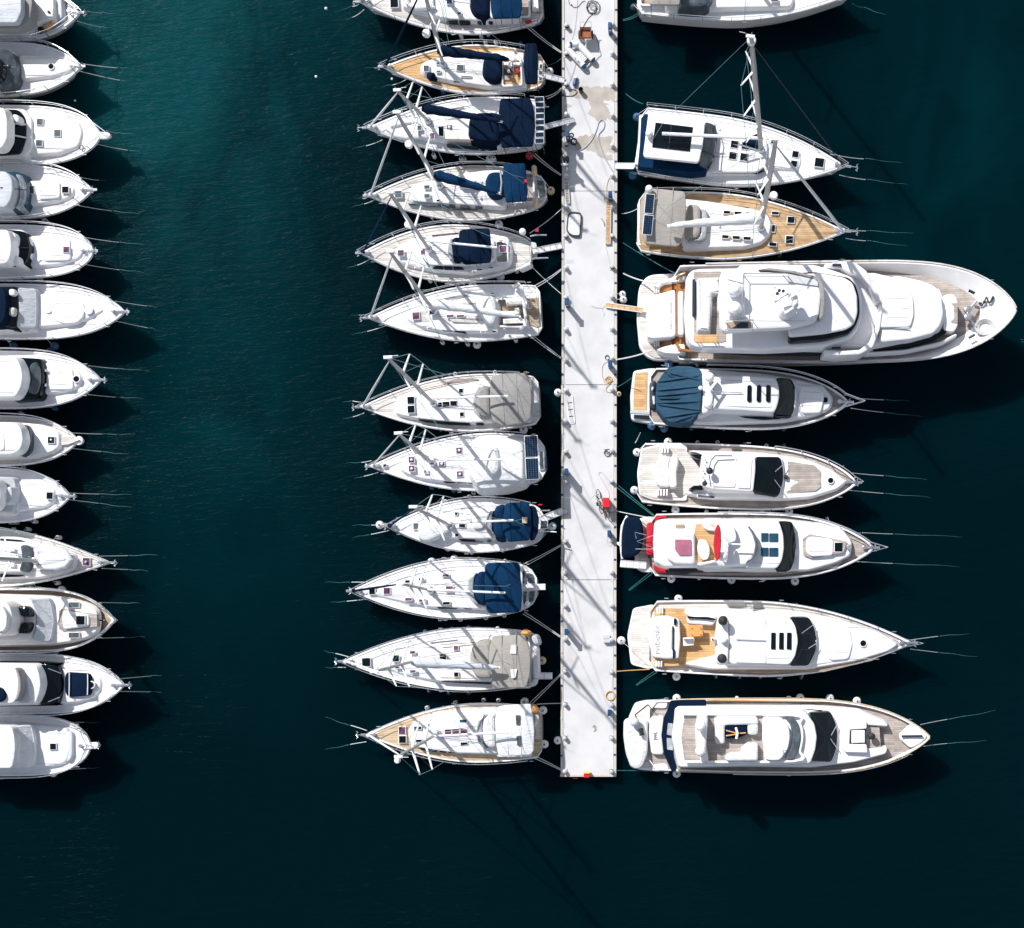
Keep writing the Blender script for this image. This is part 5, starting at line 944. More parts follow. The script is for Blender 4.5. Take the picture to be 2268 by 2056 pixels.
# S12
V = (720, 1530, 3.733)
b = sail('the lowest left yacht', 'white yacht with tan teak side decks and white canopy, lowest of its row', V, (1790, 345), (340, 365), 240, zs=1.3, zb=1.75, sf=.84, tr=.03, deck='teak_light')
b.slab('bow_deck', [(335, 365), (400, 325), (405, 405)], .05, 'deck_white', 0, .02, 0); b.cabin([(695, 365), (705, 300), (770, 240), (900, 195), (1100, 165), (1420, 145), (1430, 520), (1100, 515), (900, 490), (760, 465), (705, 430)], (.5, .35))
b.wins([[(780, 480), (860, 490), (925, 500), (920, 508), (800, 490)], [(945, 500), (1000, 505), (1000, 513), (945, 508)], [(1020, 506), (1100, 510), (1100, 517), (1020, 514)], [(1130, 512), (1200, 514), (1200, 520), (1130, 518)], [(1265, 514), (1335, 512), (1335, 518), (1265, 520)]], .3)
b.hatches([(637, 330, 52, 58, 'glass_purple', .1), (641, 403, 56, 56, 'glass', .1), (766, 308, 56, 24), (776, 414, 48, 20), (1017, 347, 50, 54, 'glass_purple'), (1080, 346, 54, 56, 'glass_purple'), (1147, 344, 54, 58, 'glass_purple'), (1142, 250, 56, 22, 'glass_blue'), (1150, 438, 56, 22)], .47)
b.hood([(1300, 330), (1310, 230), (1360, 200), (1405, 200), (1410, 470), (1350, 475), (1310, 430)], 1.0, 'cover_white', [[(1252, 330), (1265, 240), (1310, 200), (1350, 200), (1300, 240), (1300, 430), (1345, 478), (1300, 475), (1258, 420)]])
b.well([(1420, 150), (1700, 150), (1700, 530), (1430, 530)], 'teak_mid'); b.bimini([(1425, 135), (1500, 120), (1700, 110), (1718, 230), (1728, 330), (1722, 500), (1700, 528), (1480, 545), (1430, 530), (1412, 430), (1405, 240)], 2.05, 'cover_white', crown=.15)
b.plate('canopy_window', [(1575, 202), (1612, 202), (1612, 285), (1580, 285)], 2.2, 'glass_grey', z=3.56); b.plate('canopy_window', [(1582, 375), (1620, 372), (1620, 455), (1588, 455)], 2.2, 'glass_grey', z=3.56); b.slab('lifebuoy', [(1715, 130), (1730, 128), (1755, 175), (1725, 178)], .7, 'orange_paint', bot=1.6); b.plate('stern_seat', [(1740, 200), (1765, 195), (1770, 400), (1740, 400)], .3, 'deck_grey')
b.mast((930, 355), (600, 545), h=.5, radome=(598, 577, .97, .17), spr=((.36, 1.7), (.68, 1.5))); b.boom((1540, 342)); b.rail(.08, 1.0); b.anchor(reach=.6); b.cleats()
b.fend([(845, 140, 'w'), (1078, 97, 'w'), (1312, 78, 'w'), (1435, 78, 'w'), (1650, 90, 'wB'), (1352, 578, 'w'), (1803, 162, 'wB'), (1815, 442, 'wB')])
b.line((345, 330), (205, 285), 'upper bow', wet=(0, 218)); b.line((340, 423), (200, 446), 'lower bow', wet=(0, 488)); b.line((1750, 112), (1965, 105), 'upper stern', ze=.68); b.line((1715, 532), (1970, 660), 'lower stern', ze=.68, dbl=True); b.done()
# ------------------------------------------------------------------ sailing boats right of the pier (bows to the right)
V = (1380, 0, 3.476)
b = Boat('sailing_yacht', 'the top right yacht', 'large white yacht moored right of the pier, cut by the top edge', V, (115, -130), (1790, -60), 250, zs=1.6, zb=2.0, sf=.9, tr=.01, tm=.4, p=1.9, bflare=.2, flare=.14, group='sailing yachts moored right of the pier')
b.cabin([(330, -250), (330, 60), (680, 60), (1290, 50), (1310, 0), (1290, -180), (700, -260)], (.55, .3), m='gelcoat'); b.wins([[(748, 47), (850, 47), (850, 60), (740, 62)], [(890, 45), (995, 44), (998, 55), (885, 58)]], .32)
b.slab('sprayhood', [(440, -220), (440, 45), (620, 50), (680, 0), (680, -200)], 1.1, 'glass_grey', .2, .2, .2); b.bimini([(200, -230), (205, 38), (435, 38), (445, -230)], 2.0, 'beige'); b.hatch(1165, 0, 50, 20, .5)
b.mast((1000, -130), None, 15, r=.11, furl=None); b.rail(.04, 1.0); b.anchor(); b.cleats(); b.well([(140, -200), (140, 30), (320, 30), (320, -200)], 'teak_mid')
b.fend([(438, 150, 'k'), (662, 168, 'k'), (755, 170, 'k'), (985, 160, 'k'), (1208, 138, 'k'), (85, 60, 'kB')]); b.line((1770, 30), (1850, 62), 'lower bow', wet=(2020, 118), m='rope_wet'); b.line((150, 95), (0, 160), 'lower stern', ze=.68, m='rope_wet', dbl=True); b.done()
V = (1380, 210, 3.733)
b = Boat('sailing_yacht', 'the glass-roofed yacht', 'big white yacht with hard canopy roof, dark glass panel and navy side curtains', V, (125, 370), (1840, 590), 282, zs=1.5, zb=2.1, sf=.95, tr=.01, tm=.36, p=2.0, flare=.3, group='sailing yachts moored right of the pier')
b.cabin([(640, 200), (1180, 350), (1195, 420), (1180, 590), (1100, 640), (640, 640)], (.55, .45)); b.slab('foredeck_trunk', [(1190, 380), (1460, 470), (1470, 560), (1440, 625), (1190, 600)], (.2, .12))
b.wins([[(690, 640), (1100, 632), (1165, 590), (1180, 500), (1190, 520), (1175, 620), (1110, 652), (720, 655)]], .3)
b.hatches([(921, 412, 58, 56), (1012, 425, 60, 54), (907, 506, 58, 56), (999, 517, 58, 58), (1424, 494, 50, 50, 'glass', .18), (1412, 573, 50, 50, 'glass', .18), (1622, 562, 72, 70, 'glass', .08), (1232, 392, 18, 26, 'glass', .2)], .55)
b.well([(150, 180), (600, 230), (590, 600), (130, 590)], 'teak_mid')
b.slab('side_curtain', [(165, 158), (215, 155), (170, 520), (570, 562), (680, 560), (700, 630), (570, 645), (120, 595)], 1.1, 'navy_bright', .03, .05, 0)
b.slab('windscreen', [(675, 220), (758, 245), (775, 330), (750, 520), (700, 618), (620, 560), (660, 400)], (1.7, 1.0), 'glass_grey', .05, .05); b.tube('windscreen_frame', [(680, 325, 1.7), (772, 365, 1.35)], .04, 'dark_trim'); b.tube('windscreen_frame', [(655, 460, 1.7), (752, 505, 1.35)], .04, 'dark_trim'); b.tube('windscreen_frame', [(758, 245, 1.2), (778, 330, 1.25), (750, 520, 1.25), (702, 618, 1.2)], .035, 'dark_trim')
o = b.slab('hard_canopy', [(212, 140), (460, 165), (660, 210), (675, 250), (660, 400), (625, 560), (180, 515), (168, 490)], 2.15, 'gelcoat', .02, .05, .08, bot=3.45)
b.plate('canopy_glass', [(268, 230), (578, 268), (552, 468), (240, 432)], 2.24, 'glass', .02); b.plate('canopy_glass_bar', [(398, 250), (403, 250), (380, 448), (374, 447)], 2.27, 'dark_trim', 0); b.dome(215, 320, 2.5, .23)
b.mast((1140, 450), (1060, -480), h=.55, r=.13, spr=((.26, 1.25), (.5, 1.15), (.74, .95)), furl='rope_dark', fr=.03, sweep=.6, radome=(1062, -445, .955)); b.boom((322, 322), h=2.6, r=.11); b.tube('boom_vang', [(1150, 470, .8), (950, 410, 1.5)], .05)
b.slab('sail_bag', [(985, 400), (1120, 310), (1120, 420)], .9, 'navy', bot=2.2); b.rail(.02, 1.0, h=.65); b.anchor(reach=.75); b.cleats(); b.winch(800, 300); b.winch(650, 620); b.box('stern_box', 125, 560, 50, 60, .2, .7)
b.fend([(115, 185, 'bB'), (78, 668, 'bB'), (825, 762, 'k'), (1040, 770, 'k')]); b.bowlines(((1785, 505), (2000, 532), (2300, 565)), ((1790, 665), (2016, 704), (2350, 745)))
b.line((165, 75), (20, -10), 'upper stern', ze=.68, m='rope_wet'); b.line((100, 660), (-60, 570), 'lower stern', ze=.68, m='rope_wet', dbl=True)
b.gang((95, 592), (-60, 590), 45, deckm='gelcoat'); b.done()
V = (1380, 400, 3.733)
b = Boat('sailing_yacht', 'the tan-decked beige-canopy yacht', 'white yacht with tan teak deck, beige canopy and two solar panels aft', V, (120, 340), (1840, 420), 272, zs=1.35, zb=1.9, sf=.86, tr=.02, tm=.36, deck='teak_tan', flare=.3, group='sailing yachts moored right of the pier')
b.slab('bow_deck', [(1770, 380), (1840, 415), (1770, 465)], .08, 'deck_white', 0, .02, 0)
b.cabin([(500, 150), (700, 170), (1100, 240), (1200, 290), (1225, 360), (1205, 450), (1140, 510), (1000, 545), (500, 560)], (.55, .35)); b.plate('roof_teak', [(840, 255), (1060, 270), (1060, 280), (840, 270)], .58, 'teak', 0); b.plate('roof_teak', [(830, 455), (1050, 475), (1050, 485), (830, 470)], .58, 'teak', 0)
b.hatches([(858, 264, 52, 22), (950, 272, 56, 24), (1040, 275, 54, 16), (845, 466, 52, 24), (935, 473, 58, 24), (1025, 480, 58, 24)], .56); b.hatches([(1258, 271, 56, 22), (1388, 327, 56, 50), (1243, 398, 24, 56), (1375, 490, 58, 58), (1238, 529, 58, 26)], .08)
b.wins([[(490, 543), (550, 545), (550, 556), (490, 554)], [(608, 549), (672, 549), (672, 560), (608, 560)], [(805, 543), (868, 541), (868, 552), (805, 554)], [(960, 532), (1020, 527), (1022, 536), (965, 544)]], .33)
b.hood([(535, 185), (620, 195), (645, 240), (640, 430), (610, 475), (520, 470)], 1.2, 'beige', [[(650, 230), (690, 240), (700, 300), (685, 470), (640, 500), (540, 500), (610, 480), (645, 430)]])
b.well([(190, 120), (500, 130), (480, 500), (200, 510)], 'teak_mid'); b.bimini([(185, 75), (240, 66), (500, 88), (515, 110), (520, 250), (505, 430), (470, 530), (440, 545), (200, 525), (160, 460), (140, 280), (155, 160)], 2.05, 'beige', crown=.22)
b.solar(218, 193, 66, 150, 2.45, 4, 8, rot=-.04); b.solar(205, 368, 70, 152, 2.45, 4, 8, rot=-.04); b.dome(215, 68, 2.5, .23)
b.plate('swim_platform', [(118, 200), (140, 150), (135, 480), (150, 540), (120, 530)], .04, 'deck_white'); b.mast((1140, 390), (1265, -340), h=.55, r=.12, spr=((.30, 1.25), (.62, 1.05)), furl='cover_white', fr=.095, sweep=.6, radome=(1245, 125, .38)); b.boom((365, 380), h=2.6, cover='cover_white', cw=.33, r=.12)
b.rail(.03, 1.0, h=.65); b.anchor(reach=.75); b.cleats(); b.winch(800, 390); b.winch(640, 530)
b.fend([(470, 628, 'k'), (560, 635, 'k'), (827, 655, 'kB'), (1055, 642, 'k'), (1295, 615, 'k')]); b.bowlines(((1850, 405), (2016, 418), (2400, 440)), ((1840, 478), (2016, 500), (2350, 545)))
b.line((125, 230), (-10, 275), 'upper stern', ze=.68); b.line((430, 768), (0, 515), 'slack lower stern', za=1.6, ze=.68, m='rope_wet'); b.done()
# ------------------------------------------------------------------ motor boats cut by the left edge (bows to the right)
VA, VB, VC, VD, VE = (0, 0, 4.571), (0, 350, 4.571), (0, 750, 4.352), (0, 1150, 5.76), (0, 1430, 5.76)
LGRP = 'motor cruisers berthed along the left edge'
def motor(short, label, view, stern, bow, hw, **k):
    k.setdefault('sf', .9); k.setdefault('tm', .45); k.setdefault('p', 3.9); k.setdefault('q', .88); k.setdefault('zs', 1.3); k.setdefault('zb', 2.1); k.setdefault('cat', 'motorboat'); k.setdefault('group', LGRP)
    k.setdefault('flare', .15); k.setdefault('bflare', .5); k.setdefault('rake', .1)
    return Boat(k.pop('nm', 'motor_cruiser'), short, label, view, stern, bow, hw, **k)
def aft(b, x0, x1, y0, y1, roof=True, rm='gelcoat'):
    """what lies behind the picture's left edge: cockpit, benches and swim platform"""
    b.plate('cockpit_floor', [(x0, y0), (x1, y0), (x1, y1), (x0, y1)], .04, 'teak_grey'); b.box('stern_bench', x0 + (x1 - x0) * .15, (y0 + y1) / 2, (x1 - x0) * .14, (y1 - y0) * .8, .02, .5, 'cushion')
b = motor('the topmost left-edge boat', 'white trawler-style boat in the top left corner with grey upper deck cover', VA, (-1150, 90), (800, 130), 290, bul=.25)
b.slab('cabin', [(-700, -140), (300, -120), (540, -40), (545, 150), (520, 190), (300, 250), (-700, 290)], (1.6, .6)); b.slab('coaming', [(545, -60), (620, -50), (630, 190), (545, 190)], .25, 'deck_grey')
b.slab('upper_deck', [(-600, -110), (250, -100), (330, 10), (300, 210), (180, 290), (-600, 290)], 2.1, 'beige_grey', .02, .05, .05, bot=3.0); b.slab('canopy_cover', [(-500, -60), (215, -60), (215, 120), (165, 228), (-500, 235)], 2.6, 'cover_grey', .1)
b.hatch(500, 125, 66, 78, .66, 'gelcoat'); b.dome(492, 120, .78, .09, 'rust', 'vent'); b.wins([[(215, 295), (310, 290), (325, 315), (230, 325)], [(350, 285), (420, 270), (445, 290), (370, 305)]], .3); b.rail(.3, 1, .8, .03, bow=.3); b.anchor(.1, .35); b.cleats()
m_ = MB(); m_.tube([b.v(450, 270, .35), b.v(480, 300, .4), b.v(540, 230, .35)], .13, 8); top(m_, 'life_jackets', ['orange_paint'], 'orange and yellow gear heaped on side deck of the topmost left-edge boat', 'gear', b.v(490, 270, .2))
aft(b, -1100, -720, -120, 280); b.fend([(395, 400)]); b.bowlines(((850, 108), (1040, 132), (1200, 150)), ((785, 215), (1040, 280), (1120, 290))); b.done()
b = motor('the round-hatch cruiser', 'white cruiser with round hatch and grey-tinted windscreen, second down the left edge', VA, (-1120, 715), (812, 672), 268)
b.slab('foredeck_trunk', [(200, 555), (500, 570), (700, 620), (765, 672), (690, 720), (520, 770), (220, 800), (160, 690)], (.3, .12)); b.hatch(518, 674, 54, 54, .26, rnd_=True); b.slab('superstructure', [(-700, 480), (110, 500), (160, 600), (165, 720), (110, 860), (-700, 890)], (1.4, .7))
b.slab('windscreen', [(-80, 500), (60, 495), (130, 540), (165, 640), (165, 740), (130, 830), (80, 872), (-60, 872)], (1.5, .85), 'glass_grey'); b.slab('windscreen_inner', [(-80, 570), (0, 590), (35, 680), (10, 800), (-80, 860)], 1.62, 'glass'); b.tube('wiper', [(0, 660, 1.6), (160, 680, 1.1)], .02); b.dome(88, 676, 1.6, .14, 'dark_trim', 'horn')
b.slab('hardtop', [(-640, 520), (-120, 530), (-60, 680), (-120, 850), (-640, 860)], 2.0, bot=3.0); b.rail(.25, 1, .7, .028, bow=.15); b.anchor(.1, .1); b.cleats(); aft(b, -1060, -700, 500, 900)
b.fend([(10, 1005, 'b'), (230, 1005, 'b')]); b.bowlines(((840, 648), (1210, 690), (1330, 700)), ((800, 720), (1230, 818), (1300, 835))); b.done()
b = motor('the bowsprit cruiser', 'white cruiser with three square hatches and a blunt bow platform', VA, (-1100, 1350), (1010, 1368), 300, q=.62)
b.slab('foredeck_trunk', [(270, 1130), (600, 1160), (790, 1230), (830, 1340), (790, 1480), (600, 1545), (290, 1565), (330, 1350)], (.45, .15)); b.slab('superstructure', [(-700, 1090), (240, 1100), (320, 1200), (320, 1500), (240, 1590), (-700, 1600)], (1.5, .6))
b.slab('windscreen', [(-60, 1100), (180, 1108), (245, 1180), (262, 1260), (258, 1420), (200, 1550), (-60, 1545)], (1.55, .75), 'glass'); b.tube('windscreen_bar', [(75, 1245, 1.5), (262, 1262, .9)], .05, 'gelcoat'); b.tube('windscreen_bar', [(75, 1358, 1.5), (262, 1395, .9)], .05, 'gelcoat'); b.slab('dash', [(120, 1150), (190, 1165), (190, 1240), (140, 1230)], 1.45, 'cushion')
b.slab('hardtop', [(-640, 1080), (40, 1090), (72, 1200), (72, 1400), (20, 1500), (-640, 1530)], 2.2, bot=3.1); b.hatches([(406, 1236, 58, 58, 'glass_grey', .45), (583, 1350, 60, 62, 'glass_grey', .35), (398, 1452, 58, 58, 'glass_grey', .45)])
b.slab('bow_platform', [(960, 1330), (1080, 1335), (1115, 1352), (1115, 1390), (1085, 1405), (1000, 1410)], .06, 'gelcoat', 0, .05, 0, bot=1.9); b.rail(.25, .98, .7, .022, bow=.6); b.cleats(); aft(b, -1050, -700, 1120, 1580)
m_ = MB(); m_.lathe(b.v(825, 1495, .12), [(.14, 0), (.16, .04), (.1, .06), (.1, .02)], 14); m_.obj('anchor_locker', 'dark_trim', b.root)
b.bowlines(((1080, 1325), (1200, 1350), (1400, 1368)), ((960, 1455), (1305, 1525), (1450, 1545))); b.done()
b = motor('the blue-visor cruiser', 'white cruiser with curved pale-blue windscreen and two rectangular hatches', VB, (-1120, 350), (930, 322), 272)
b.slab('foredeck_trunk', [(280, 230), (600, 232), (740, 300), (745, 350), (700, 400), (560, 440), (290, 470)], (.32, .15)); b.slab('sunpad', [(375, 245), (605, 240), (605, 405), (400, 420), (375, 380)], (.42, .35), 'cushion', .05)
b.slab('superstructure', [(-700, 120), (140, 130), (240, 200), (260, 330), (240, 460), (160, 530), (-700, 550)], (1.2, .6)); b.slab('windscreen', [(-60, 140), (150, 134), (220, 150), (268, 240), (278, 330), (262, 440), (210, 520), (140, 532), (-60, 520)], (1.5, .85), 'glass_blue'); b.slab('windscreen_edge', [(150, 160), (200, 165), (245, 250), (250, 330), (240, 420), (190, 505), (150, 510), (195, 420), (195, 240)], (1.35, 1.1), 'vinyl')
b.slab('canopy', [(-640, 130), (60, 135), (120, 210), (130, 310), (110, 420), (60, 498), (-640, 500)], 1.95, 'cover_grey'); b.tube('canopy_bow', [(0, 300, 2.05), (270, 325, 1.3)], .03, 'dark_trim'); b.hatch(332, 324, 28, 76, .34, 'glass_grey'); b.hatch(663, 323, 62, 60, .3, 'glass'); b.rail(.25, .96, .7, .026, bow=False); b.anchor(.1, .05); b.cleats(); aft(b, -1050, -700, 150, 540)
b.fend([(455, 632), (490, 660)]); b.bowlines(((800, 193), (1010, 228), (1090, 238)), ((785, 480), (1150, 540), (1480, 580))); b.done()
b = motor('the purple-hatch cruiser', 'white cruiser with dark curved windscreen, purple-tinted hatch and blunt bow', VB, (-1120, 945), (938, 940), 270, q=.55)
b.slab('foredeck_trunk', [(300, 790), (600, 785), (780, 830), (850, 930), (800, 1010), (600, 1075), (300, 1095)], (.3, .12)); b.slab('sunpad', [(435, 800), (710, 820), (712, 1035), (435, 1045)], (.38, .3), 'cushion', .05)
b.slab('superstructure', [(-700, 710), (230, 725), (310, 830), (312, 1000), (240, 1110), (-700, 1130)], (1.4, .6)); b.slab('windscreen', [(-60, 722), (80, 724), (235, 740), (280, 820), (300, 910), (285, 1000), (238, 1088), (80, 1075), (-60, 1070)], (1.55, .8), 'glass'); b.slab('dash', [(125, 745), (160, 780), (155, 875), (110, 860)], 1.55, 'cushion'); b.slab('dash', [(90, 1060), (120, 985), (180, 990), (190, 1078)], 1.55, 'cushion'); b.tube('windscreen_bar', [(130, 900, 1.5), (298, 913, 1.0)], .025, 'dark_trim')
b.slab('hardtop', [(-640, 720), (75, 726), (110, 820), (115, 920), (100, 1010), (60, 1070), (-640, 1070)], 2.1, bot=3.0); b.hatch(673, 930, 56, 56, .36, 'glass_purple'); b.rail(.25, .97, .65, .026, bow=.05); b.anchor(.1, .2); b.cleats(); aft(b, -1050, -700, 730, 1110)
b.fend([(70, 1230), (405, 1225)]); b.bowlines(((855, 805), (1220, 857), (1500, 885)), ((860, 1078), (1225, 1136), (1500, 1165))); b.done()
b = motor('the round-cushion cruiser', 'white cruiser with navy cockpit cover, tarp-covered windscreen and oval sunpad', VB, (-1060, 1535), (1258, 1556), 275, zb=2.3)
b.slab('foredeck_trunk', [(370, 1380), (700, 1385), (900, 1440), (1050, 1540), (900, 1620), (700, 1680), (370, 1710)], (.35, .1)); b.slab('sunpad', [(520, 1520), (560, 1430), (640, 1400), (780, 1420), (850, 1480), (850, 1600), (780, 1670), (640, 1680), (560, 1640), (525, 1580)], (.42, .32), 'cushion', .05); b.hatch(487, 1528, 72, 72, .38, 'cushion', rnd_=True); b.hatch(897, 1540, 70, 70, .28, 'cushion', rnd_=True)
b.slab('superstructure', [(-700, 1300), (360, 1320), (385, 1540), (360, 1735), (-700, 1760)], (1.3, .5)); b.slab('windscreen_cover', [(175, 1308), (365, 1330), (370, 1540), (360, 1720), (160, 1718), (185, 1520)], (1.2, .65), 'cover_grey'); b.slab('windscreen', [(-40, 1300), (170, 1300), (184, 1520), (160, 1718), (-40, 1700)], (1.5, 1.25), 'glass'); b.slab('cockpit_seat', [(85, 1325), (145, 1325), (150, 1390), (90, 1395)], 1.6, 'cushion'); b.slab('cockpit_seat', [(85, 1510), (150, 1510), (140, 1600), (80, 1590)], 1.6, 'teak_pale')
b.slab('cockpit_cover', [(-640, 1310), (10, 1300), (55, 1360), (66, 1500), (50, 1620), (0, 1690), (-640, 1700)], 1.95, 'navy', bot=2.6); b.rail(.25, .95, .6, .022, bow=False); b.anchor(.1, .2); b.cleats(); aft(b, -1000, -700, 1330, 1740)
b.fend([(140, 1910, 'bB'), (555, 1905, 'bB')]); b.bowlines(((1170, 1450), (1500, 1502), (1600, 1515)), ((1100, 1635), (1510, 1724), (1600, 1738))); b.done()
b = motor('the centre-left cruiser', 'white cruiser with smooth roof, dark windscreen and black round foredeck hatch', VC, (-1080, 385), (966, 398), 274)
b.slab('foredeck_trunk', [(400, 235), (600, 255), (740, 290), (790, 390), (740, 470), (600, 510), (390, 530)], (.32, .14)); b.slab('sunpad', [(450, 262), (700, 292), (705, 490), (450, 495)], (.38, .3), 'cushion', .05); b.hatch(737, 390, 58, 58, .26, rnd_=True)
b.slab('superstructure', [(-700, 150), (380, 185), (410, 280), (420, 380), (410, 470), (370, 575), (-700, 590)], (1.4, .6)); b.slab('windscreen', [(60, 175), (380, 192), (405, 260), (412, 350), (408, 460), (378, 568), (60, 572)], (1.6, .75), 'glass'); b.slab('dash', [(280, 260), (345, 215), (385, 300), (385, 440), (345, 540), (260, 520), (300, 420)], (1.25, .95), 'glass_grey', .02)
b.slab('hardtop', [(-640, 160), (155, 180), (205, 280), (218, 370), (200, 470), (150, 560), (-640, 575)], 2.1, bot=3.0); b.rail(.25, .97, .6, .022, bow=False); b.anchor(.1, .3); b.cleats(); aft(b, -1000, -700, 160, 580); b.box('wiper', 443, 310, 20, 30, .5, .6, 'steel'); b.box('wiper', 440, 450, 20, 30, .5, .6, 'steel')
b.fend([(490, 115, 'b'), (190, 680, 'b'), (530, 675, 'b')]); b.bowlines(((855, 262), (1140, 292), (1500, 320)), ((850, 540), (1125, 566), (1430, 583))); b.done()
b = motor('the blunt-platform teak boat', 'small white boat with grey teak side decks, square hatch and rounded bow platform', VC, (-1050, 975), (752, 985), 240, deck='teak_pale', zb=1.9)
b.slab('superstructure', [(-700, 800), (200, 810), (400, 830), (520, 880), (568, 920), (570, 1040), (500, 1090), (300, 1140), (-700, 1160)], (.8, .3)); b.slab('windscreen', [(150, 830), (240, 830), (285, 880), (300, 980), (285, 1080), (220, 1120), (150, 1120)], (1.3, .8), 'glass_grey'); b.slab('hardtop', [(-640, 800), (150, 810), (205, 870), (222, 980), (195, 1070), (120, 1115), (-640, 1110)], 1.9, bot=2.8); b.slab('roof_panel', [(-500, 860), (0, 860), (45, 960), (40, 1080), (-500, 1080)], 2.0, 'cushion', .02, bot=3.0)
b.hatch(495, 980, 60, 58, .4); b.dome(492, 976, .5, .07, name='vent'); b.plate('bow_teak', [(590, 945), (660, 935), (770, 975), (660, 1020), (590, 1025)], .14, 'teak_pale'); b.slab('bow_platform', [(740, 935), (785, 945), (800, 980), (795, 1010), (760, 1030), (720, 1020)], .04, 'gelcoat', 0, .05, 0, bot=1.7); b.rail(.25, .95, .6, .02, bow=False); b.cleats(); aft(b, -1000, -700, 820, 1130)
b.fend([(205, 725), (215, 1240)]); b.bowlines(((695, 910), (1000, 922), (1370, 928)), ((690, 1058), (995, 1092), (1300, 1125))); b.done()
b = motor('the creased-cover cruiser', 'white cruiser with pale creased windscreen cover and one square hatch near the bow', VC, (-1060, 1495), (672, 1518), 258, zb=2.0)
b.slab('foredeck_trunk', [(180, 1370), (430, 1400), (520, 1450), (530, 1560), (430, 1620), (150, 1660)], (.35, .15)); b.slab('superstructure', [(-700, 1330), (120, 1340), (180, 1400), (180, 1620), (120, 1690), (-700, 1690)], (1.3, .45)); b.slab('windscreen_cover', [(-200, 1340), (135, 1342), (155, 1440), (150, 1560), (120, 1675), (-200, 1672)], (1.5, .7), 'cover_grey'); b.slab('folded_cover', [(55, 1440), (105, 1420), (120, 1500), (100, 1590), (10, 1600), (55, 1520)], 1.3, 'cover_grey', .2)
b.slab('hardtop', [(-640, 1340), (-40, 1350), (5, 1440), (5, 1540), (-40, 1640), (-640, 1650)], 2.0, bot=2.9); b.hatch(481, 1515, 58, 62, .3); b.plate('anchor_well', [(535, 1485), (600, 1480), (665, 1515), (600, 1555), (540, 1550)], .05, 'deck_grey'); b.rail(.25, .97, .6, .022, bow=False); b.anchor(.1, .3); b.cleats(); aft(b, -1000, -700, 1350, 1670)
b.fend([(110, 1775), (155, 1775), (335, 1765)]); b.bowlines(((670, 1490), (970, 1500), (1330, 1508)), ((660, 1552), (965, 1590), (1330, 1640))); b.done()
# L10 is a yacht among the left-edge cruisers
b = Boat('sailing_yacht', 'the left-edge sailing yacht', 'pale teak sailing yacht with a white dinghy on its foredeck, at the left edge', VD, (-1080, 440), (1400, 556), 372, zs=1.3, zb=1.8, sf=.78, tm=.36, p=1.75, deck='teak_pale', group='sailing yachts moored left of the pier')
b.cabin([(-700, 220), (200, 235), (450, 290), (720, 370), (940, 450), (955, 500), (930, 620), (800, 680), (500, 745), (-700, 750)], (.6, .3)); b.slab('coachroof', [(-600, 320), (380, 330), (395, 500), (360, 670), (-600, 670)], (.95, .75)); b.slab('windscreen', [(250, 330), (370, 335), (392, 470), (385, 560), (355, 670), (235, 665), (270, 560), (272, 420)], (1.0, .8), 'glass_grey')
b.wins([[(0, 245), (260, 265), (320, 285), (0, 275)], [(0, 700), (280, 715), (310, 722), (240, 735), (0, 745)]], .5); b.hatch(1103, 545, 88, 96, .1, 'glass_purple'); b.dome(1095, 545, .24, .07, name='vent'); b.hatches([(185, 460, 80, 10, 'glass_purple'), (185, 518, 78, 34, 'glass_purple'), (155, 388, 60, 30, 'gelcoat'), (150, 585, 60, 30, 'gelcoat')], .95, 'glass_purple')
b.well([(-1000, 260), (-720, 260), (-720, 640), (-1000, 640)]); b.slab('sprayhood', [(-720, 280), (-620, 280), (-620, 660), (-720, 660)], 1.3, 'navy', .2, .2, .2)
m_ = MB(); m_.tube([b.v(440, 400, .75), b.v(700, 395, .8), b.v(830, 440, .8), b.v(895, 520, .75), b.v(830, 585, .8), b.v(720, 610, .8), b.v(440, 610, .75)], [.1, .24, .26, .24, .26, .24, .1], 12); m_.tube([b.v(470, 400, .75), b.v(470, 610, .75)], .14, 8)
P = [b.v(x, y, .95) for x, y in rnd([(480, 430), (720, 425), (850, 510), (720, 585), (480, 580)], 60)]; slab_mesh(m_, P, lambda v: b.dz(v.x, v.y) + .3, .02, .05, .12)
top(m_, 'inflatable_dinghy', 'fender_white', 'white inflatable dinghy upturned on the foredeck of the left-edge sailing yacht', 'dinghy', b.v(650, 505, .4), 'dinghies stowed on deck')
b.mast((450, 530), (-380, 480), h=.8, r=.14, furl=None, spr=((.4, 1.4), (.7, 1.0))); b.boom((-500, 470), cover='cover_white'); b.rail(.1, 1.0); b.anchor(reach=.35); b.cleats(); b.winch(240, 168)
b.fend([(360, 130), (750, 235), (735, 815), (100, 880), (385, 870), (500, 885)]); b.bowlines(((1270, 472), (1650, 466), (2016, 455)), ((1300, 628), (1650, 645), (1900, 660))); b.done()
b = motor('the framed-sunpad flybridge boat', 'white flybridge boat with teak side decks, creased windscreen cover and framed sunpad', VD, (-1050, 1290), (1452, 1290), 395, deck='teak_mid', zs=1.6, zb=2.5, bul=.35)
b.slab('superstructure', [(-700, 960), (600, 985), (900, 1030), (1150, 1110), (1235, 1180), (1245, 1290), (1230, 1440), (1100, 1510), (880, 1560), (600, 1600), (-700, 1620)], (.9, .35)); b.plate('sunpad_well', [(750, 1170), (795, 1140), (1235, 1215), (1240, 1370), (800, 1430), (750, 1400)], .56, 'teak_grey'); b.slab('sunpad', [(800, 1165), (1130, 1220), (1135, 1365), (805, 1405), (790, 1290)], (.8, .7), 'cushion')
b.hatch(1030, 1290, 104, 104, .82); b.hatches([(945, 1092, 124, 60, 'glass_grey'), (945, 1480, 124, 62, 'glass_grey')], .55)
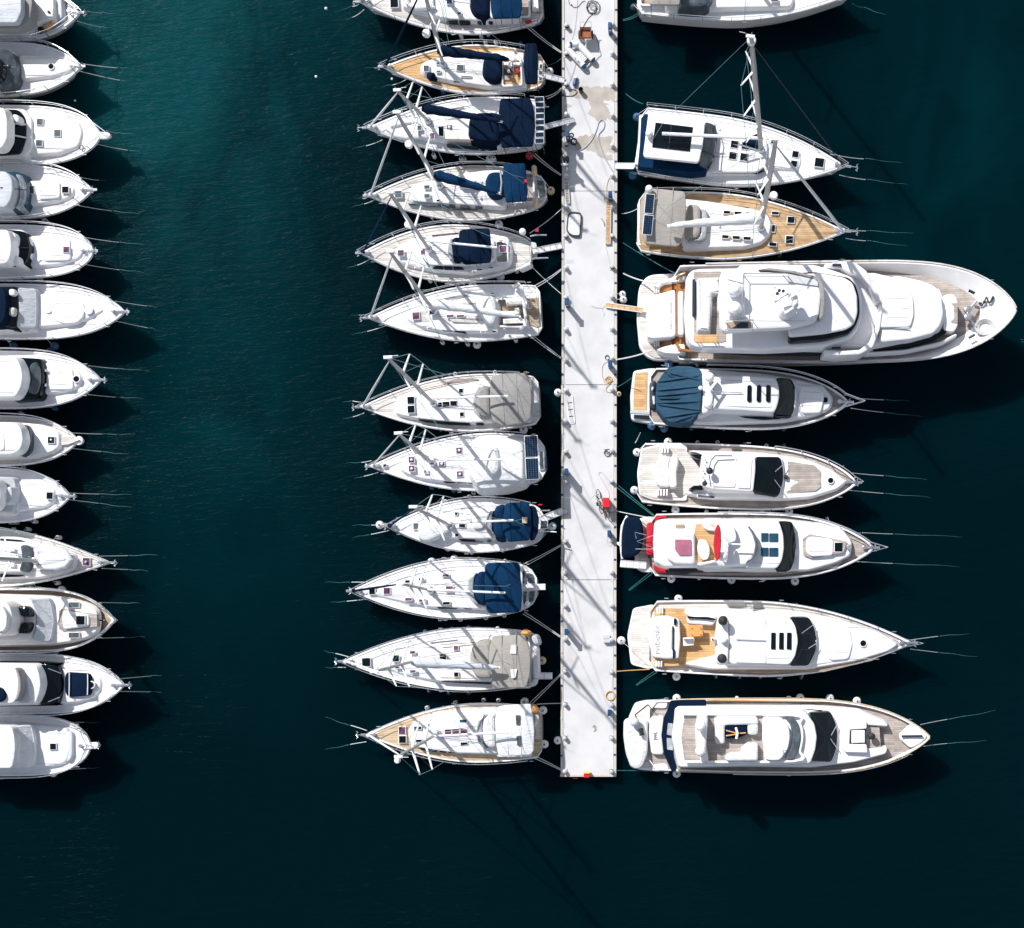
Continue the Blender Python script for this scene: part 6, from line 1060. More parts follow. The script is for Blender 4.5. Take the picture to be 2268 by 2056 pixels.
b.slab('deckhouse', [(-650, 980), (350, 1000), (420, 1060), (455, 1200), (460, 1340), (420, 1480), (380, 1550), (-650, 1570)], (2.2, 1.3)); b.slab('windscreen_cover', [(380, 1020), (620, 1010), (650, 1080), (690, 1290), (650, 1520), (610, 1565), (400, 1550), (450, 1420), (465, 1280), (440, 1150)], (1.5, .8), 'cover_grey')
b.slab('roof_window', [(220, 1105), (335, 1110), (372, 1180), (376, 1245), (265, 1245)], 2.05, 'glass', .02, bot=3.4); b.slab('roof_window', [(262, 1320), (376, 1320), (365, 1390), (330, 1460), (220, 1460), (250, 1400)], 2.05, 'glass', .02, bot=3.4)
b.slab('flybridge', [(-600, 1040), (60, 1050), (130, 1120), (160, 1250), (150, 1380), (80, 1470), (-600, 1520)], 3.0, 'gelcoat', .1, bot=3.6); b.slab('flybridge_floor', [(-560, 1080), (20, 1090), (90, 1160), (110, 1280), (90, 1400), (0, 1460), (-560, 1480)], 3.04, 'teak_mid', 0, .01, 0, bot=4.5); b.slab('flybridge_seat', [(-80, 1100), (20, 1100), (90, 1220), (80, 1380), (30, 1440), (-60, 1430)], 3.4, 'cushion', .03, bot=4.5)
b.rail(.2, .97, .55, .028, bow=.35); b.cleats(); b.tube('anchor_chain', [(1260, 1292, .1), (1340, 1292, .1)], .05, 'dark_trim'); aft(b, -1000, -700, 1050, 1550)
b.fend([(790, 905, 'wB'), (690, 1690, 'wB'), (110, 1688), (305, 1688)]); b.bowlines(((1230, 1062), (1580, 1070), (1830, 1072)), ((1230, 1520), (1600, 1510), (1900, 1498))); b.done()
b = motor('the navy-sunpad cruiser', 'white cruiser with dark windscreen and strapped navy sunpad on the foredeck', VE, (-1060, 485), (1575, 505), 372, zs=1.6, zb=2.5)
b.slab('foredeck_trunk', [(700, 250), (1000, 270), (1200, 340), (1280, 430), (1285, 530), (1200, 650), (1000, 710), (700, 750)], (.45, .15)); b.slab('sunpad', [(840, 340), (1135, 362), (1158, 430), (1158, 560), (1140, 635), (860, 660), (822, 580), (822, 420)], (.6, .5), 'navy', .05); b.tube('strap', [(885, 345, .68), (885, 500, .72), (882, 650, .66)], .035, 'fender_white'); b.tube('strap', [(1118, 362, .6), (1120, 500, .64), (1115, 630, .6)], .035, 'fender_white'); b.hatch(1163, 502, 78, 78, .42, rnd_=True)
b.slab('superstructure', [(-700, 220), (450, 240), (740, 250), (780, 400), (790, 520), (740, 745), (450, 750), (-700, 780)], (1.7, .6)); b.slab('windscreen', [(400, 250), (725, 250), (770, 340), (788, 470), (775, 620), (725, 745), (400, 745)], (1.75, .7), 'glass'); b.tube('wiper', [(612, 292, 1.35), (780, 355, .8)], .025); b.tube('wiper', [(612, 720, 1.35), (760, 660, .85)], .03)
b.slab('hardtop', [(-640, 240), (458, 252), (500, 360), (518, 500), (495, 620), (450, 745), (-640, 760)], 2.0, bot=3.2); b.slab('flybridge', [(-600, 280), (180, 280), (225, 340), (240, 500), (215, 680), (160, 735), (-600, 740)], 2.7, 'cushion', .1, bot=3.4); b.slab('flybridge_screen', [(180, 278), (225, 310), (265, 420), (265, 580), (225, 690), (165, 730), (215, 600), (225, 420)], 2.85, 'beige_grey', .02, bot=3.5); b.slab('flybridge_visor', [(230, 330), (330, 390), (375, 520), (375, 740), (230, 735), (262, 600), (268, 440)], 2.1, 'deck_grey', .02, bot=3.4); b.slab('helm', [(-60, 530), (20, 540), (65, 620), (60, 680), (0, 725), (-60, 720)], 2.95, 'navy', .05, bot=4.0)
b.wins([[(0, 198), (560, 205), (740, 225), (560, 232), (0, 222)], [(0, 760), (400, 762), (740, 765), (500, 772), (0, 778)]], .9); b.rail(.2, .97, .6, .024, bow=False); b.anchor(.1, .4); b.cleats(); aft(b, -1000, -700, 250, 740)
b.fend([(300, 885, 'bB'), (85, 865), (410, 870)]); b.bowlines(((1520, 425), (1880, 393), (2100, 375)), ((1510, 585), (1860, 590), (2100, 592))); b.done()
b = motor('the lowest left-edge cruiser', 'white cruiser with pale covered windscreen and anchor platform, lowest on the left edge', VE, (-1120, 1285), (1145, 1275), 382, zs=1.5, zb=2.2, q=.55)
b.slab('foredeck_trunk', [(400, 1010), (850, 1050), (880, 1150), (890, 1280), (870, 1420), (830, 1490), (700, 1530), (400, 1560)], (.35, .2)); b.slab('foredeck_edge', [(850, 1090), (925, 1110), (925, 1400), (890, 1470), (840, 1490), (870, 1400), (880, 1200)], .25, 'deck_grey', .05)
b.slab('superstructure', [(-700, 1000), (330, 1010), (440, 1150), (440, 1400), (410, 1560), (-700, 1580)], (1.6, .5)); b.slab('windscreen_cover', [(160, 1035), (395, 1010), (425, 1120), (438, 1200), (438, 1380), (410, 1560), (170, 1565), (195, 1350), (190, 1160)], (1.6, .75), 'cover_white', .05); b.tube('wiper', [(200, 1310, 1.6), (290, 1370, 1.25), (345, 1368, 1.2)], .02, 'steel'); b.tube('wiper', [(185, 1490, 1.6), (270, 1540, 1.3), (345, 1536, 1.2)], .02, 'steel')
b.slab('canopy', [(-640, 1020), (150, 1035), (180, 1130), (195, 1290), (180, 1450), (150, 1565), (-640, 1570)], 2.1, 'cover_white', .05); b.hatch(680, 1288, 74, 74, .36); b.slab('bow_platform', [(960, 1250), (1040, 1240), (1250, 1235), (1255, 1320), (1040, 1322)], .12, 'gelcoat', .0, .04, 0, bot=1.95); b.rail(.25, .97, .6, .028, bow=.05); b.anchor(.15, .55); b.cleats(); aft(b, -1060, -700, 1050, 1530)
b.fend([(680, 1625, 'wB')]); b.bowlines(((870, 982), (1080, 980), (1310, 982)), ((900, 1578), (1100, 1568), (1300, 1552))); b.done()
# ------------------------------------------------------------------ motor yachts right of the pier
RG = 'motor yachts moored right of the pier'
V = (1380, 560, 4.48)
b = motor('the big motor yacht', 'very large white three-deck motor yacht, the longest vessel here', V, (480, 592), (3900, 560), 478, bw=1.0, nm='motor_yacht', cat='motor yacht', group=RG, zs=2.4, zb=4.0, sf=.95, tm=.5, p=3.8, q=.75, deck='teak_grey', bul=.75, flare=.08, bflare=.45, rake=.06, rim='gelcoat', tr=.03, tk=.3, cam_=.03)
b.slab('swim_platform', [(150, 400), (165, 330), (230, 240), (300, 215), (640, 200), (640, 1080), (300, 1060), (220, 1020), (160, 930), (135, 650)], .0, 'gelcoat', .02, .05, 0, bot=.2, z=.65); b.plate('platform_teak', [(175, 400), (190, 330), (250, 260), (310, 235), (620, 220), (620, 1062), (310, 1040), (240, 1000), (180, 920), (160, 650)], 0, 'teak_pale', z=.74, rd=.1)
b.plate('aft_cockpit_floor', [(530, 300), (640, 280), (640, 920), (530, 930)], 0, 'varnish', z=2.5, th=.6); b.slab('transom', [(240, 470), (300, 420), (520, 360), (525, 830), (300, 850), (240, 840)], 0, 'gelcoat', .05, .1, .03, bot=.6, z=(2.2, 2.95)); b.slab('quarter_wing', [(300, 330), (360, 290), (520, 225), (620, 190), (620, 270), (540, 290), (400, 300), (340, 360)], 0, 'gelcoat', .05, .15, 0, bot=.6, z=(1.6, 3.1)); b.slab('quarter_wing', [(320, 960), (400, 925), (540, 900), (620, 905), (620, 1000), (520, 1005), (400, 995)], 0, 'gelcoat', .05, .15, 0, bot=.6, z=(1.6, 3.1)); b.plate('stair_teak', [(360, 305), (540, 300), (540, 360), (360, 392)], 0, 'varnish', z=(1.3, 2.3), th=.5); b.plate('stair_teak', [(350, 858), (540, 840), (540, 905), (360, 925)], 0, 'varnish', z=(1.3, 2.3), th=.5); b.text('Sweet Love', 475, 600, .42, z=2.93, rot=-math.pi / 2, m='aluminium')
for y0, y1 in ((320, 395), (860, 925)):
    for k in range(3): b.box('stair_step', 312 + 22 * k, (y0 + y1) / 2, 12, y1 - y0, -1.2 + .1 * k, -.9 + .12 * k, 'gelcoat')
b.plate('cap_rail', [(525, 360), (540, 360), (540, 830), (525, 830)], 0, 'varnish', z=3.05, rd=0); b.slab('aft_seat', [(545, 380), (600, 380), (605, 820), (545, 820)], 0, 'cushion', .02, bot=2.5, z=3.15); b.tube('cap_rail', [(530, 270, .6), (550, 230, .7), (620, 205, .75)], .1, 'varnish'); b.tube('cap_rail', [(530, 900, .6), (560, 960, .7), (640, 975, .75), (900, 985, .75)], .1, 'varnish')
# main deck house with raised side decks
b.slab('main_deckhouse', [(900, 250), (1400, 190), (2050, 200), (2500, 190), (2900, 290), (3150, 350), (3200, 480), (3210, 640), (3150, 780), (2900, 870), (2450, 950), (1400, 900), (900, 880)], 0, 'gelcoat', .15, .25, .1, bot=3.0, z=(5.0, 4.3))
b.slab('house_window_band', [(2400, 950), (2700, 905), (3000, 820), (3180, 750), (3250, 760), (3100, 860), (2850, 925), (2500, 965)], 0, 'glass', .02, .03, 0, bot=3.3, z=(4.1, 4.0)); b.slab('side_coaming', [(2380, 985), (2800, 960), (3150, 880), (3300, 800), (3320, 820), (3150, 910), (2800, 985), (2400, 1010)], 0, 'gelcoat', .05, bot=3.2, z=3.9)
b.slab('bow_lounge', [(3180, 420), (3280, 400), (3320, 470), (3325, 720), (3280, 790), (3180, 770)], 0, 'gelcoat', .08, bot=3.3, z=4.1); b.plate('lounge_floor', [(3255, 500), (3318, 500), (3318, 700), (3255, 700)], 0, 'teak_grey', z=4.14, rd=.03)
b.slab('bulwark_wing', [(2000, 110), (2150, 80), (2300, 90), (2420, 180), (2500, 330), (2560, 480), (2520, 490), (2450, 330), (2350, 230), (2250, 200), (2150, 150), (2000, 150)], 0, 'gelcoat', .05, .1, .0, bot=3.5, z=5.4, rd=.1); b.slab('bulwark_wing', [(2000, 960), (2200, 970), (2350, 960), (2450, 880), (2520, 720), (2550, 580), (2575, 590), (2550, 760), (2480, 940), (2350, 1010), (2150, 1020), (2000, 1010)], 0, 'gelcoat', .05, .1, .0, bot=3.5, z=5.4, rd=.1)
b.plate('side_vent', [(2078, 110), (2165, 108), (2165, 138), (2078, 134)], 0, 'dark_trim', z=5.52); b.plate('side_vent', [(2070, 935), (2160, 930), (2160, 955), (2070, 958)], 0, 'dark_trim', z=5.52)
b.slab('foredeck_coachroof', [(2550, 340), (2700, 220), (2950, 270), (3100, 330), (3160, 430), (3180, 600), (3150, 720), (3080, 800), (2850, 860), (2560, 890)], 0, 'gelcoat', .1, .12, .03, bot=4.2, z=(5.1, 4.75)); b.slab('sunpad', [(2560, 370), (2850, 370), (2880, 470), (2885, 620), (2850, 735), (2540, 740), (2575, 600), (2575, 480)], 0, 'cushion', .03, .05, .02, bot=4.6, z=(5.3, 5.1)); b.plate('sunpad_slot', [(2550, 360), (2850, 366), (2850, 376), (2560, 380)], 0, 'deck_grey', z=5.12); b.plate('sunpad_slot', [(2545, 738), (2845, 742), (2845, 752), (2550, 750)], 0, 'deck_grey', z=5.12)
# upper deck
b.slab('upper_deck', [(640, 220), (680, 170), (760, 155), (1140, 150), (1160, 120), (1900, 115), (2150, 190), (2280, 240), (2340, 330), (2370, 450), (2370, 620), (2330, 750), (2250, 850), (2000, 930), (1400, 960), (760, 945), (680, 925), (640, 860), (620, 550)], 0, 'gelcoat', .1, .15, .0, bot=4.6, z=5.6, rd=.3)
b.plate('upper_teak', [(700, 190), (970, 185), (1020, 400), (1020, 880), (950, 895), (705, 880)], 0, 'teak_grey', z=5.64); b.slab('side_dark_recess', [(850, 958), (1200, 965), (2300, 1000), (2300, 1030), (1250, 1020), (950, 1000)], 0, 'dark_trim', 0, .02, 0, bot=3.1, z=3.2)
b.slab('windscreen', [(1700, 200), (1900, 190), (2240, 245), (2310, 320), (2345, 450), (2350, 610), (2310, 720), (2240, 800), (2000, 860), (1650, 880)], 0, 'glass', .05, .05, 0, bot=5.5, z=(6.4, 6.0))
b.slab('wheelhouse_roof', [(1650, 210), (1950, 200), (2200, 245), (2280, 300), (2320, 430), (2325, 600), (2290, 710), (2210, 760), (2000, 800), (1650, 830)], 0, 'gelcoat', .02, .1, .06, bot=6.35, z=(6.75, 6.45))
b.slab('covered_seating', [(740, 250), (960, 240), (975, 400), (880, 405), (860, 780), (745, 770)], 0, 'cover_white', .1, .15, .12, bot=5.6, z=6.35, rd=.1); b.box('aft_rail_box', 700, 450, 26, 330, 3.0, 3.6, 'dark_trim'); b.slab('wooden_table', [(716, 812), (940, 812), (940, 895), (716, 895)], 0, 'teak', .0, .03, 0, bot=6.25, z=6.35, rd=.05); b.frame([(740, 840), (910, 840), (910, 880), (740, 880)], 3.7, .03, name='table_leg')
b.slab('bar_unit', [(940, 400), (1010, 400), (1010, 600), (970, 605), (940, 570)], 0, 'gelcoat', .03, bot=5.6, z=6.5)
# hardtop, wind deflectors, arch, domes and radar
b.slab('hardtop', [(975, 190), (1040, 165), (1200, 170), (1640, 195), (1880, 245), (1950, 290), (1965, 450), (1945, 620), (1900, 680), (1640, 745), (1300, 760), (1000, 785), (965, 740), (960, 300)], 0, 'gelcoat', .05, .15, .06, bot=6.9, z=7.4, rd=.3)
b.slab('wind_deflector', [(1340, 170), (1450, 150), (1700, 180), (1950, 240), (1990, 330), (2000, 480), (1985, 620), (1960, 660), (1950, 640), (1965, 480), (1940, 300), (1880, 250), (1650, 195), (1450, 175)], 0, 'beige_grey', .02, .03, 0, bot=6.2, z=7.5, rd=.05)
b.plate('roof_walk', [(1035, 200), (1190, 205), (1190, 300), (1035, 260)], 0, 'deck_white', z=7.5); b.plate('painted_roof_shade', [(1640, 210), (1930, 270), (1935, 330), (1640, 290)], 0, 'deck_grey', z=7.5); b.plate('stair_opening', [(1030, 685), (1280, 685), (1280, 750), (1030, 755)], 0, 'teak_mid', z=7.5); b.plate('painted_stair_shadow', [(1170, 690), (1240, 690), (1240, 745), (1080, 748)], 0, 'dark_trim', z=7.54)  # grey and dark plates paint the shade under the deflector and in the stair
for P in ([(1020, 670), (1295, 665)], [(1020, 760), (1290, 757)], [(1200, 200), (1195, 640)], [(1205, 205), (1600, 205), (1640, 210)]): b_ = MB(); b_.tube([b.v(x, y, z=8.0) for x, y in P], .035, 6); [b_.tube([b.v(x, y, z=8.0), Vector((b.v(x, y, z=8.0).x, b.v(x, y, z=8.0).y, 7.3))], .03, 6) for x, y in P]; b_.obj('roof_rail', 'steel', b.root)
b.dome(1105, 365, 0, .44, z=8.3); b.dome(1105, 555, 0, .44, z=8.3); b.slab('dome_base', [(1050, 310), (1185, 310), (1190, 640), (1050, 640)], 0, 'gelcoat', .1, .1, .05, bot=7.3, z=7.75); b.slab('radar_mast', [(1530, 460), (1600, 420), (1650, 470), (1680, 560), (1600, 600)], 0, 'gelcoat', .3, .1, 0, bot=7.4, z=8.3); b.slab('radar_wing', [(1600, 585), (1740, 500), (1745, 520), (1615, 610)], 0, 'gelcoat', .0, .04, 0, bot=8.0, z=8.5); b.slab('radar_oval', [(1680, 460), (1700, 410), (1735, 420), (1740, 490), (1690, 545)], 0, 'gelcoat', .1, .08, .05, bot=8.1, z=8.7)
m_ = MB(); c = b.v(1660, 395, z=9.0); m_.box(c, 1.6, .18, .14, .35); m_.tube([c, c - Vector((0, 0, 1.0))], .1, 8); m_.obj('radar_scanner', 'gelcoat', b.root); m_ = MB(); m_.tube([b.v(1500, 500, z=9.0), b.v(1640, 400, z=9.1)], .03, 6); m_.obj('antenna', 'steel', b.root)
for x, y in ((1505, 340), (1485, 410), (1510, 465), (1550, 375), (1590, 380), (1530, 405)): b.dome(x, y, 0, .1, 'dark_trim' if x > 1525 else 'gelcoat', 'antenna_base', z=7.9)
# foredeck gear (right-hand view)
b.vx, b.vy, b.vs = 1820, 560, 4.5
b.slab('bow_platform', [(1560, 330), (1680, 420), (1760, 530), (1800, 600), (1720, 700), (1560, 860), (1590, 640), (1590, 500)], 0, 'gelcoat', .03, .05, .02, bot=2.6, z=3.55, rd=.1)
for x, y in ((1450, 575), (1450, 650)):
    m_ = MB(); m_.lathe(b.v(x, y, z=3.5), [(.22, 0), (.22, .2), (.13, .25), (.13, .45), (.2, .5), (0, .52)], 16); m_.obj('windlass', 'steel', b.root)
m_ = MB(); m_.tube([b.v(1470, 560, z=3.75), b.v(1545, 480, z=3.7)], .09, 8); m_.tube([b.v(1470, 660, z=3.75), b.v(1540, 745, z=3.7)], .09, 8); m_.obj('anchor_chain', 'steel', b.root)
m_ = MB()
for i in range(5): m_.tube([b.v(1625 + (60 + i * 9) * math.cos(a * .35), 740 + (52 + i * 7) * math.sin(a * .35), z=3.65 + i * .03) for a in range(19)], .035, 5)
top(m_, 'rope_coil', 'rope', 'white rope coiled on the bow of the big motor yacht', 'rope', b.v(1625, 740, z=4.15))
m_ = MB(); random.seed(3); P = [b.v(1580 + i * 9 + random.uniform(-25, 25), 500 - i * 3 + random.uniform(-35, 30), z=3.65 + random.uniform(0, .15)) for i in range(16)]; m_.tube(catmull(P, 4), .05, 5)
top(m_, 'rope_heap', 'rope_dark', 'black rope tangled on the bow of the big motor yacht', 'rope', b.v(1640, 480, z=4.15))
b.tube('bitts', [(1465, 375, .4), (1525, 405, .4)], .09, 'dark_trim'); b.tube('bitts', [(1465, 850, .4), (1525, 815, .4)], .09, 'dark_trim')
b.vx, b.vy, b.vs = V; R = MB()
for sd in (-1, 1):
    N = 40; R.tube([b.at(.1 + .9 * math.sin(math.pi / 2 * i / N), sd, .03, -.05) for i in range(N + 1)], .06, 6)
R.obj('cap_rail', 'teak_pale', b.root); b.rail(.15, .6, .35, .03, bow=False, mid=False, sides=(1,)); b.cleats()
b.line((4010, 440), (4100, 447), 'upper bow', ze=1.5, sag=0); b.line((3950, 860), (4100, 895), 'lower bow', ze=.8, sag=0, m='rope_wet', dbl=True)
b.line((330, 300), (0, 205), 'upper stern', za=2.2, ze=.68, r=.045, sag=.5); b.line((300, 965), (-60, 1060), 'lower stern', za=2.0, ze=.68, r=.045, sag=.4); b.line((520, 205), (150, -10), 'crossed upper stern', za=2.2, ze=.68, m='rope_wet')
b.gang((195, 572), (-170, 520), 45, za=1.0, label='tan and white boarding plank up to the big motor yacht', deckm='teak'); b.fend([(600, 180, 'bB')]); b.done()
# R4
V = (1370, 780, 3.417)
b = motor('the blue-grey tarpaulin yacht', 'white motor yacht with blue-grey tarpaulin over its aft deck and orange teak stern', V, (240, 330), (1740, 378), 222, nm='motor_yacht', cat='motor yacht', group=RG, zs=1.6, zb=2.5, sf=.92, tm=.42, p=2.8, q=.8, tr=.02, deck='teak_grey', bul=.2)
b.slab('swim_platform', [(112, 142), (240, 122), (300, 125), (300, 500), (245, 542), (95, 515), (88, 330)], 0, 'gelcoat', .02, .05, 0, bot=.2, z=.7); b.plate('platform_teak', [(128, 160), (220, 150), (210, 440), (112, 440), (115, 300)], 0, 'teak', z=.74); b.plate('platform_locker', [(118, 475), (235, 478), (235, 515), (120, 500)], 0, 'glass_grey', z=.75); b.box('gangway_step', 165, 455, 150, 30, -.6, -.35, 'aluminium')
b.slab('transom_garage', [(235, 220), (285, 212), (285, 435), (235, 430)], 0, 'dark_trim', .02, bot=.7, z=1.7); b.slab('folded_gear', [(255, 330), (275, 330), (278, 395), (262, 395)], 0, 'cover_white', .02, bot=1.6, z=1.9); b.slab('folded_gear', [(250, 262), (268, 262), (262, 290), (250, 290)], 0, 'cover_white', .02, bot=1.6, z=1.9)
b.slab('coaming', [(600, 125), (1100, 165), (1350, 210), (1550, 260), (1620, 350), (1590, 430), (1450, 480), (1250, 520), (700, 535), (560, 530)], (.55, .3)); b.slab('foredeck_trunk', [(1300, 210), (1450, 235), (1560, 290), (1612, 350), (1600, 420), (1500, 470), (1300, 500)], (.45, .2)); b.slab('sunpad', [(1380, 255), (1530, 275), (1560, 330), (1530, 460), (1385, 462), (1365, 350)], (.6, .5), 'cushion', .05)
b.slab('superstructure', [(600, 130), (720, 165), (1200, 185), (1320, 200), (1345, 280), (1350, 350), (1340, 420), (1310, 485), (1200, 475), (720, 440), (600, 490)], (1.7, .8)); b.slab('windscreen', [(1195, 190), (1310, 200), (1340, 270), (1350, 340), (1340, 410), (1308, 485), (1185, 468)], (1.85, .75), 'glass'); b.slab('roof', [(710, 180), (940, 180), (1190, 195), (1215, 260), (1218, 330), (1205, 400), (1180, 458), (930, 440), (710, 432)], 2.0, 'gelcoat', .05, .1, .08)
for x in (990, 1062, 1133): b.slab('roof_window', [(x - 15, 248), (x + 18, 250), (x + 16, 380), (x - 18, 376)], 2.13, 'glass', 0, .01, 0, bot=3.4)
b.tube('roof_track', [(715, 300, 2.18), (935, 308, 2.18)], .03, 'steel'); b.wins([[(910, 485), (1100, 488), (1230, 505), (1100, 515), (950, 498)]], .5); b.slab('radar_arch', [(625, 125), (700, 150), (720, 300), (705, 440), (630, 470), (640, 300)], 2.15, 'gelcoat', .05, bot=3.2)
b.dome(690, 190, 2.75, .3); b.dome(678, 395, 2.75, .3); b.dome(620, 272, 2.5, .14); m_ = MB(); c = b.v(700, 275, 2.9); m_.box(c, 1.15, .16, .12, math.radians(52)); m_.tube([c, c - Vector((0, 0, .6))], .09, 8); m_.obj('radar_scanner', 'gelcoat', b.root)
b.slab('tarpaulin', [(375, 118), (450, 103), (540, 105), (610, 125), (640, 160), (634, 300), (625, 440), (600, 475), (550, 530), (470, 540), (380, 530), (340, 500), (290, 430), (282, 330), (290, 230), (330, 170)], (1.5, 2.15), 'blue_grey', .03, .1, .1, rd=.04)
for k, (x0, y0, x1, y1) in enumerate(((290, 225, 630, 175), (350, 150, 630, 215), (285, 290, 632, 255), (284, 330, 630, 300), (285, 385, 628, 372), (292, 395, 625, 440), (340, 495, 622, 450), (365, 160, 420, 190), (300, 350, 470, 345), (420, 530, 560, 480))):
    m_ = MB(); q0, q1 = b.v(x0, y0, 1.5), b.v(x1, y1, 2.15); t_ = [q0.lerp(q1, i / 8) for i in range(9)]
    for i, q in enumerate(t_): q.z = b.v(x0 + (x1 - x0) * i / 8, y0 + (y1 - y0) * i / 8, 0).z + 1.5 + .65 * ((x0 + (x1 - x0) * i / 8) - 282) / 358 + .09 * (1 - abs(i - 4) / 6) - .0
    m_.tube(t_, [.01] + [.075] * 7 + [.01], 6); m_.obj('fold', 'blue_grey', b.root); b.hatch(1565, 363, 40, 40, .3, rnd_=True)
b.rail(.28, 1, .85, .03, bow=.95, out=.1); b.anchor(.1, .1); b.cleats(); b.fend([(378, 95, 'bB'), (345, 578, 'bB'), (250, 560, 'bB'), (552, 578, 'b'), (798, 582, 'b'), (998, 585, 'w'), (1252, 585, 'b'), (597, 95, 'w')])
b.bowlines(((1790, 348), (2016, 362), (2200, 370)), ((1760, 425), (2016, 458), (2300, 490))); b.line((100, 195), (-20, 270), 'upper stern', ze=.68, m='rope_wet'); b.line((165, 610), (125, 690), 'lower stern', za=.7, ze=.1); b.done()
# R5
V = (1370, 950, 3.417)
b = motor('the black-dome open yacht', 'white open-backed motor yacht with pale teak stern and two black domes', V, (150, 330), (1800, 405), 240, nm='motor_yacht', cat='motor yacht', group=RG, zs=1.5, zb=2.3, sf=.9, tm=.42, p=2.8, q=.76, tr=.02, deck='teak_grey', bul=.2)
b.slab('swim_platform', [(170, 150), (290, 120), (520, 118), (520, 545), (270, 540), (155, 500), (140, 330)], 0, 'gelcoat', .02, .05, 0, bot=.2, z=1.55); b.plate('platform_teak', [(180, 160), (290, 135), (500, 150), (620, 300), (620, 420), (470, 520), (270, 525), (165, 490), (152, 330)], 0, 'teak_pale', z=1.6)
b.slab('sun_lounge', [(290, 250), (330, 210), (385, 208), (375, 300), (385, 445), (300, 435), (275, 380)], 0, 'cushion', .05, .15, .08, bot=1.6, z=2.1); b.slab('aft_sofa', [(395, 205), (440, 200), (455, 240), (435, 320), (440, 440), (390, 450), (378, 320)], 0, 'cushion', .05, .1, 0, bot=1.6, z=2.35)
for k in range(4): b.box('stair_step', 300 + 22 * k, 485, 14, 50, -.1, .3 + .08 * k)
for k in range(3): b.box('stair_step', 330 + 22 * k, 165, 14, 40, -.1, .3 + .08 * k)
b.slab('coaming', [(540, 165), (1000, 180), (1250, 205), (1450, 240), (1620, 320), (1725, 400), (1650, 455), (1450, 515), (1220, 530), (700, 520), (520, 490), (640, 430), (640, 200)], (.6, .3)); b.plate('foredeck_teak', [(1280, 245), (1480, 275), (1530, 320), (1530, 440), (1490, 470), (1270, 490), (1285, 380)], .45, 'teak_grey'); b.hatch(1605, 391, 42, 42, .42, rnd_=True)
b.slab('superstructure', [(630, 190), (860, 190), (1040, 205), (1235, 208), (1250, 300), (1252, 400), (1215, 515), (1020, 480), (700, 470), (640, 440)], (1.6, .7)); b.slab('windscreen', [(1035, 210), (1225, 212), (1245, 290), (1248, 390), (1212, 512), (1020, 470)], (1.75, .75), 'glass')
b.slab('hardtop', [(640, 190), (870, 200), (1035, 212), (1038, 300), (1020, 475), (700, 455), (640, 430), (625, 330)], 1.95, 'gelcoat', .05, .1, .05); b.plate('sunroof', [(735, 215), (890, 215), (880, 440), (720, 435), (705, 330)], 2.03, 'cushion', .1); b.plate('sunroof', [(905, 225), (1010, 225), (995, 450), (900, 445)], 2.04, 'deck_white'); b.tube('antenna', [(860, 205, 2.3), (730, 205, 2.35), (700, 240, 2.4), (685, 300, 2.45)], .04, 'dark_trim'); b.tube('antenna', [(685, 350, 2.4), (700, 440, 2.3)], .03, 'dark_trim')
b.dome(690, 318, 2.6, .22, 'rubber'); b.dome(653, 413, 2.5, .16, 'rubber'); b.tube('wiper', [(1185, 325, 1.2), (1255, 262, .9)], .03); b.tube('wiper', [(1180, 385, 1.2), (1240, 465, .9)], .03); b.box('horn', 1268, 366, 26, 28, .5, .75, 'rubber')
for x, y in ((655, 235), (655, 280), (640, 370), (640, 320)): b.dome(x, y, 2.15, .06, 'steel', 'antenna_base')
b.wins([[(545, 195), (635, 195), (635, 235), (590, 225)], [(530, 455), (570, 430), (635, 430), (635, 462)]], 1.0); b.slab('side_vent', [(590, 488), (735, 505), (732, 532), (590, 520)], .66, 'gelcoat', .02); b.wins([[(600, 497), (725, 510), (720, 526), (600, 515)]], .70, 'glass_grey')
b.rail(.62, 1, .75, .032, bow=.35, mid=False, out=.02); b.cleats(); b.anchor(.1, .1)
b.fend([(140, 178, 'wB'), (120, 465, 'wB'), (375, 100, 'wB'), (597, 105, 'w'), (748, 105, 'w'), (952, 118, 'b'), (1118, 130, 'w'), (1250, 130, 'b'), (420, 560, 'wB'), (608, 568, 'w'), (835, 578, 'b'), (1047, 592, 'b'), (1253, 602, 'w')])
b.bowlines(((1770, 335), (2016, 356), (2330, 385)), ((1750, 465), (2016, 490), (2360, 520))); b.line((0, 430), (270, 655), 'crossed stern', za=.7, ze=1.4, m='rope_wet', dbl=True, sag=.1); b.done()
# R6
V = (1360, 1110, 3.252)
b = motor('the red-trimmed yacht', 'white motor yacht with red stern cushions, red bimini strip and covered tender behind', V, (262, 315), (1875, 335), 232, nm='motor_yacht', cat='motor yacht', group=RG, zs=1.8, zb=2.6, sf=.93, tm=.42, p=2.8, q=.86, tr=.02, deck='teak_grey', bul=.22)
b.slab('swim_platform', [(150, 140), (220, 112), (310, 112), (310, 515), (200, 510), (150, 480)], 0, 'gelcoat', .02, .05, 0, bot=.2, z=.7); b.plate('platform_teak', [(170, 150), (290, 120), (290, 500), (180, 490)], 0, 'teak_pale', z=.74)
b.slab('red_upholstery', [(235, 155), (290, 150), (290, 390), (230, 390)], 0, 'red_cloth', .02, .08, .03, bot=.9, z=1.9); b.slab('stern_recess', [(232, 392), (288, 392), (288, 440), (262, 430)], 0, 'dark_trim', .0, .02, 0, bot=.8, z=1.2); b.slab('red_curtain', [(292, 120), (320, 103), (380, 108), (380, 125), (330, 128), (300, 160)], .7, 'red_cloth', .02); b.slab('red_curtain', [(285, 455), (320, 480), (380, 490), (375, 518), (320, 512), (285, 490)], .7, 'red_cloth', .02); b.slab('side_recess', [(380, 480), (650, 482), (520, 520), (380, 515)], .3, 'dark_trim', .02)
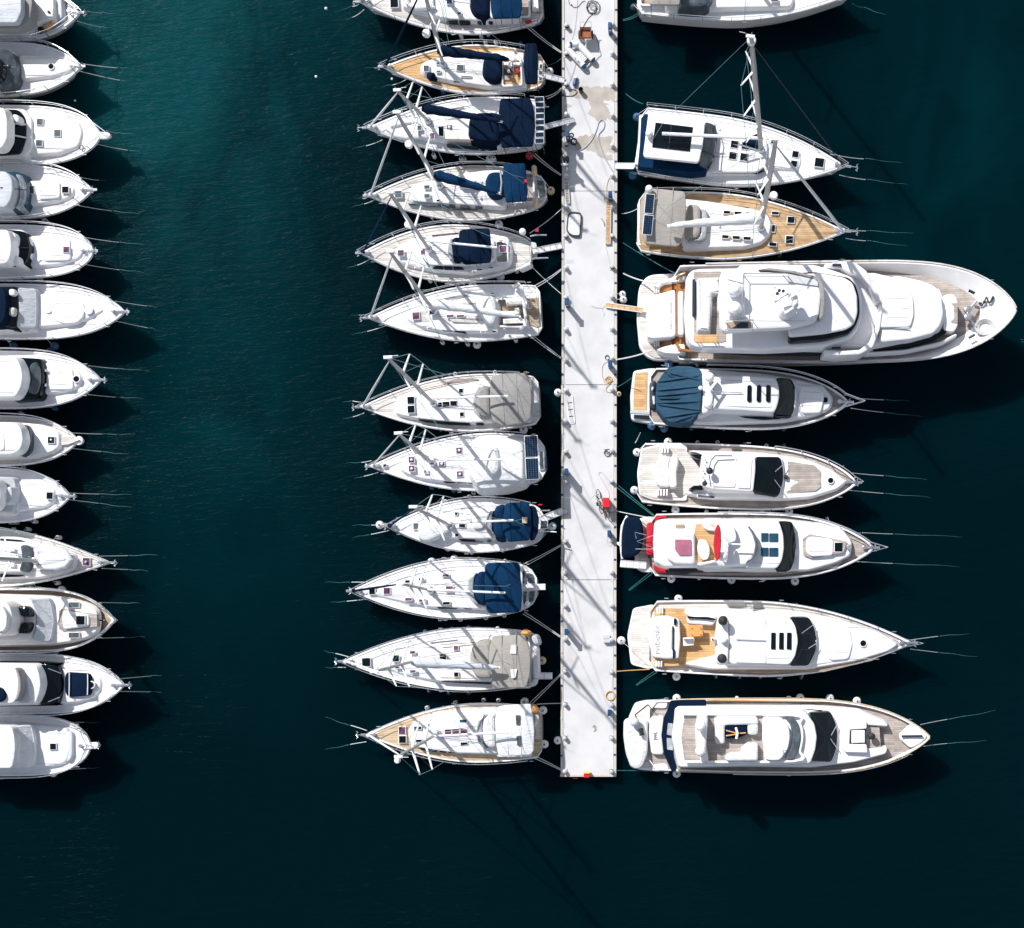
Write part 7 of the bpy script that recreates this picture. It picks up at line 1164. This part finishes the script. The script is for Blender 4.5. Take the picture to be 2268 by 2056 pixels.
b.slab('coaming', [(640, 130), (1200, 130), (1500, 165), (1650, 210), (1710, 290), (1700, 390), (1600, 440), (1400, 495), (640, 500)], (.7, .4)); b.plate('sunpad_frame', [(1360, 270), (1410, 238), (1680, 290), (1650, 372), (1420, 412), (1365, 390)], .66, 'teak_grey'); b.slab('sunpad', [(1385, 275), (1415, 255), (1580, 275), (1578, 390), (1420, 400), (1385, 370)], (.85, .75), 'cushion', .05); b.hatch(1617, 332, 56, 62, .62); b.dome(1690, 328, .7, .16, 'steel', 'windlass')
b.slab('superstructure', [(600, 140), (1060, 140), (1280, 150), (1305, 250), (1310, 360), (1280, 500), (1000, 500), (600, 480)], (1.9, .9)); b.slab('windscreen', [(1185, 142), (1285, 148), (1305, 230), (1312, 320), (1300, 420), (1275, 498), (1170, 495)], (2.0, 1.0), 'glass'); b.slab('roof', [(950, 140), (1190, 145), (1220, 240), (1225, 340), (1210, 430), (1175, 485), (950, 480)], 2.15, 'gelcoat', .05, .1, .05); b.wins([[(540, 515), (1100, 518), (1650, 430), (1690, 400), (1600, 480), (1200, 535), (540, 535)]], .12, 'teak_grey', 'side_deck')
for x0, y0, x1, y1 in ((1060, 230, 1112, 292), (1118, 232, 1182, 294), (1060, 335, 1112, 396), (1118, 336, 1182, 398)): b.slab('roof_window', [(x0, y0), (x1, y0), (x1, y1), (x0, y1)], 2.24, 'glass_blue', 0, .01, 0, bot=4.0, rd=.03)
b.slab('flybridge', [(300, 150), (360, 135), (780, 135), (960, 160), (1020, 220), (1035, 310), (1020, 400), (960, 455), (780, 470), (360, 470), (300, 440), (292, 300)], 2.3, 'gelcoat', .1, .12, .0, bot=3.6, rd=.2); b.plate('flybridge_floor', [(590, 165), (720, 165), (740, 300), (740, 430), (600, 440), (560, 340), (575, 250)], 2.34, 'teak', .1)
b.slab('flybridge_sofa', [(380, 280), (400, 235), (470, 220), (580, 230), (580, 455), (440, 455), (385, 420)], 2.75, 'cover_white', .08, .12, .0, bot=4.0); b.plate('table', [(440, 278), (555, 278), (558, 392), (470, 392), (440, 350)], 2.82, 'pink_cloth', .05); b.plate('hatch_teak', [(442, 168), (508, 168), (508, 193), (442, 193)], 2.36, 'teak_mid'); b.slab('oval_table', [(600, 320), (615, 275), (660, 275), (690, 330), (688, 390), (670, 422), (630, 420), (605, 380)], 2.85, 'gelcoat', .02, bot=4.4); b.slab('seat_pod', [(630, 165), (680, 160), (730, 200), (725, 215), (660, 208)], 2.7, 'cushion', .05, bot=4.0)
b.slab('bridge_console', [(800, 165), (850, 160), (880, 230), (880, 290), (830, 300), (815, 440), (790, 440), (795, 300)], 2.85, 'cushion', .05, bot=4.0); b.slab('wind_screen_fly', [(960, 170), (1010, 220), (1040, 310), (1020, 400), (950, 455), (960, 430), (1005, 390), (1022, 310), (1000, 235)], 2.85, 'glass_grey', .02, bot=4.0); b.bimini([(750, 160), (768, 200), (772, 300), (765, 400), (742, 435), (725, 390), (718, 300), (730, 200)], 4.3, 'red_cloth', .08, battens=0)
b.slab('radar_arch', [(600, 450), (720, 425), (740, 440), (610, 468)], 3.2, 'gelcoat', .05, bot=4.0); b.dome(780, 400, 3.7, .30); b.tube('antenna', [(820, 310, 3.0), (1005, 315, 3.0)], .05, 'gelcoat'); b.rail(.3, 1, .75, .03, bow=.75, out=.02); b.anchor(.1, .1); b.cleats()
m_ = MB(); P = [b.v(x, y, z=1.9) for x, y in rnd([(55, 230), (75, 130), (100, 110), (180, 112), (205, 160), (212, 260), (195, 360), (150, 400), (65, 415), (52, 390)], 25)]; slab_mesh(m_, P, lambda v: 1.0, -.06, .2, .12)
m_.tube([b.v(x, y, z=1.15) for x, y in ((60, 415), (48, 300), (58, 180), (95, 108))], .09, 8, 1); m_.tube([b.v(50, 320, z=1.2), b.v(20, 300, z=1.0)], .09, 8, 1)
top(m_, 'covered_tender', ['navy', 'fender_white'], 'small tender under a navy cover behind the red-trimmed yacht', 'tender', b.v(130, 260, z=.9)); b.gang((232, 465), (45, 450), 45, za=1.6, zb=1.6, label='white boarding plank stowed beside the tender of the red-trimmed yacht')
for P in ([(230, 245), (150, 225), (160, 270)], [(290, 245), (165, 290), (290, 340)], [(155, 345), (290, 347)]): b.tube('davit', [(x, y, .7) for x, y in P], .025, 'steel')
b.fend([(443, 65, 'wB'), (665, 78, 'w'), (838, 78, 'w'), (1113, 80, 'w'), (1260, 75, 'wB'), (1533, 125, 'b'), (412, 560, 'wB'), (613, 555, 'w'), (845, 568, 'wB'), (1076, 565, 'w'), (1303, 578, 'wB')])
b.bowlines(((1790, 228), (2016, 238), (2500, 258)), ((1785, 438), (2016, 450), (2480, 472))); b.line((230, 115), (0, 68), 'upper stern', ze=.68, r=.03); b.line((280, 520), (110, 645), 'lower stern', ze=.3, m='rope_wet', dbl=True); b.done()
# R7
V = (1360, 1310, 2.8)
b = motor('the orange-deck sport yacht', 'long white motor yacht with orange teak cockpit, twin black domes and three roof windows', V, (222, 275), (1850, 320), 228, nm='motor_yacht', cat='motor yacht', group=RG, zs=1.8, zb=2.6, sf=.92, tm=.40, p=2.0, q=1.0, tr=.02, deck='teak_pale', bul=.2)
b.slab('swim_platform', [(118, 105), (250, 80), (260, 470), (218, 484), (105, 455), (82, 275)], 0, 'gelcoat', .02, .05, 0, bot=.2, z=.8); b.plate('platform_teak', [(128, 112), (225, 90), (218, 190), (215, 360), (235, 462), (122, 442), (105, 340), (105, 200)], 0, 'teak_pale', z=.84)
b.plate('cockpit_floor', [(250, 105), (460, 110), (660, 140), (660, 400), (440, 460), (250, 465)], 0, 'teak', z=2.0, th=1.0); b.slab('sun_lounge', [(225, 165), (330, 150), (385, 170), (405, 300), (395, 410), (340, 420), (240, 410), (215, 290)], 0, 'cushion', .05, .15, .08, bot=1.6, z=2.5); b.slab('aft_sofa', [(370, 168), (405, 168), (412, 300), (400, 418), (368, 416)], 0, 'gelcoat', .02, .1, 0, bot=1.8, z=2.75)
b.slab('bolster', [(372, 170), (388, 170), (386, 210), (372, 210)], 0, 'navy', .02, bot=2.6, z=2.95); b.slab('bolster', [(366, 360), (376, 360), (376, 415), (366, 415)], 0, 'navy', .02, bot=2.6, z=2.95); b.slab('sofa_table', [(360, 215), (368, 215), (366, 360), (358, 360)], 0, 'glass_grey', .02, bot=2.6, z=2.9); b.text('PHOENIX', 266, 290, .42, z=2.66, rot=math.pi / 2, m='aluminium')
b.slab('side_bench', [(455, 150), (640, 160), (615, 210), (455, 200)], 0, 'cushion', .05, bot=1.9, z=2.5); b.slab('bench_back', [(455, 152), (500, 158), (580, 158), (635, 170), (625, 180), (560, 172), (455, 166)], 0, 'navy', .0, bot=2.4, z=2.75)
b.slab('orange_table', [(462, 210), (550, 208), (552, 280), (463, 281)], 0, 'orange_paint', .0, .03, 0, bot=2.6, z=2.7, rd=.04); b.frame([(480, 225), (535, 225), (535, 265), (480, 265)], 1.0, .03, name='table_leg'); b.slab('deck_chair', [(427, 290), (492, 288), (495, 335), (430, 340)], 0, 'cushion', .0, .04, 0, bot=2.35, z=2.5, rd=.05); b.frame([(437, 300), (485, 298), (485, 330), (437, 332)], .65, .02, name='chair_leg'); b.slab('chair_back', [(428, 288), (494, 286), (494, 294), (428, 296)], 0, 'cushion', .0, .02, 0, bot=2.4, z=2.9, rd=.02)
b.slab('coaming', [(440, 112), (800, 118), (1150, 130), (1400, 180), (1650, 260), (1760, 330), (1700, 370), (1500, 430), (1200, 480), (600, 480), (440, 450), (640, 400), (700, 300), (640, 160), (450, 150)], (.55, .3)); b.slab('foredeck_trunk', [(1240, 180), (1450, 205), (1640, 270), (1720, 325), (1650, 370), (1450, 430), (1240, 455)], (.5, .22)); b.slab('sunpad', [(1300, 270), (1340, 215), (1460, 220), (1480, 330), (1455, 420), (1340, 430), (1300, 370)], (.62, .5), 'cushion', .05); b.hatch(1545, 322, 38, 38, .42, rnd_=True)
b.slab('superstructure', [(690, 150), (1110, 155), (1220, 165), (1250, 240), (1258, 310), (1245, 390), (1210, 462), (1100, 465), (690, 455)], (1.9, .85)); b.slab('windscreen', [(1095, 160), (1212, 163), (1245, 230), (1258, 300), (1248, 380), (1208, 460), (1098, 462)], (1.98, .85), 'glass'); b.slab('roof', [(715, 155), (950, 160), (1095, 165), (1128, 220), (1142, 310), (1125, 400), (1090, 455), (950, 450), (715, 450)], 2.15, 'gelcoat', .03, .08, .06); b.plate('roof_panel', [(755, 165), (940, 168), (940, 445), (755, 440)], 2.23, 'deck_white', .05); b.tube('roof_track', [(757, 298, 2.3), (940, 305, 2.3)], .03, 'steel')
for x in (988, 1038, 1086): b.slab('roof_window', [(x - 13, 256), (x + 14, 256), (x + 13, 360), (x - 15, 358)], 2.27, 'glass', 0, .01, 0, bot=3.7, rd=.03)
b.slab('radar_arch', [(650, 155), (700, 155), (712, 300), (705, 450), (640, 450), (630, 300)], 2.3, 'gelcoat', .08, bot=3.8); b.dome(676, 182, 2.85, .30, 'rubber'); b.dome(670, 417, 2.85, .30, 'rubber'); b.dome(677, 298, 2.6, .22, flat=True, name='radar_dome'); b.box('horn', 612, 297, 22, 26, 2.3, 2.6, 'gelcoat'); b.dome(612, 298, 2.7, .06, 'dark_trim', 'horn_mouth')
for k in range(3):
    b.box('stair_step', 268 + 16 * k, 118, 10, 40, -.1, .25 + .1 * k); b.box('stair_step', 262 + 16 * k, 450, 10, 36, -.1, .25 + .1 * k)
b.tube('wiper', [(1150, 270, 1.6), (1240, 205, 1.0)], .025); b.tube('wiper', [(1150, 265, 1.62), (1215, 262, 1.2)], .02, 'dark_trim'); b.tube('wiper', [(1205, 355, 1.3), (1255, 322, 1.0)], .03); b.tube('wiper', [(1150, 360, 1.62), (1215, 362, 1.2)], .02, 'dark_trim'); b.wins([[(570, 480), (900, 478), (1300, 472), (1600, 400), (1740, 350), (1600, 430), (1300, 500), (900, 510), (620, 495)]], .12, 'teak_mid', 'side_deck')
b.rail(.3, 1, .6, .024, bow=.6, out=0.0); b.anchor(.1, .2); b.cleats()
b.fend([(400, 45, 'wB'), (387, 528, 'wB'), (45, 305, 'wB'), (637, 62, 'b'), (778, 68, 'b'), (902, 72, 'k'), (1020, 75, 'b'), (1125, 80, 'b'), (632, 530, 'k'), (778, 532, 'k'), (905, 532, 'k'), (1035, 535, 'k'), (1160, 535, 'k')])
b.bowlines(((1790, 308), (2016, 278), (2200, 262)), ((1840, 358), (2016, 380), (2250, 405))); b.line((220, 484), (10, 497), 'orange lower stern', za=.9, ze=.68, m='rope_orange', sag=.3, r=.03); b.line((270, 500), (140, 585), 'doubled lower stern', za=1.2, ze=.2, m='rope_wet', dbl=True); b.done()
# R8
V = (1360, 1530, 2.724)
b = motor('the lowest right yacht', 'white flybridge yacht with navy aft awning and covered tender, lowest right of the pier', V, (215, 270), (1905, 280), 218, nm='motor_yacht', cat='motor yacht', group=RG, zs=2.0, zb=2.9, sf=.93, tm=.45, p=3.1, q=.85, tr=.02, deck='teak_grey', bul=.3, rim='gelcoat')
b.slab('swim_platform', [(85, 170), (125, 75), (190, 60), (340, 55), (340, 490), (180, 480), (120, 470), (85, 300)], 0, 'gelcoat', .02, .05, 0, bot=.2, z=.8); b.plate('platform_teak', [(110, 160), (145, 80), (320, 80), (320, 475), (150, 465), (110, 300)], 0, 'teak_pale', z=.84)
b.slab('transom', [(218, 160), (300, 150), (290, 270), (300, 388), (225, 385), (212, 270)], 0, 'gelcoat', .05, .12, .04, bot=.8, z=2.2); b.text('JWL', 250, 272, .3, z=2.27, rot=math.pi / 2, m='dark_trim'); b.slab('side_locker', [(235, 95), (250, 65), (325, 58), (318, 108), (240, 105)], 0, 'gelcoat', .05, bot=.8, z=1.9); b.slab('side_locker', [(235, 445), (320, 440), (335, 488), (260, 475)], 0, 'gelcoat', .05, bot=.8, z=1.9); b.plate('stair_teak', [(240, 110), (315, 112), (312, 145), (245, 140)], 0, 'teak', z=1.5, th=.6)
b.slab('aft_awning', [(340, 60), (420, 55), (556, 55), (556, 100), (380, 102), (362, 200), (355, 270), (362, 400), (380, 462), (372, 490), (345, 485), (300, 380), (285, 270), (300, 160), (320, 120)], 0, 'navy', .0, .03, .0, bot=3.35, z=3.45, rd=.1); b.plate('awning_window', [(325, 195), (355, 198), (350, 272), (318, 265)], 0, 'vinyl', z=3.49); b.plate('awning_window', [(318, 285), (352, 288), (356, 360), (320, 355)], 0, 'vinyl', z=3.49)
b.plate('rub_rail_teak', [(560, 52), (1300, 62), (1300, 68), (560, 60)], 0, 'teak', z=2.35); b.slab('coaming', [(560, 105), (1200, 100), (1480, 120), (1640, 190), (1655, 215), (1400, 200), (1400, 360), (1650, 345), (1640, 380), (1450, 430), (1200, 460), (560, 455)], (.8, .55), rd=.15); b.plate('bow_seat_floor', [(1520, 215), (1600, 215), (1610, 340), (1520, 340)], .35, 'teak_grey')
b.slab('bow_sofa', [(1378, 200), (1400, 182), (1525, 182), (1525, 230), (1425, 235), (1420, 325), (1525, 325), (1530, 375), (1395, 372), (1378, 340)], 1.0, 'cushion', .04, bot=2.6, rd=.1); b.slab('bow_table', [(1435, 240), (1515, 240), (1515, 315), (1435, 318)], 1.05, 'gelcoat', .0, bot=2.6, rd=.05); b.dome(1555, 275, .9, .22, 'rubber', 'deck_light_cover', flat=True)
b.slab('bow_mooring_deck', [(1720, 262), (1790, 198), (1850, 230), (1895, 278), (1850, 320), (1790, 350), (1722, 290)], .1, 'gelcoat', .0); b.tube('anchor_shank', [(1735, 275, .25), (1860, 273, .25)], .07, 'dark_trim')
b.slab('superstructure', [(370, 105), (1000, 105), (1200, 120), (1310, 130), (1345, 200), (1352, 280), (1340, 360), (1315, 430), (1190, 445), (1000, 455), (385, 458), (358, 280)], (2.0, .8), rd=.2); b.slab('windscreen', [(1185, 140), (1308, 128), (1340, 200), (1350, 270), (1342, 350), (1312, 432), (1185, 425)], (2.15, .95), 'glass')
b.slab('flybridge', [(380, 103), (1000, 100), (1150, 120), (1210, 200), (1225, 280), (1215, 360), (1185, 440), (1000, 452), (390, 462), (355, 280)], 2.35, 'gelcoat', .08, .12, .0, bot=4.0, rd=.2)
b.plate('flybridge_floor', [(425, 145), (900, 155), (905, 420), (425, 425), (405, 280)], 2.39, 'teak_grey', .05); 
for P in ([(410, 142), (1070, 148), (1120, 200), (1135, 270), (1120, 360), (1085, 425), (430, 430)],): 
    R = MB(); R.tube([b.v(x, y, 2.6) for x, y in catmull([Vector(p) for p in P], 5)], .09, 6); R.obj('flybridge_coaming', 'gelcoat', b.root)
b.slab('flybridge_screen', [(1020, 155), (1075, 150), (1115, 200), (1130, 280), (1115, 360), (1085, 420), (1030, 415), (1070, 340), (1080, 270), (1065, 200)], 2.75, 'glass_grey', .02, bot=4.2); b.slab('sunpad', [(900, 160), (1010, 162), (1055, 220), (1062, 280), (1050, 350), (1005, 420), (910, 418), (905, 330), (898, 300)], 2.85, 'cushion', .03, bot=4.3)
b.slab('radar_arch', [(510, 155), (535, 142), (565, 160), (560, 250), (555, 350), (570, 435), (530, 435), (505, 350), (500, 250)], 3.6, 'gelcoat', .1, .15, bot=4.3); b.dome(522, 212, 4.3, .33); b.dome(522, 365, 4.3, .33)
b.slab('sofa_cover', [(608, 165), (640, 156), (860, 158), (873, 180), (870, 205), (670, 210), (668, 320), (612, 322)], 2.95, 'cover_white', .04, .12, .05, bot=4.3, rd=.15); b.slab('sofa_cover', [(805, 205), (872, 200), (868, 268), (808, 268)], 2.95, 'cover_white', .04, .12, .05, bot=4.3); b.slab('table_cover', [(672, 215), (803, 215), (803, 262), (740, 290), (675, 288)], 2.9, 'navy', .02, bot=4.4, rd=.05)
b.tube('folded_parasol', [(735, 222, 3.15), (745, 255, 3.2), (738, 290, 3.15)], .08, 'gelcoat'); b.tube('table_strap', [(675, 240, 3.0), (745, 258, 3.05), (795, 255, 3.0)], .04, 'orange_paint'); b.tube('table_strap', [(675, 273, 3.0), (740, 262, 3.05)], .04, 'orange_paint')
b.slab('helm_seats', [(672, 410), (690, 382), (770, 378), (775, 335), (800, 322), (870, 320), (868, 424), (680, 424)], 3.0, 'cover_white', .04, .12, .03, bot=4.3, rd=.15); b.slab('console', [(920, 330), (1000, 330), (1030, 380), (1000, 420), (920, 420)], 3.05, 'cushion', .03, bot=4.4); b.plate('stair_well', [(565, 378), (610, 378), (610, 428), (568, 428)], 2.43, 'teak_mid', .02)
b.tube('wiper', [(1310, 270, 1.4), (1345, 205, 1.0)], .03); b.tube('wiper', [(1305, 290, 1.4), (1350, 355, 1.0)], .03); b.rail(.3, .92, .5, .03, bow=False, mid=False, sides=(1,)); b.cleats(); b.wins([[(930, 118), (1180, 112), (1260, 118), (1180, 122)]], .85)
R = MB()
for sd in (-1, 1): R.tube([b.at(.1 + .9 * math.sin(math.pi / 2 * i / 40), sd, .03, -.04) for i in range(41)], .035, 6)
R.obj('cap_rail', 'teak_light', b.root)
m_ = MB(); P = [b.v(x, y, z=1.7) for x, y in rnd([(58, 190), (75, 172), (110, 175), (200, 178), (206, 280), (200, 380), (175, 460), (140, 478), (100, 465), (70, 380), (56, 280)], 22)]; slab_mesh(m_, P, lambda v: .95, .02, .25, .35)
top(m_, 'covered_tender', 'cover_white', 'tender under a creased white cover behind the lowest right yacht', 'tender', b.v(130, 320, z=.85)); m_ = MB(); c = b.v(125, 190, z=2.1); m_.ball(c, .3, .35, 0); c2 = b.v(160, 228, z=1.9); m_.tube([c2, c2 + Vector((.1, -.45, .05))], .16, 8, 1); top(m_, 'outboard_motor', ['cover_grey', 'rubber'], 'grey and black outboard motor on the covered tender, lower right stern', 'outboard motor', b.v(140, 205, z=1.8))
b.tube('davit', [(205, 85, .3), (128, 145, .9), (135, 165, .9)], .04, 'dark_trim'); b.tube('davit', [(205, 85, .3), (245, 130, .3)], .03, 'dark_trim')
b.fend([(378, 45, 'wB'), (742, 45, 'w'), (1123, 42, 'wB'), (1303, 45, 'wB'), (1465, 62, 'wB'), (378, 500, 'wB')]); b.bowlines(((1850, 205), (2016, 172), (2300, 120)), ((1870, 335), (2016, 318), (2250, 300)))
b.line((340, 490), (10, 482), 'lower stern', za=1.0, ze=.68, m='rope_wet'); b.done()
